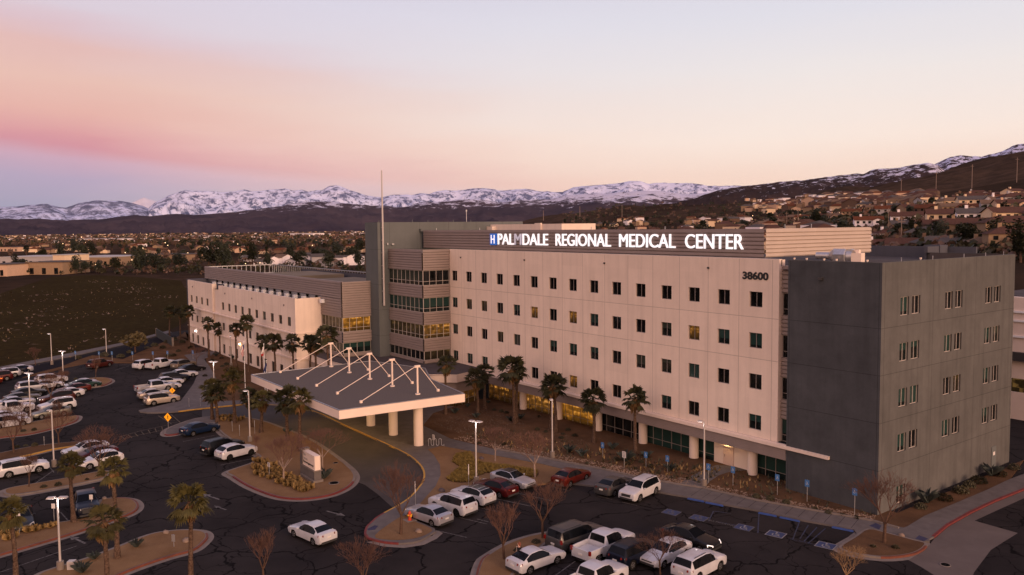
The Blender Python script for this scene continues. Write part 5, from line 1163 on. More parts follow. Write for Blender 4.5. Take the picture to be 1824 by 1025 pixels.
def leafy_mesh(seed, R0=(3,3,2.6), zc=4., n=900, lobes=9, leaf=.34, r=.16):
    rnd = random.Random(seed); tr, cr_ = MB(), MB(); L = []
    for i in range(lobes):
        a = rnd.uniform(0, 2*pi); rr = rnd.uniform(0, .62); z = rnd.uniform(-.55, .6); L.append((Vector((R0[0]*rr*cos(a), R0[1]*rr*sin(a), zc+R0[2]*z)), rnd.uniform(.35,.62)))
    tr.path([Vector((0,0,-.2)), Vector((.1,0,zc*.5)), Vector((0,.1,zc))], [r*1.5, r, r*.5], 7)
    for c, s in L: tr.tube((0,0,zc*.45), c, r*.45, r*.12, 4, 0, False)
    for i in range(n):
        c, s = L[rnd.randrange(lobes)]; d = Vector((rnd.gauss(0,1), rnd.gauss(0,1), rnd.gauss(0,1))).normalized()*rnd.uniform(.55,1.05)**.6
        p = c+Vector((d.x*R0[0]*s, d.y*R0[1]*s, d.z*R0[2]*s)); u = Vector((rnd.gauss(0,1), rnd.gauss(0,1), rnd.gauss(0,.7))).normalized(); v = u.orthogonal().normalized(); q = leaf*rnd.uniform(.6,1.3)
        cr_.add([p-u*q, p+v*q*.6, p+u*q, p-v*q*.6], [(0,1,2,3)])
    a, b = tr.mesh('trunk'), cr_.mesh('crown'); a.materials.append(M['bark']); b.materials.append(M['evergreen']); return a, b
LEAFY = [leafy_mesh(31), leafy_mesh(32, (2.6,2.6,3.2), 4.4), leafy_mesh(33, (3.4,3.0,2.3), 3.8, 1000, 11), leafy_mesh(34, (1.1,1.1,4.2), 4.6, 600, 7, .3), leafy_mesh(35, (3.,3.,2.0), 3.0, 520, 10, .42)]
FARL = [leafy_mesh(41, (3,3,2.6), 3.4, 240, 7, .62), leafy_mesh(42, (3.4,3,2.2), 3.0, 220, 7, .66), leafy_mesh(43, (1.,1.,3.6), 4.2, 130, 5, .5), leafy_mesh(44, (2.4,2.6,2.9), 3.6, 220, 6, .6)]
def tree(pos, s, label, k=0, mat=None, grp=None, lib=LEAFY, name='evergreen_tree', cat='tree', sx=1.):
    t = thing(name, label, cat, pos, random.uniform(0, 6), grp); t.scale = (s*sx, s*sx, s); mko('trunk', lib[k][0], t); c = mko('crown', lib[k][1], t)
    if mat: setmat(c, M[mat])
    return t
tree(G(241,628), .85, 'olive-brown rounded tree at the far lot edge', 4, 'olive', name='broad_tree'); tree(G(418,685), .62, 'olive tree growing between the lamp posts by the curved walk', 4, 'olive', name='broad_tree')
# ------------------------------------------------------------------ shrubs, agaves, grasses, rocks
def tuft_mesh(seed, n=60, h=.7, r=.5, name='foliage', curve=.5, w=.03):
    rnd = random.Random(seed); mb = MB()
    for i in range(n):
        a = rnd.uniform(0, 2*pi); o = Vector((cos(a), sin(a), 0)); t = Vector((-sin(a), cos(a), 0))*w*rnd.uniform(.7,1.4); L = rnd.uniform(.6,1.)
        b = o*r*.12*rnd.random(); m = b+o*r*.45*L+Vector((0,0,h*.75*L)); e = b+o*r*L+Vector((0,0,h*L*(1-curve*rnd.random())))
        mb.add([b-t, b+t, m+t*.8, e, m-t*.8], [(0,1,2,3,4)])
    return mb.mesh(name)
def ball_mesh(seed, n=240, r=.5, h=.45, q=.09):
    rnd = random.Random(seed); mb = MB()
    for i in range(n):
        d = Vector((rnd.gauss(0,1), rnd.gauss(0,1), abs(rnd.gauss(0,1)))).normalized()*rnd.uniform(.6,1.05); p = Vector((d.x*r, d.y*r, d.z*h+.05)); u = Vector((rnd.gauss(0,1), rnd.gauss(0,1), rnd.gauss(0,1))).normalized(); v = u.orthogonal().normalized()
        mb.add([p-u*q, p+v*q*.6, p+u*q, p-v*q*.6], [(0,1,2,3)])
    return mb.mesh('foliage')
AG = [tuft_mesh(s, 26, .85, .75, curve=.25, w=.075) for s in (51,52)]; GR = [tuft_mesh(s, 130, .75, .48, curve=.75, w=.022) for s in (53,54,55)]; SB = [ball_mesh(s) for s in (56,57,58)]
for m in AG: m.materials.append(M['agave'])
for m in GR: m.materials.append(M['straw'])
for m in SB: m.materials.append(M['shrub'])
def plant(name, me, px, py, s, label, grp, cat, mat=None, z=.13, hz=1.):
    p = G(px, py); o = mko(name, me, None, (p.x, p.y, z)); o.rotation_euler.z = random.uniform(0, 6); o.scale = (s, s, s*hz)
    if mat: setmat(o, M[mat])
    return tag(o, label, cat, grp)
for i, (px, py, s, lb) in enumerate(((810,738,1.0,'agave nearest the canopy on the rocky bed'), (833,727,.7,'small agave by the link wall'), (848,746,.9,'agave at the foot of the left lobby palm'), (910,752,.9,'agave just left of the tall facade palm'), (927,748,.9,'agave just right of the tall facade palm'), (870,720,.6,'little agave near the lobby corner'),
    (1014,808,1.1,'blue-green agave beside the mid-facade lamp post'), (1036,815,1.1,'blue-green agave right of the lamp post agave'), (1115,824,1.5,'tall dark agave behind the white notice sign'), (1152,818,1.0,'agave under the second blue sign'), (1193,841,1.0,'agave under the third blue sign'), (1091,802,1.0,'dark tall agave near the first blue sign'), (577,855,1.3,'spiky agave right of the monument sign'), (553,826,1.1,'agave behind the monument sign'),
    (512,774,.9,'agave behind the grass on the drop-off planter'), (243,978,.9,'agave on the bottom planter'), (168,1000,.8,'agave beside the low palm'), (146,1024,1.1,'agave at the bottom edge near the utility box'), (415,640,1.2,'agave beside the grey wing recess'), (385,636,1.0,'agave by the grey recess palm'), (1650,898,1.6,'big agave at the foot of the pale grey side wall'), (1765,850,1.5,'agave at the far end of the side wall'))):
    plant('agave', AG[i % 2], px, py, s, lb, 'agaves in the planting beds', 'agave')
k = 0
place = {'building': [(957,768),(972,772),(940,788),(1003,776),(1012,769),(1024,779),(1000,783),(960,745),(893,736),(880,733),(902,738),(1046,828),(1075,838),(1098,822),(1119,830),(1131,838),(1142,826),(1160,834),(1172,846),(855,793),(898,795),(875,790),(1347,889),(1372,893),(1400,899),(1451,911),(1476,917),(1500,921),(1526,926)],
 'side': [(1640,908),(1683,893),(1712,880),(1727,870),(1743,862),(1781,850),(1806,838)], 'island': [(42,771),(61,769),(78,871),(104,868),(155,858),(145,843),(46,797),(62,797),(30,800),(95,783),(135,678),(1555,978),(1595,980),(922,985),(955,970),(910,1003),(938,992)],
 'west': [(140,640),(186,636),(215,638),(230,630),(262,622),(275,618),(290,622),(300,636),(309,636),(318,628),(297,612),(310,608),(325,612),(340,622)], 'wing': [(395,640),(404,652),(430,668),(378,645),(396,655),(410,662),(375,690),(395,700),(412,704),(430,700),(365,672)]}
desc = {'building': 'in the bed before the hospital', 'side': 'along the pale side wall', 'island': 'on a parking planter', 'west': 'beyond the far lot', 'wing': 'in the bed before the wing'}
for key, L in place.items():
    for px, py in L:
        rnd = random.random(); s = {'building':.62,'side':1.25,'island':.6,'west':1.3,'wing':.9}[key]*random.uniform(.75,1.25)
        plant('shrub', SB[k % 3], px, py, s, 'dark rounded shrub %s' % desc[key], 'rounded shrubs '+desc[key], 'shrub', z=.12, hz=random.uniform(.8,1.2)); k += 1
for i in range(74):     # straw clumps around the monument sign
    t = i/73; px = random.uniform(450, 560); py = 836+(px-450)*.36+random.uniform(-16, 12)
    if 532 < px < 572 and py < 868: py = 872+random.uniform(0, 8)
    plant('grass_clump', GR[i % 3], px, py, random.uniform(.6,.95), 'straw-coloured grass clump around the monument sign', 'straw grass clumps by the monument sign', 'ornamental grass', z=.16)
for i, (px, py) in enumerate(((392,748),(398,752),(404,748),(410,753),(418,748),(425,752),(432,749),(400,745),(412,745),(8,958),(14,966),(25,962),(50,952),(58,948),(64,950),(76,946),(90,944),(96,941))):
    plant('grass_clump', GR[i % 3], px, py, random.uniform(.65,.95), 'straw-coloured grass clump %s' % ('under the drop-off palms' if i < 9 else 'on the lower left median'), 'straw grass clumps under palms' if i < 9 else 'straw grass clumps on the lower left median', 'ornamental grass', z=.16)
def scatter(name, n, region, rr, mat, z=.13, seed=5, squash=.6):
    rnd = random.Random(seed); mb = MB()
    for i in range(n):
        x, y = region(rnd); r = rnd.uniform(*rr); a = rnd.uniform(0, 6); v = []
        for k in range(6): v.append((x+r*cos(a+k*1.047)*rnd.uniform(.7,1.1), y+r*sin(a+k*1.047)*rnd.uniform(.7,1.1), z))
        v.append((x+rnd.uniform(-.2,.2)*r, y, z+r*squash*rnd.uniform(.7,1.3))); mb.add(v, [(k, (k+1) % 6, 6) for k in range(6)])
    return tag(mb.build(name, mat), kind='stuff')
def edgeband(lo, hi, i0=2, i1=11):
    def f(rnd):
        i = rnd.randint(i0, i1-1); a, b = wu[i], wu[i+1]; t = rnd.random(); d = Vector((b[0]-a[0], b[1]-a[1])).normalized(); n = Vector((-d.y, d.x))*rnd.uniform(lo, hi); return a[0]+(b[0]-a[0])*t+n.x, a[1]+(b[1]-a[1])*t+n.y
    return f
stn = mk('pale_river_rock', (.19,.135,.10), .95, var=.6, vs=2.5)
scatter('river_rocks', 1500, edgeband(.3, 2.3, 1, 7), (.05,.13), stn, .11, 6); scatter('river_rocks', 620, edgeband(.3, 1.7, 7, 10), (.05,.12), stn, .11, 7)
scatter('rocky_mulch', 1500, lambda r: (r.uniform(-30,-8), r.uniform(-13,-3.5)), (.04,.11), M['rocks'], .11, 8)
def polyregion(pts):
    xs = [p[0] for p in pts]; ys = [p[1] for p in pts]
    def f(r):
        while True:
            x, y = r.uniform(min(xs), max(xs)), r.uniform(min(ys), max(ys)); c = False; j = len(pts)-1
            for i in range(len(pts)):
                if (pts[i][1] > y) != (pts[j][1] > y) and x < (pts[j][0]-pts[i][0])*(y-pts[i][1])/(pts[j][1]-pts[i][1])+pts[i][0]: c = not c
                j = i
            if c: return x, y
    return f
def tufts(name, n, region, z, mat, h=(.1,.25), w=.16, seed=3):
    rnd = random.Random(seed); mb = MB()
    for i in range(n):
        for _ in range(12):
            x, y = region(rnd)
            if name not in ('dry_grass', 'pale_scrub') or noise.noise(Vector((x*.045, y*.045, seed))) > .12: break
        c = Vector((x, y, z)); w_ = w; w = w_*rnd.uniform(.4, 1.5)
        for k in range(3):
            a = rnd.uniform(0, 6); d = Vector((cos(a), sin(a), 0))*w*rnd.uniform(.5,1.2); q = Vector((d.y, -d.x, 0))*.5; hh = rnd.uniform(*h); mb.add([c-q*.6, c+q*.6, c+d+Vector((0,0,hh))], [(0,1,2)])
        w = w_
    return tag(mb.build(name, mat), kind='stuff')
gc = GL((812,812),(838,808),(845,822),(862,828),(900,832),(940,838),(958,842),(955,853),(925,852),(900,851),(868,845),(850,851),(835,862),(808,862),(795,856),(806,846),(820,835),(806,826))
tufts('ground_cover', 5200, polyregion(gc), .18, M['mat_green'])
tufts('dry_grass', 260, polyregion(GL((0,672),(10,665),(216,622),(300,600),(330,560),(330,510),(180,495),(0,520),(-60,600))), -.02, M['straw'], (.1,.35), .3, 9)
tufts('pale_scrub', 240, polyregion(GL((0,650),(216,605),(320,560),(320,512),(180,497),(0,515),(-60,600))), -.02, mk('pale_scrub', (.17,.125,.095), 1.), (.1,.5), .75, 10)
tufts('bed_grass', 190, lambda r: edgeband(1.8, 6.5, 1, 8)(r), .11, M['straw'], (.15,.4), .22, 21)
tufts('bed_brush', 500, lambda r: edgeband(1.5, 7.5, 1, 10)(r), .11, M['shrub'], (.15,.45), .26, 22)
for i, (px, py, s, m_, lb) in enumerate(((746,951,.38,'stone','pale boulder on the hydrant planter'), (787,878,.42,'stonedark','dark boulder beside the crescent walk'), (296,953,.36,'stone','left pale boulder on the bottom planter'), (332,968,.42,'stone','right pale boulder on the bottom planter'), (186,892,.3,'stone','pale rock on the rounded median tip'), (1606,958,.28,'stone','pale stone on the corner planter'), (953,868,.32,'stonedark','grey rock below the pale leafless tree'), (858,820,.34,'stonedark','blue-grey rounded shrub-like rock on the ground cover'))):
    p = G(px, py); mb = MB(); mb.ell((0,0,.02), (s*.9,s*.7,s*.58), 12, 8, 0, .12); o = mb.build('boulder', M[m_], None, (p.x, p.y, .18)); tag(o, lb, 'boulder')
# ------------------------------------------------------------------ lamps, signs, flags, hydrant
def lamp(px, py, H, label, heads=2, rz=0, on_=True, z=.12, power=0):
    p = G(px, py); t = thing('street_lamp', label, 'lamp post', (p.x, p.y, z-.1), rz, 'car park lamp posts')
    MB().tube((0,0,0), (0,0,.75), .26, .25, 16).build('base', M['curb'], t)
    MB().tube((0,0,.75), (0,0,H), .085, .065, 10).build('pole', M['polepaint'], t)
    sides = (1,-1) if heads == 2 else (1,)
    for s in sides:
        hd = MB(); hd.box(min(0,s*.15),-.05,H-.06,max(0,s*.15),.05,H+.02); hd.add([(s*.12,-.17,H-.03),(s*.72,-.20,H-.03),(s*.72,.20,H-.03),(s*.12,.17,H-.03),(s*.15,-.13,H+.09),(s*.66,-.15,H+.07),(s*.66,.15,H+.07),(s*.15,.13,H+.09)], [(0,1,5,4),(1,2,6,5),(2,3,7,6),(3,0,4,7),(4,5,6,7),(3,2,1,0)])
        o = hd.build('lamp_head', M['polepaint'], t)
        MB().box(min(s*.2,s*.62),-.13,H-.05,max(s*.2,s*.62),.13,H-.032).build('lens', M['lampwhite'] if on_ else M['signwhite'], o)
    if power:
        l = bpy.data.lights.new('lamp_light', 'POINT'); l.energy = power; l.color = (1,.9,.86); l.shadow_soft_size = .25; lo = bpy.data.objects.new('lamp_light', l); COL.objects.link(lo); lo.parent = t; lo.location = (.32, -.1, H-.32)
    return t
lamp(848.5,863.5,6.2,'twin-headed lamp post behind the white crossover', 2, R(25), power=60); lamp(984,817,6.3,'lit lamp post beside the facade palms', 1, R(150), power=60); lamp(1254,868,6.3,'lamp post at the start of the door path', 1, R(200), power=60)
lamp(445.5,789,6.1,'lamp post by the drop-off palms', 1, R(210), power=60); lamp(382,706,5.2,'lamp post behind the pair of palms', 2, R(40), power=60); lamp(96.5,832,6.0,'lamp post left of the three cars on the median', 1, R(200), power=60)
lamp(55,751,6.4,'twin-headed lamp post in the left lot', 2, R(30), power=60); lamp(113,678,4.9,'twin-headed lamp post at the far end of the left lot', 2, R(30), power=60); lamp(92.6,650,5.8,'lamp post beside the far pavement, left one', 1, R(210)); lamp(190,635,5.4,'lamp post beside the far pavement, right one', 1, R(210)); lamp(412,654,5.6,'slim lamp post in front of the wing', 1, R(160), power=50)
L11 = lamp(108,1018,5.5,'brightly glowing lamp post in the lower left foreground', 2, R(60), power=110); MB().box(.55,-.25,.1,1.05,.2,.75).build('control_box', M['polepaint'], L11)
def post_sign(px, py, h, label, face, w=.45, hh=.6, rz=R(-60), cat='sign', name='parking_sign', grp=None, mark=None, z=.1, diamond=False, pr=.03):
    p = G(px, py); t = thing(name, label, cat, (p.x, p.y, z), rz, grp)
    MB().tube((0,0,0), (0,0,h), pr, n=6).build('post', M['galv'], t)
    if diamond:
        r = w*.71; m = MB(); m.add([(0,-.035,h+.1-r),(r,-.035,h+.1),(0,-.035,h+.1+r),(-r,-.035,h+.1),(0,-.05,h+.1-r),(r,-.05,h+.1),(0,-.05,h+.1+r),(-r,-.05,h+.1)], [(4,5,6,7),(3,2,1,0),(0,1,5,4),(1,2,6,5),(2,3,7,6),(3,0,4,7)]); f = m.build('sign_face', M[face], t)
        m = MB(); hh_ = h+.1; y = -.056      # walking figure
        m.tube((.01,y-.004,hh_+.30*w), (.01,y+.001,hh_+.30*w), .055*w*1.2, n=10)
        for a, b, q in (((.0,.22),(.0,.0),.05),((.0,.0),(.14,-.24),.035),((.0,.0),(-.12,-.26),.035),((.0,.2),(.16,.06),.026),((.0,.2),(-.14,.04),.026)):
            a = Vector((a[0]*w,0,a[1]*w)); b = Vector((b[0]*w,0,b[1]*w)); d = (b-a).normalized(); n = Vector((-d.z,0,d.x))*q*w; o = Vector((0,y,hh_)); m.quad(o+a-n, o+a+n, o+b+n, o+b-n)
        m.build('walking_figure', M['black'], f)
    else:
        f = MB().box(-w/2,-.05,h-hh,w/2,-.032,h).build('sign_face', M[face], t)
        if mark == 'access':
            m = MB(); y = -.055; o = Vector((0,y,h-hh/2)); s = w*.9
            m.tube((-.02*s,y-.003,h-hh/2+.36*s), (-.02*s,y+.002,h-hh/2+.36*s), .07*s, n=8)
            for a, b in (((-.02,.26),(0,0)),((0,0),(.2,0)),((.2,0),(.3,-.28)),((-.22,-.02),(-.2,-.26)),((-.2,-.26),(.08,-.34)),((0,.14),(.18,.12))):
                a = Vector((a[0]*s,0,a[1]*s)); b = Vector((b[0]*s,0,b[1]*s)); d = (b-a).normalized(); n = Vector((-d.z,0,d.x))*.035*s; m.quad(o+a-n, o+a+n, o+b+n, o+b-n)
            m.build('wheelchair_symbol', M['signwhite'], f)
        elif mark == 'lines':
            m = MB()
            for q in (.2,.4,.6,.8): m.box(-w*.36,-.054,h-hh*q-.02,w*.36,-.051,h-hh*q+.02)
            m.build('sign_text', M['darkmetal'], f)
    return t
yw = R(-37)+R(-16)
lbs = ['first blue parking sign from the left, beside a palm','second blue parking sign, above an agave','third blue parking sign, left of the lamp post','blue parking sign just right of the lamp post','blue parking sign in front of the exit door','blue parking sign before the dark glazing','blue parking sign against the slate wall','rightmost blue parking sign near the corner tree']
for l, (px, py, h) in zip(lbs, ((1073.7,816,1.6),(1150.6,834,1.6),(1189,842,1.65),(1262,862.5,1.9),(1305.5,867,1.85),(1384.5,884,1.95),(1437.5,896,2.0),(1522,920,2.35))): post_sign(px, py, h, l, 'signblue', .42, .62, R(0)+R(8), grp='blue parking signs by the front walk', mark='access')
lbs = ['leftmost far blue sign, by the pavement','far blue sign second from the left','far blue sign third from the left','far blue sign above the white SUV','far blue sign above the white pickup','far blue sign by the dark shrubs','far blue sign by the wing path']
for l, (px, py) in zip(lbs, ((135,642),(177,643),(200,643),(236.5,643),(273,643),(299,642),(344,641))): post_sign(px, py, 1.7, l, 'signblue', .45, .62, R(30), grp='blue parking signs of the far lot', mark='access')
post_sign(1112,836,1.75,'white notice sign on a post in front of the rocky bed','signwhite',.48,.65,R(8),name='notice_sign',mark='lines'); post_sign(773,796,1.3,'small white notice sign behind the bike rack','signwhite',.35,.62,R(8),name='notice_sign',mark='lines')
post_sign(480,854,1.6,'small white plate sign left of the pale-trunked tree','signwhite',.45,.42,R(10),name='notice_sign',mark='lines'); post_sign(310,978,1.05,'small grey utility sign on the bottom planter','galv',.3,.55,R(40),name='utility_sign')
for l, (px, py, h) in zip(('narrow double white sign above the dark pickup','double white sign behind the bright lamp post','small white sign by the palm at the left edge'), ((164,918,1.75),(97,935,1.75),(35,955,2.))): post_sign(px, py, h, l, 'signwhite', .32, .42, R(50), name='stall_sign', mark=None)
post_sign(300,766,1.35,'large yellow pedestrian diamond at the crosswalk','signyellow',.78,0,R(-8)+R(45),name='pedestrian_sign',mark=None,diamond=True,z=.15); post_sign(307.5,712,1.2,'small yellow pedestrian diamond beside the parked row','signyellow',.62,0,R(62),name='pedestrian_sign',diamond=True,z=.05)
for l, (px, py, h) in zip(('thin white post beside the twin-headed lamp','thin white post beside the crescent walk','grey post by the wing path left one','grey post by the wing path right one','short post near the yellow median','post beside the drop-off palms, left one','post beside the drop-off palms, right one','slim post with tiny sign above the crossover'), ((835,869.5,2.2),(740,904,2.25),(337,727,1.3),(357,726,1.2),(79,796,1.1),(414,771,1.3),(427,779,1.4),(454,775,1.7))):
    p = G(px, py); t = thing('marker_post', l, 'post', (p.x, p.y, .1)); m = MB().tube((0,0,0), (0,0,h*.55), .025, n=6).build('post', M['galv'], t); MB().tube((0,0,h*.55), (0,0,h), .04, n=6).build('sleeve', M['signwhite'] if px > 700 else M['galv'], t)
# flags
def flag(px, py, H, label, kindf, pos=None):
    p = pos or G(px, py); t = thing('flagpole', label, 'flagpole', (p[0], p[1], .1), R(-50))
    MB().tube((0,0,0), (0,0,H), .06, .03, 8).tube((0,0,H), (0,0,H+.12), .07, n=8).build('pole', M['white'], t)
    if not kindf: return t
    mb = MB(); n, m = 10, 13; W, Hh = .62, 1.75 if kindf == 'us' else 1.3
    def Pt(u, v):   # hanging limp cloth: u across, v down
        return (.04+W*u*(.75+.25*sin(v*2.6)), .12*sin(u*9+v*4)*u+.06*sin(v*6), H-.25-Hh*v-.35*u*(1-.2*v))
    for i in range(n):
        for j in range(m):
            if kindf == 'us': c = 2 if (v0 := j/m) < .42 and True and i < n*.62+3 else (0 if ((i+j//2) % 2 == 0) else 1); c = 2 if (j < 5 and i < 8) else (0 if (i % 2 == 0) else 1)
            elif kindf == 'bear': c = 1 if j < 9 else 0
            else: c = 2
            mb.quad(Pt(i/n, j/m), Pt((i+1)/n, j/m), Pt((i+1)/n, (j+1)/m), Pt(i/n, (j+1)/m), c)
    mb.build('flag', [M['flagred'], M['flagwhite'], M['flagblue']], t); return t
flag(437,694,7.3,'flagpole with a limp red, white and blue striped flag','us'); flag(472.5,704,7.6,'white flagpole with a limp white and red flag behind the canopy edge','bear'); flag(476,703,5.0,'shorter flagpole with a blue flag right beside the white and red one','blue')
# hydrant
p = G(730,930); t = thing('fire_hydrant', 'red fire hydrant with yellow caps beside the silver sedan', 'fire hydrant', (p.x, p.y, .15), 0)
MB().tube((0,0,0),(0,0,.06),.2,n=14).tube((0,0,.06),(0,0,.62),.13,n=12).build('barrel', M['hydrant'], t); MB().ell((0,0,.62),(.14,.14,.16),10,5,0,0,True).tube((0,0,.74),(0,0,.84),.04,n=6).build('bonnet', M['hydrant'], t)
MB().tube((0,-.22,.45),(0,.22,.45),.07,n=10).tube((.0,0,.42),(.24,0,.42),.09,n=10).build('outlet', M['hydyel'], t); MB().box(-.45,-.45,-.1,.45,.45,.035).build('pad', M['curb'], t)
# bike rack: serpentine tube
p = G(777,799); q0, q1 = G(763.5,797), G(791,797); t = thing('bike_rack', 'pale serpentine tube bike rack beside the front walk', 'bike rack', (q0.x, q0.y, .14), atan2(q1.y-q0.y, q1.x-q0.x))
L = (q1-q0).length; pts = []; nn = 6
for i in range(nn+1):
    x = L*i/nn; top = i % 2 == 0
    if i == 0: pts.append((0,0,0))
    for k in range(7):
        a = pi*k/6; r = L/nn/2
        if i < nn: cx = x+r; pts.append((cx-r*cos(a), 0, (.72+r*sin(a)) if i % 2 == 0 else (.22-r*sin(a))))
pts.append((L,0,0)); MB().path([Vector(a) for a in pts], [.035]*len(pts), 8).build('rack_tube', M['galv'], t)
for px, py, lb in ((561,864,''),):
    pass
# monument sign
a, b = G(536,850.5), G(558,864); ang = atan2(b.y-a.y, b.x-a.x); t = thing('monument_sign', 'white lettered monument sign on a grey plinth amid the straw grass', 'sign', (a.x, a.y, .12), ang); L = (b-a).length
pm = M['greytower']; MB().box(-.1,-.05,-.1,L+.15,1.0,.28).build('footing', M['curb'], t); MB().box(.05,.12,.28,L,.85,1.15).build('plinth', M['concrete'], t); MB().box(-.02,.05,1.15,L+.12,.95,1.23).build('plinth_cap', M['curb'], t)
MB().box(-.35,.1,-.1,.12,.9,2.7).build('side_pillar', M['concrete'], t); MB().box(-.42,.04,2.7,.2,.96,2.78).build('pillar_cap', M['curb'], t); pn = MB().box(.12,.2,1.23,L,.8,2.65).build('sign_panel', M['cream'], t)
h0 = .26
for s, x1, z, mt, bo in (('Main', .9, 2.25, M['framegrey'], .0), ('Entrance', 1.35, 1.86, M['framegrey'], .0), ('Emergency', L-.25, 1.47, M['black'], .02)):
    text3(s, .3, min(x1, L-.2), .185, z, h0 if s != 'Emergency' else .28, mt, pn, 'sign_lettering', .02, bo)
# manholes and storm drain
for px, py, lb, r in ((595,864,'round dark manhole cover on the sign planter',.42),(598,828,'small dark valve cover on the sign planter',.22),(1684,1007,'round manhole on the concrete apron',.3)):
    p = G(px, py); t = thing('manhole', lb, 'manhole', (p.x, p.y, .175 if px < 1000 else .01)); MB().tube((0,0,0),(0,0,.03),r*1.25,n=24).build('collar', M['curb'], t); MB().tube((0,0,.03),(0,0,.04),r,n=24).build('cover', M['well'], t)
# dark green screen wall by the far palms
a, b = G(279,600), G(308,618); t = thing('screen_wall', 'low dark screen wall at the foot of the leftmost palms', 'screen wall', (a.x, a.y, 0), atan2(b.y-a.y, b.x-a.x)); L = (b-a).length
MB().box(0,-.1,0,L,.1,1.9).build('panel', mk('dark_green_panel', (.018,.022,.020), .8), t); MB().box(-.1,-.2,0,0,.2,2.0).box(L,-.2,0,L+.1,.2,2.0).build('end_post', M['curb'], t)
# neighbouring medical building at the right edge
p0 = PX(1803, 700, 30); NB = thing('neighbour_building', 'cream banded building glimpsed at the right edge behind the pale side wall', 'building', (0,0,0))
def nbz(py): return on(1815, py, 1, 46.).z
mb = MB(); xl, xr = 12, 95
for y0_, y1_, m_ in ((528,556,0),(560,590,1),(592,628,0)): pass
zs = [nbz(v) for v in (825,790,700,675,642,628,600,572,556,530)]
mb.box(xl,46,-.5,xr,75,zs[1]); mb.box(xl,46,zs[1]+.002,xr,75,zs[2]); mb.box(xl,46,zs[3],xr,75,zs[4]); mb.box(xl,46.02,zs[5],xr,74,zs[9])
mb.build('wall', M['cream'], NB); MB().box(xl,46.4,zs[2]-.1,xr,74,zs[3]+.1).build('ribbon_window', M['litdim'], NB); MB().box(xl,45.4,zs[4]-.05,xr,46.3,zs[5]+.05).build('shade_slot', M['darkmetal'], NB)
for z in (zs[6],zs[7],zs[8]): MB().box(xl,45.8,z-.12,xr,46.019,z+.12).build('band', M['white'], NB)
MB().box(xl,47,zs[9],xr,74,zs[9]+.1).build('roof', M['roofgrey'], NB)
# ------------------------------------------------------------------ houses
def rgb(*c): return lin(c)
ROOF = {'brown': mk('brown_roof_tile', (.085,.045,.035), .9, var=.2, vs=1.5), 'rust': mk('rust_roof_tile', (.11,.042,.023), .9, var=.2, vs=1.5), 'grey': mk('grey_roof_shingle', (.085,.075,.072), .9, var=.2, vs=1.5), 'tan': mk('tan_roof_tile', (.15,.10,.07), .9, var=.2, vs=1.5), 'white': mk('white_roof', (.36,.34,.33), .8)}
WALL = {'white': mk('white_house_wall', (.78,.72,.74), .9, var=.08), 'cream': mk('cream_house_wall', (.66,.50,.34), .9, var=.08), 'tan': mk('tan_house_wall', (.27,.185,.12), .9, var=.1), 'brown': mk('brown_house_wall', (.13,.085,.062), .9, var=.1), 'grey': mk('grey_house_wall', (.34,.32,.33), .9, var=.1), 'peach': mk('peach_house_wall', (.50,.34,.24), .9, var=.1)}
HM = {}; HWIN = {}
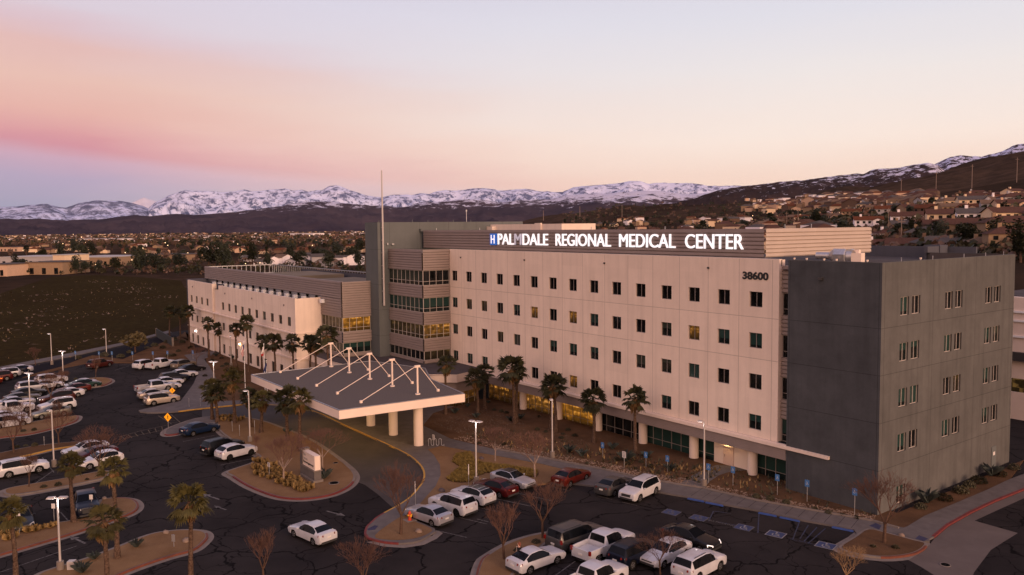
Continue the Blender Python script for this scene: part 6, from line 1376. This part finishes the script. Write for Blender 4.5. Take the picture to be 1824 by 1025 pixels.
def house_mesh(kind):
    if kind in HM: return HM[kind]
    w, d, h, typ = kind; wall, roof, win_, gar = MB(), MB(), MB(), MB(); rh = d*.20
    def block(x0, y0, x1, y1, h, axis=0, ov=.5):
        wall.box(x0, y0, -2.5, x1, y1, h)
        if axis == 0:
            ym = (y0+y1)/2; r = (y1-y0)*.22
            if typ == 'gable':
                wall.add([(x0,y0,h),(x0,y1,h),(x0,ym,h+r)], [(0,1,2)]); wall.add([(x1,y0,h),(x1,y1,h),(x1,ym,h+r)], [(0,2,1)])
                roof.add([(x0-ov,y0-ov,h-.1),(x1+ov,y0-ov,h-.1),(x1+ov,ym,h+r+.12),(x0-ov,ym,h+r+.12),(x0-ov,y1+ov,h-.1),(x1+ov,y1+ov,h-.1)], [(0,1,2,3),(3,2,5,4)])
            else:
                q = (y1-y0)*.42; roof.add([(x0-ov,y0-ov,h),(x1+ov,y0-ov,h),(x1+ov,y1+ov,h),(x0-ov,y1+ov,h),(x0+q,ym,h+r+.1),(x1-q,ym,h+r+.1)], [(0,1,5,4),(1,2,5),(2,3,4,5),(3,0,4),(3,2,1,0)])
        else:
            xm = (x0+x1)/2; r = (x1-x0)*.22; wall.add([(x0,y0,h),(x1,y0,h),(xm,y0,h+r)], [(0,1,2)]); wall.add([(x0,y1,h),(x1,y1,h),(xm,y1,h+r)], [(0,2,1)])
            roof.add([(x0-ov,y0-ov,h-.1),(xm,y0-ov,h+r+.12),(xm,y1+ov,h+r+.12),(x0-ov,y1+ov,h-.1),(x1+ov,y0-ov,h-.1),(x1+ov,y1+ov,h-.1)], [(0,1,2,3),(1,4,5,2)])
    block(-w/2,-d/2,w/2,d/2,h); block(w*.12,-d/2-2.6,w*.46,-d/2+.2,h*.96 if h > 4 else h,1)
    chim = MB().box(-w*.3,-.5,h,-w*.3+1.1,.6,h+rh+1.3)
    z = 1.0; xs = [-w*.38,-w*.17,w*.02]
    for s in range(2 if h > 4 else 1):
        for x in xs: win_.box(x-.65,-d/2-.06,z+s*2.8,x+.65,-d/2-.005,z+s*2.8+1.25)
        for y in (-d*.2,d*.22): win_.box(w/2+.005,y-.6,z+s*2.8,w/2+.06,y+.6,z+s*2.8+1.2)
        win_.box(w*.22,-d/2-2.66,z+s*2.8+.1,w*.37,-d/2-2.605,z+s*2.8+1.3)
    r = tuple(m.mesh(n) for m, n in ((wall,'wall'),(roof,'roof'),(win_,'windows'),(chim,'chimney'))); 
    for m in r: m.materials.append(M['gdark'])
    HWIN[kind] = []
    for i in range(0, len(win_.v), 8):
        q = MB(); q.v = win_.v[i:i+8]; q.f = list(win_.f[:6]); q.m = [0]*6; q.sm = [False]*6; me = q.mesh('window'); me.materials.append(M['gdark']); HWIN[kind].append(me)
    HM[kind] = r; return r
HK = [(14,9,5.6,'gable'),(16,10,5.6,'hip'),(15,10,3.0,'hip'),(13,9,3.0,'gable'),(18,10,5.6,'gable')]
def house(pos, rz, kind, roof, wall, label, grp=None, s=1., far=False, name=None):
    m = house_mesh(HK[kind]); t = thing(name or ('two_storey_house' if HK[kind][2] > 4 else 'bungalow'), label, 'house', pos, rz, grp); t.scale = (s,s,s)
    o = mko('wall', m[0], t); setmat(o, WALL[wall]); r = mko('roof', m[1], t); setmat(r, ROOF[roof])
    if not far:
        for wm in HWIN[HK[kind]]: mko('window', wm, t)
        o = mko('chimney', m[3], r); setmat(o, WALL[wall])
    return t
ordn = ['first','second','third','fourth','fifth','sixth','seventh','eighth','ninth','tenth','eleventh','twelfth','thirteenth','fourteenth','fifteenth','sixteenth','seventeenth','eighteenth','nineteenth','twentieth','21st','22nd','23rd','24th']
cam_az = lambda p: atan2(p[1]-CAM.y, p[0]-CAM.x)
def hrow(y, items, rown, grp='houses on the hillside'):
    for i, (px, kind, roof, wall, off, s) in enumerate(items):
        p = TG(px, y(px) if callable(y) else y)
        if p is None: continue
        a = cam_az(p)-pi/2+off
        st = 'two-storey' if HK[kind][2] > 4 else 'single-storey'
        house(p, a, kind, roof, wall, '%s %s house with %s roof, %s from the left in the %s hillside row' % (wall, st, roof, ordn[i], rown), grp, s*.80)
# hand-placed nearest rows
hrow(450, [(1568,2,'brown','white',.5,.95),(1615,3,'brown','brown',-.1,1.0),(1668,2,'grey','brown',.2,1.0),(1712,3,'grey','tan',-.3,.9),(1760,2,'tan','tan',.3,.9),(1808,1,'brown','tan',.2,1.0)], 'nearest')
hrow(428, [(1480,3,'tan','tan',.1,.8),(1585,2,'brown','white',.45,.9),(1650,2,'grey','tan',.1,1.0),(1724,4,'brown','tan',.05,1.0),(1795,1,'brown','tan',.3,1.05)], 'second nearest')
hrow(412, [(1462,3,'rust','brown',0,1.),(1546,0,'rust','white',.1,1.0),(1610,3,'grey','tan',.3,1.),(1672,3,'brown','brown',.2,1.)], 'third')
hrow(408, [(1616,0,'brown','white',.05,1.1),(1685,0,'brown','cream',.1,1.15),(1740,0,'grey','white',.1,1.1),(1795,0,'brown','cream',.5,1.1)], 'fourth')
rnd = random.Random(99)
for r_, (yl, yr, n, x0, x1) in enumerate(((392,384,9,1500,1822),(384,371,10,1470,1830),(377,362,10,1500,1826),(371,355,9,1530,1826),(399,396,6,1385,1500))):
    its = []
    for i in range(n):
        px = x0+(x1-x0)*(i+.5)/n+rnd.uniform(-7,7); its.append((px, rnd.choice([0,0,1,3,2,4]), rnd.choice(['brown','brown','grey','tan','rust']), rnd.choice(['cream','tan','white','peach','grey','brown','cream']), rnd.choice([-.5,0,.3,.5,.9])+rnd.uniform(-.15,.15), rnd.uniform(.85,1.05)))
    hrow(lambda q, a=yl, b=yr, u=x0, v=x1: a+(b-a)*(q-u)/(v-u)+rnd.uniform(-1.5,1.5), its, ['fifth','sixth','seventh','top','short left'][r_])
n_h = 0
def farhouse(px, py, grp, label, s=1., kinds=(0,1,2,3), walls=('cream','tan','white','peach','brown'), roofs=('brown','tan','rust','grey')):
    global n_h
    p = TG(px, py)
    if p is None: return
    n_h += 1; house(p, rnd.uniform(0, 6.28), rnd.choice(kinds), rnd.choice(roofs), rnd.choice(walls), label, grp, s*rnd.uniform(.8,1.1), far=True, name='distant_house')
for i in range(26): farhouse(rnd.uniform(1040,1400), rnd.uniform(393,405), 'small houses beyond the roof screen', 'small house among trees just above the roof screen')
for i in range(34): farhouse(rnd.uniform(1330,1560), rnd.uniform(362,380), 'tiny houses at the foot of the dark ridge', 'tiny pale house at the foot of the dark ridge', 1.1)
rn = random.Random(5)
for i in range(70): farhouse(rn.uniform(60,660), rn.uniform(427,452), 'houses of the valley town', 'low tan-roofed house among trees in the valley town', 1.0, (2,3), roofs=('rust','tan','brown','rust'))
for i in range(12): farhouse(450+i*17+rn.uniform(-6,6), rn.uniform(462,476), 'white houses just beyond the wing roof', 'white grey-roofed house just beyond the wing roof', .95, (0,3), ('white','grey'), ('grey','tan'))
def commercial(px0, px1, py, d, h, wall, roof, label):
    a, b = TG(px0, py), TG(px1, py)
    if a is None or b is None: return
    ang = atan2(b.y-a.y, b.x-a.x); L = (b-a).length; t = thing('commercial_building', label, 'building', (a.x, a.y, a.z), ang)
    MB().box(0,0,-1,L,d,h).build('wall', WALL[wall], t); MB().box(-.3,-.3,h,L+.3,d+.3,h+.5).build('roof_edge', ROOF[roof], t); MB().quad((.2,.2,h+.52),(L-.2,.2,h+.52),(L-.2,d-.2,h+.52),(.2,d-.2,h+.52)).build('roof', ROOF['white' if roof == 'white' else 'grey'], t)
    n = max(2, int(L/6))
    for i in range(n): MB().box(L*(i+.3)/n,-.06,0,L*(i+.62)/n,-.005,h*.55).build('window', M['gdark'], t)
for a in ((-40,13,492,25,6,'peach','tan','peach flat-roofed building cut by the left edge'), (47,112,489,26,6.5,'tan','tan','tan flat-roofed shop block at the left end of the field'), (95,116,480,20,9,'cream','white','pale cream tower-like block behind the shop'), (0,96,474,40,6,'grey','white','long white-roofed retail building at the left'),
          (116,195,475,40,6,'tan','white','long tan retail building left of the dark trees'), (262,330,466,30,5,'tan','tan','low tan building behind the big dark trees'), (130,212,432,60,7,'white','white','large white warehouse far behind the trees'), (335,372,424,50,6,'white','white','long white shed in the middle distance'), (516,558,421,45,9,'white','white','long white hall with small windows in the distance'), (190,215,470,20,5,'brown','grey','brown shop block among the trees'),
          (0,32,448,30,5,'peach','rust','low orange building at the far left edge'), (640,668,420,40,8,'white','white','white hall at the foot of the tower')): commercial(*a)
# far part of the town as one mass
def cluster(name, n, reg, mats, hs, seed):
    r = random.Random(seed); mb = MB()
    for i in range(n):
        px, py = reg(r); p = TG(px, py, 9500)
        if p is None: continue
        a = r.uniform(0, 3.14); w, d, h = r.uniform(6,16), r.uniform(6,12), r.uniform(*hs); u = Vector((cos(a), sin(a))); v = Vector((-u.y, u.x)); m = r.randrange(len(mats)//2)*2
        c = [(p.x+u.x*sx*w/2+v.x*sy*d/2, p.y+u.y*sx*w/2+v.y*sy*d/2) for sx, sy in ((-1,-1),(1,-1),(1,1),(-1,1))]
        mb.add([(*q, p.z-1) for q in c]+[(*q, p.z+h) for q in c]+[(p.x-u.x*w*.3, p.y-u.y*w*.3, p.z+h+1.8), (p.x+u.x*w*.3, p.y+u.y*w*.3, p.z+h+1.8)], [(0,1,5,4),(1,2,6,5),(2,3,7,6),(3,0,4,7)], m)
        o = len(mb.v)-10; mb.f += [(o+4,o+5,o+9,o+8),(o+5,o+6,o+9),(o+6,o+7,o+8,o+9),(o+7,o+4,o+8)]; mb.m += [m+1]*4; mb.sm += [False]*4
    return tag(mb.build(name, mats), kind='stuff')
cm = [WALL['cream'],ROOF['brown'],WALL['tan'],ROOF['tan'],WALL['white'],ROOF['grey'],WALL['peach'],ROOF['rust'],WALL['brown'],ROOF['brown'],WALL['brown'],ROOF['brown']]
cluster('distant_town', 2100, lambda r: (r.uniform(-100,760), 410.5-min(6,.004*0)+r.random()**1.6*24), cm, (3,6), 3)
cluster('distant_hillside_town', 260, lambda r: (r.uniform(1330,1660), r.uniform(352,372)), cm, (4,6), 4)
# trees: individual ones where they show largest
tg = 0
def ftree(px, py, s, label, k=None, mat=None, grp=None, lib=FARL, name='evergreen_tree', sx=1.):
    p = TG(px, py); 
    if p is None: return
    tree(p, s, label, rn.randrange(4) if k is None else k, mat, grp, lib, name, sx=sx)
for px, py, s, lb in ((255,484,2.0,'large dark evergreen beyond the field, left of centre group'),(247,486,1.7,'dark evergreen touching the largest one beyond the field'),(278,486,1.9,'wide dark evergreen speckled by lights beyond the field'),(320,482,1.8,'dark evergreen right above the wing screen corner'),(372,478,2.3,'broad dark tree left above the wing roof'),(392,478,2.3,'tallest broad dark tree above the wing roof'),(405,476,2.0,'dark tree at the right of the broad group'),
    (450,474,2.2,'tall dark tree between the white houses'),(206,486,1.5,'dark tree right of the brown shop'),(136,487,1.4,'narrow dark tree beside the shop block'),(152,487,1.2,'small olive-topped tree beside the shop block'),(175,487,1.0,'small round tree by the shop block'),(110,462,1.9,'dark tree mass above the retail roof, left'),(76,464,1.7,'dark tree above the long white roof'),(150,458,2.0,'dark tree above the retail roof, centre'),(132,455,2.4,'tallest dark tree above the retail roof'),(165,458,1.9,'dark tree above the retail roof, right'),
    (516,470,2.0,'rounded dark tree behind the second white house'),(533,474,1.7,'dark tree between white houses'),(600,462,2.2,'big round dark tree near the tower'),(622,470,2.0,'dark tree at the foot of the tower'),(640,455,2.3,'big dark tree beside the tower'),(585,478,1.7,'speckled tree before a white house'),(638,478,1.6,'brown-green tree by the tower wall'),(478,478,1.4,'small tree before the second white house'),(30,480,1.3,'dark shrub-like tree left of the shop block'),(42,481,1.2,'dark low tree beside the shop block'),(300,420,2.6,'dark tree in the middle distance')):
    ftree(px, py, s, lb, grp='large dark trees beyond the field', lib=LEAFY, k=rn.choice((0,1,2)))
for px in (560,566,573,579): ftree(px, 470, 1.9, 'one of the thin dark cypresses left of the round tree', 2, grp='dark cypresses near the tower', name='cypress_tree')
for i in range(75): ftree(rn.uniform(0,660), rn.uniform(426,462), rn.uniform(1.,1.8), 'dark evergreen among the houses of the valley town', grp='dark evergreens of the valley town')
for i in range(60): ftree(rn.uniform(0,660), rn.uniform(424,470), rn.uniform(.9,1.5), 'brown leafless crown among the houses of the valley town', mat='browncrown', grp='brown leafless trees of the valley town', name='brown_tree')
for i in range(40): ftree(rn.uniform(1000,1510), rn.uniform(392,409), rn.uniform(.9,1.5), 'dark tree just above the ribbed roof screen', grp='dark trees above the roof screen')
for i in range(90): ftree(rn.uniform(1500,1824), rn.uniform(362,455), rn.uniform(.6,1.15), 'dark garden tree between the hillside houses', grp='garden trees between the hillside houses')
for i in range(26): ftree(rn.uniform(1500,1824), rn.uniform(362,450), rn.uniform(.5,.9), 'brown leafless garden tree on the hillside', mat='browncrown', grp='brown garden trees on the hillside', name='brown_tree')
ftree(1452,409,1.5,'large round evergreen right of the rooftop poles',lib=LEAFY,k=0,name='evergreen_tree'); ftree(1818,470,1.2,'dark tree at the right edge behind the side wall',lib=LEAFY,k=1); ftree(1728,448,1.1,'dark pine cluster before the brown house',lib=LEAFY,k=0); ftree(1780,450,1.1,'dark pine beside the rightmost brown house',lib=LEAFY,k=1); ftree(1672,440,1.,'dark tree left of the long brown house',lib=LEAFY,k=1)
def blobs(name, n, reg, mats, sr, seed, dm=9500):
    r = random.Random(seed); mb = MB()
    for i in range(n):
        px, py = reg(r); p = TG(px, py, dm)
        if p is None: continue
        s = r.uniform(*sr); m = r.randrange(len(mats)); c = Vector((p.x, p.y, p.z+s*.75))
        for k in range(16):
            d = Vector((r.gauss(0,1), r.gauss(0,1), r.gauss(0,.8))).normalized()*r.uniform(.4,1.); q = c+Vector((d.x*s, d.y*s, d.z*s*.8)); u = Vector((r.gauss(0,1), r.gauss(0,1), r.gauss(0,1))).normalized()*s*.38; v = u.orthogonal().normalized()*s*.3
            mb.add([q-u, q+v, q+u, q-v], [(0,1,2,3)], m)
    return tag(mb.build(name, mats), kind='stuff')
bm_ = [M['evergreen'], M['browncrown'], M['browncrown'], M['evergreen'], M['olive']]
blobs('distant_trees', 4600, lambda r: (r.uniform(-100,800), 410.5+r.random()**1.5*28), bm_, (2.5,6.5), 13)
blobs('near_tree_belt', 420, lambda r: (r.uniform(0,660), r.uniform(460,490)), [M['evergreen'], M['browncrown'], M['shrub']], (1.2,3.), 14)
blobs('hillside_scrub', 1500, lambda r: (r.uniform(1000,1824), 410-r.random()*55), [M['shrub'], M['evergreen'], M['browncrown']], (1.,3.6), 15)
blobs('hillside_bushes', 1500, lambda r: (r.uniform(1500,1824), r.uniform(365,465)), [M['shrub'], M['evergreen'], M['browncrown']], (.8,2.4), 16)
blobs('scrub_behind_the_hospital', 900, lambda r: (r.uniform(660,1850), 409+r.random()*62), [M['evergreen'], M['browncrown'], M['shrub']], (1.,3.2), 17)
cluster('houses_behind_the_hospital', 150, lambda r: (r.uniform(660,1480), 411+r.random()**1.3*40), cm, (3,5.5), 18)
# distant lights
LB = MB(); r = random.Random(8)
for i in range(60):
    px = r.uniform(0, 660); py = 412+r.random()**1.2*72; p = TG(px, py)
    if p: s = hypot(p.x-CAM.x, p.y-CAM.y)*.00045; LB.ell((p.x,p.y,p.z+4), (s,s,s), 6, 4)
for i in range(24):
    p = TG(r.uniform(1200,1824), r.uniform(375,450)); 
    if p: s = hypot(p.x-CAM.x, p.y-CAM.y)*.0004; LB.ell((p.x,p.y,p.z+3), (s,s,s), 6, 4)
tag(LB.build('town_lights', mk('town_light_glow', (1,.8,.5), .5, emit=(1.,.68,.36), es=3.)), kind='stuff')
# utility poles
for i, (px, py, h, lb) in enumerate(((1401,408,11,'left utility pole behind the roof screen'),(1421,409,14,'taller utility pole behind the roof screen'),(1582,418,10,'utility pole right of the white house with rust roof'),(1605,440,9,'utility pole before the nearest hillside houses'),(408,470,12,'utility pole above the wing roof'),(1605,352,16,'utility pole on the upper slope, left'),(1667,348,17,'utility pole on the upper slope, middle'),(1731,335,17,'utility pole on the upper slope, right'),(1811,325,17,'utility pole on the ridge at the right'),(968,393,22,'thin pole left on the tan hills'),(1033,393,24,'thin pole on the tan hills, second'),(1108,391,24,'thin pole on the tan hills, third'))):
    p = TG(px, py)
    if p is None: continue
    t = thing('utility_pole', lb, 'utility pole', p, cam_az(p)+pi/2); d = hypot(p.x-CAM.x, p.y-CAM.y); w = max(.14, d*.00035)
    MB().tube((0,0,-.5), (0,0,h), w, w*.7, 6).build('pole', M['trunkpale'], t); MB().box(-1.1,-.1,h-1.3,1.1,.1,h-1.1).build('crossarm', M['trunkpale'], t)
# ------------------------------------------------------------------ person by the white sedan
def person(px, py):
    p = G(px, py); t = thing('person', 'person with reddish hair, dark jacket and light top standing by the white sedan', 'person', (p.x, p.y, .17), R(-50))
    skin = mk('skin', (.45,.26,.19), .6); hair = mk('auburn_hair', (.16,.045,.02), .7); jk = mk('dark_jacket', (.015,.013,.015), .9); sh = mk('light_top', (.55,.48,.40), .9); tr = mk('dark_trousers', (.02,.022,.035), .9)
    V = [(0,0,.93),(0,0,1.12),(0,.01,1.32),(0,.01,1.43),(0,-.01,1.50),(0,-.02,1.60),(0,-.01,1.68)]; E = [(i,i+1) for i in range(6)]; Rr = [.15,.125,.15,.085,.052,.085,.06]
    for s in (1,-1):
        b = len(V); V += [(s*.16,.01,1.38),(s*.23,.02,1.12),(s*.17,-.14,.98),(s*.10,-.22,1.02)]; E += [(3,b),(b,b+1),(b+1,b+2),(b+2,b+3)]; Rr += [.065,.045,.036,.03]
        h = b+3
        for k in range(5):      # four fingers and a side thumb, loosely curled
            f = len(V); o = (k-1.5)*.018 if k < 4 else 0; L = (.035,.042,.040,.032,.028)[k]
            if k < 4: V += [(s*(.10-.03)+0,-.24+o*.3,1.02+o), (s*(.10-.03-L),-.25+o*.3,1.015+o), (s*(.10-.04-L),-.235+o*.3,1.0+o)]
            else: V += [(s*.10,-.235,1.055),(s*.085,-.245,1.08),(s*.075,-.245,1.095)]
            E += [(h,f),(f,f+1),(f+1,f+2)]; Rr += [.011,.009,.008]
        b = len(V); V += [(s*.09,0,.86),(s*.10,-.02,.48),(s*.10,.01,.08),(s*.11,-.13,.03)]; E += [(0,b),(b,b+1),(b+1,b+2),(b+2,b+3)]; Rr += [.095,.06,.042,.035]
    me = bpy.data.meshes.new('body'); me.from_pydata(V, E, []); o = mko('body', me, t); sk = o.modifiers.new('skin', 'SKIN')
    for i, r in enumerate(Rr): me.skin_vertices[0].data[i].radius = (r, r)
    me.skin_vertices[0].data[0].use_root = True; o.modifiers.new('sub', 'SUBSURF').levels = 1; me.materials.append(skin)
    def shell(name, pts, rs, mat, n=12):
        m = MB(); m.path([Vector(a) for a in pts], rs, n); m.build(name, mat, t)
    shell('jacket', [(0,0,.90),(0,.0,1.12),(0,.01,1.34),(0,.01,1.43)], [.175,.15,.175,.10], jk, 16)
    for s in (1,-1): shell('sleeve', [(s*.15,.01,1.40),(s*.235,.02,1.12),(s*.17,-.145,.985)], [.075,.06,.05], jk); shell('trouser_leg', [(s*.085,0,.93),(s*.10,-.02,.48),(s*.10,.01,.08)], [.11,.078,.062], tr); MB().ell((s*.105,-.06,.05),(.05,.14,.055),8,5).build('shoe', jk, t)
    MB().box(-.06,-.185,.98,.06,-.13,1.40).build('top', sh, t)
    MB().ell((0,.02,1.63),(.105,.115,.125),12,8).ell((0,.06,1.52),(.10,.07,.13),10,6).build('hair', hair, t)
    MB().ell((0,-.055,1.60),(.078,.07,.10),12,8).ell((0,-.13,1.595),(.014,.018,.022),6,4).build('face', skin, t)
    f = MB()
    for s in (1,-1): f.ell((s*.03,-.118,1.615),(.012,.008,.007),6,4)
    f.build('eyes', M['black'], t); MB().ell((0,-.122,1.558),(.022,.008,.007),6,4).build('mouth', mk('lips', (.3,.08,.07), .6), t)
person(925, 1011)
# ------------------------------------------------------------------ lights, sky, haze, camera
def spot(loc, e, col, size=.6, name='canopy_light'):
    l = bpy.data.lights.new(name, 'AREA'); l.energy = e; l.color = col; l.size = size; o = bpy.data.objects.new(name, l); COL.objects.link(o); o.location = loc; return o
for x in (-23,-31,-39): spot((x,-24.5,5.02), 150, (1.,.58,.22), 1.0)
spot((6.7,GYW-.45,2.45), 14, (1.,.62,.25), .3, 'door_light')
sun = bpy.data.lights.new('sun', 'SUN'); sun.energy = 3.0; sun.angle = R(28); sun.color = (1., .62, .40); so = bpy.data.objects.new('sun', sun); COL.objects.link(so)
SUNAZ = R(140); SUNEL = R(10)     # measured from the viewing direction, clockwise
sd = FH*cos(SUNAZ)+RT0*sin(SUNAZ); sd = Vector((sd.x*cos(SUNEL), sd.y*cos(SUNEL), sin(SUNEL)))
so.rotation_euler = sd.to_track_quat('Z', 'Y').to_euler()
w = bpy.data.worlds.new('World'); scene.world = w; w.use_nodes = True; nt = w.node_tree; N = nt.nodes; bg = N['Background']
class WT(NT):
    def __init__(s, t): s.t = t; s.n = t.nodes; s.tc = None
W = WT(nt)
tc = N.new('ShaderNodeTexCoord'); dv = tc.outputs['Generated']
def dot(v):
    n = N.new('ShaderNodeVectorMath'); n.operation = 'DOT_PRODUCT'; nt.links.new(dv, n.inputs[0]); n.inputs[1].default_value = v; return n.outputs['Value']
az = W.math('ARCTAN2', dot(tuple(RT0)), dot(tuple(FH))); el = W.math('ARCSINE', dot((0,0,1)))
ns = N.new('ShaderNodeTexNoise'); ns.inputs['Scale'].default_value = 2.4; ns.inputs['Detail'].default_value = 7; ns.inputs['Roughness'].default_value = .62
mp = N.new('ShaderNodeMapping'); mp.inputs['Scale'].default_value = (1, 1, 9); nt.links.new(dv, mp.inputs[0]); nt.links.new(mp.outputs[0], ns.inputs['Vector']); nz = W.math('SUBTRACT', ns.outputs['Fac'], .5)
def rampA(fac, lo, hi, stops):
    f = W.math('DIVIDE', W.math('SUBTRACT', fac, lo), hi-lo); return W.ramp(f, [((p-lo)/(hi-lo), lin(c)) for p, c in stops])
elr = W.math('ADD', el, W.math('MULTIPLY', nz, .035))
right = rampA(elr, -.05, 1.57, [(-.05,(206,150,125)),(.0,(250,208,188)),(.05,(252,222,204)),(.10,(253,234,222)),(.17,(240,232,230)),(.24,(226,224,233)),(.30,(216,213,228)),(.6,(168,166,196)),(1.5,(122,124,160))])
edge = W.math('ADD', W.math('MULTIPLY', az, -.085), .048)                                   # lower rim of the pink cloud bank
tt = W.math('ADD', W.math('SUBTRACT', el, edge), W.math('MULTIPLY', nz, .03))
left = rampA(tt, -.12, .35, [(-.12,(142,155,178)),(-.075,(158,160,183)),(-.035,(182,166,192)),(-.014,(206,168,188)),(-.001,(214,148,160)),(.012,(222,158,162)),(.035,(232,180,170)),(.07,(234,192,180)),(.105,(228,188,184)),(.125,(222,194,202)),(.145,(220,206,218)),(.19,(218,210,226)),(.35,(176,170,200))])
mfac = W.ramp(W.math('ADD', W.math('DIVIDE', W.math('ADD', az, .62), 1.05), W.math('MULTIPLY', nz, .25)), [(.12,0.),(.36,.35),(.62,.82),(.9,1.)])
sky = W.mix(mfac, left, right)
# behind the camera: unseen rosy sky, brightened to lift the front walls
back = rampA(el, -.05, 1.57, [(-.05,(120,84,70)),(0,(252,196,164)),(.25,(252,206,180)),(.6,(205,172,172)),(1.5,(122,124,160))])
back = W.mix(1., back, (1.86,1.86,1.86), 'MULTIPLY')
dback = W.ramp(W.math('MULTIPLY_ADD', dot(tuple(-FH)), .5, .5), [(.45,0.),(.75,1.)])
sky = W.mix(dback, sky, back)
tn = N.new('ShaderNodeTexSky'); tn.sky_type = 'NISHITA'; tn.sun_disc = False; tn.sun_elevation = R(1.5); saz = atan2(sd.x, sd.y); tn.sun_rotation = saz
ad = N.new('ShaderNodeMix'); ad.data_type = 'RGBA'; ad.blend_type = 'ADD'; ad.inputs[0].default_value = .006; nt.links.new(sky, ad.inputs[6]); nt.links.new(tn.outputs[0], ad.inputs[7])
nt.links.new(ad.outputs[2], bg.inputs[0]); bg.inputs[1].default_value = 1.0
# haze
HAZE = True
if HAZE:
    mb = MB(); mb.box(-21000,-12000,-3,9000,21000,1600); hz = bpy.data.materials.new('haze'); hz.use_nodes = True; hn = hz.node_tree; hn.nodes.remove(hn.nodes['Principled BSDF'])
    pv = hn.nodes.new('ShaderNodeVolumePrincipled'); pv.inputs['Color'].default_value = (.82,.80,.95,1); pv.inputs['Density'].default_value = .000005; pv.inputs['Anisotropy'].default_value = 0
    hn.links.new(pv.outputs[0], hn.nodes['Material Output'].inputs['Volume']); o = mb.build('haze', hz); tag(o, kind='stuff')
cam = bpy.data.cameras.new('camera'); co_ = bpy.data.objects.new('camera', cam); COL.objects.link(co_); scene.camera = co_
co_.location = CAM; mm = Matrix((RT, UP, -FW)).transposed().to_4x4(); co_.rotation_euler = mm.to_euler()
cam.sensor_width = 36; cam.lens = FPX*36/1824; cam.shift_y = -SHY/1824*-1*-1 if False else SHY/1824; cam.clip_end = 80000; cam.clip_start = .5
scene.view_settings.view_transform = 'Standard'; scene.view_settings.look = 'None'; scene.view_settings.exposure = 0; scene.view_settings.gamma = 1
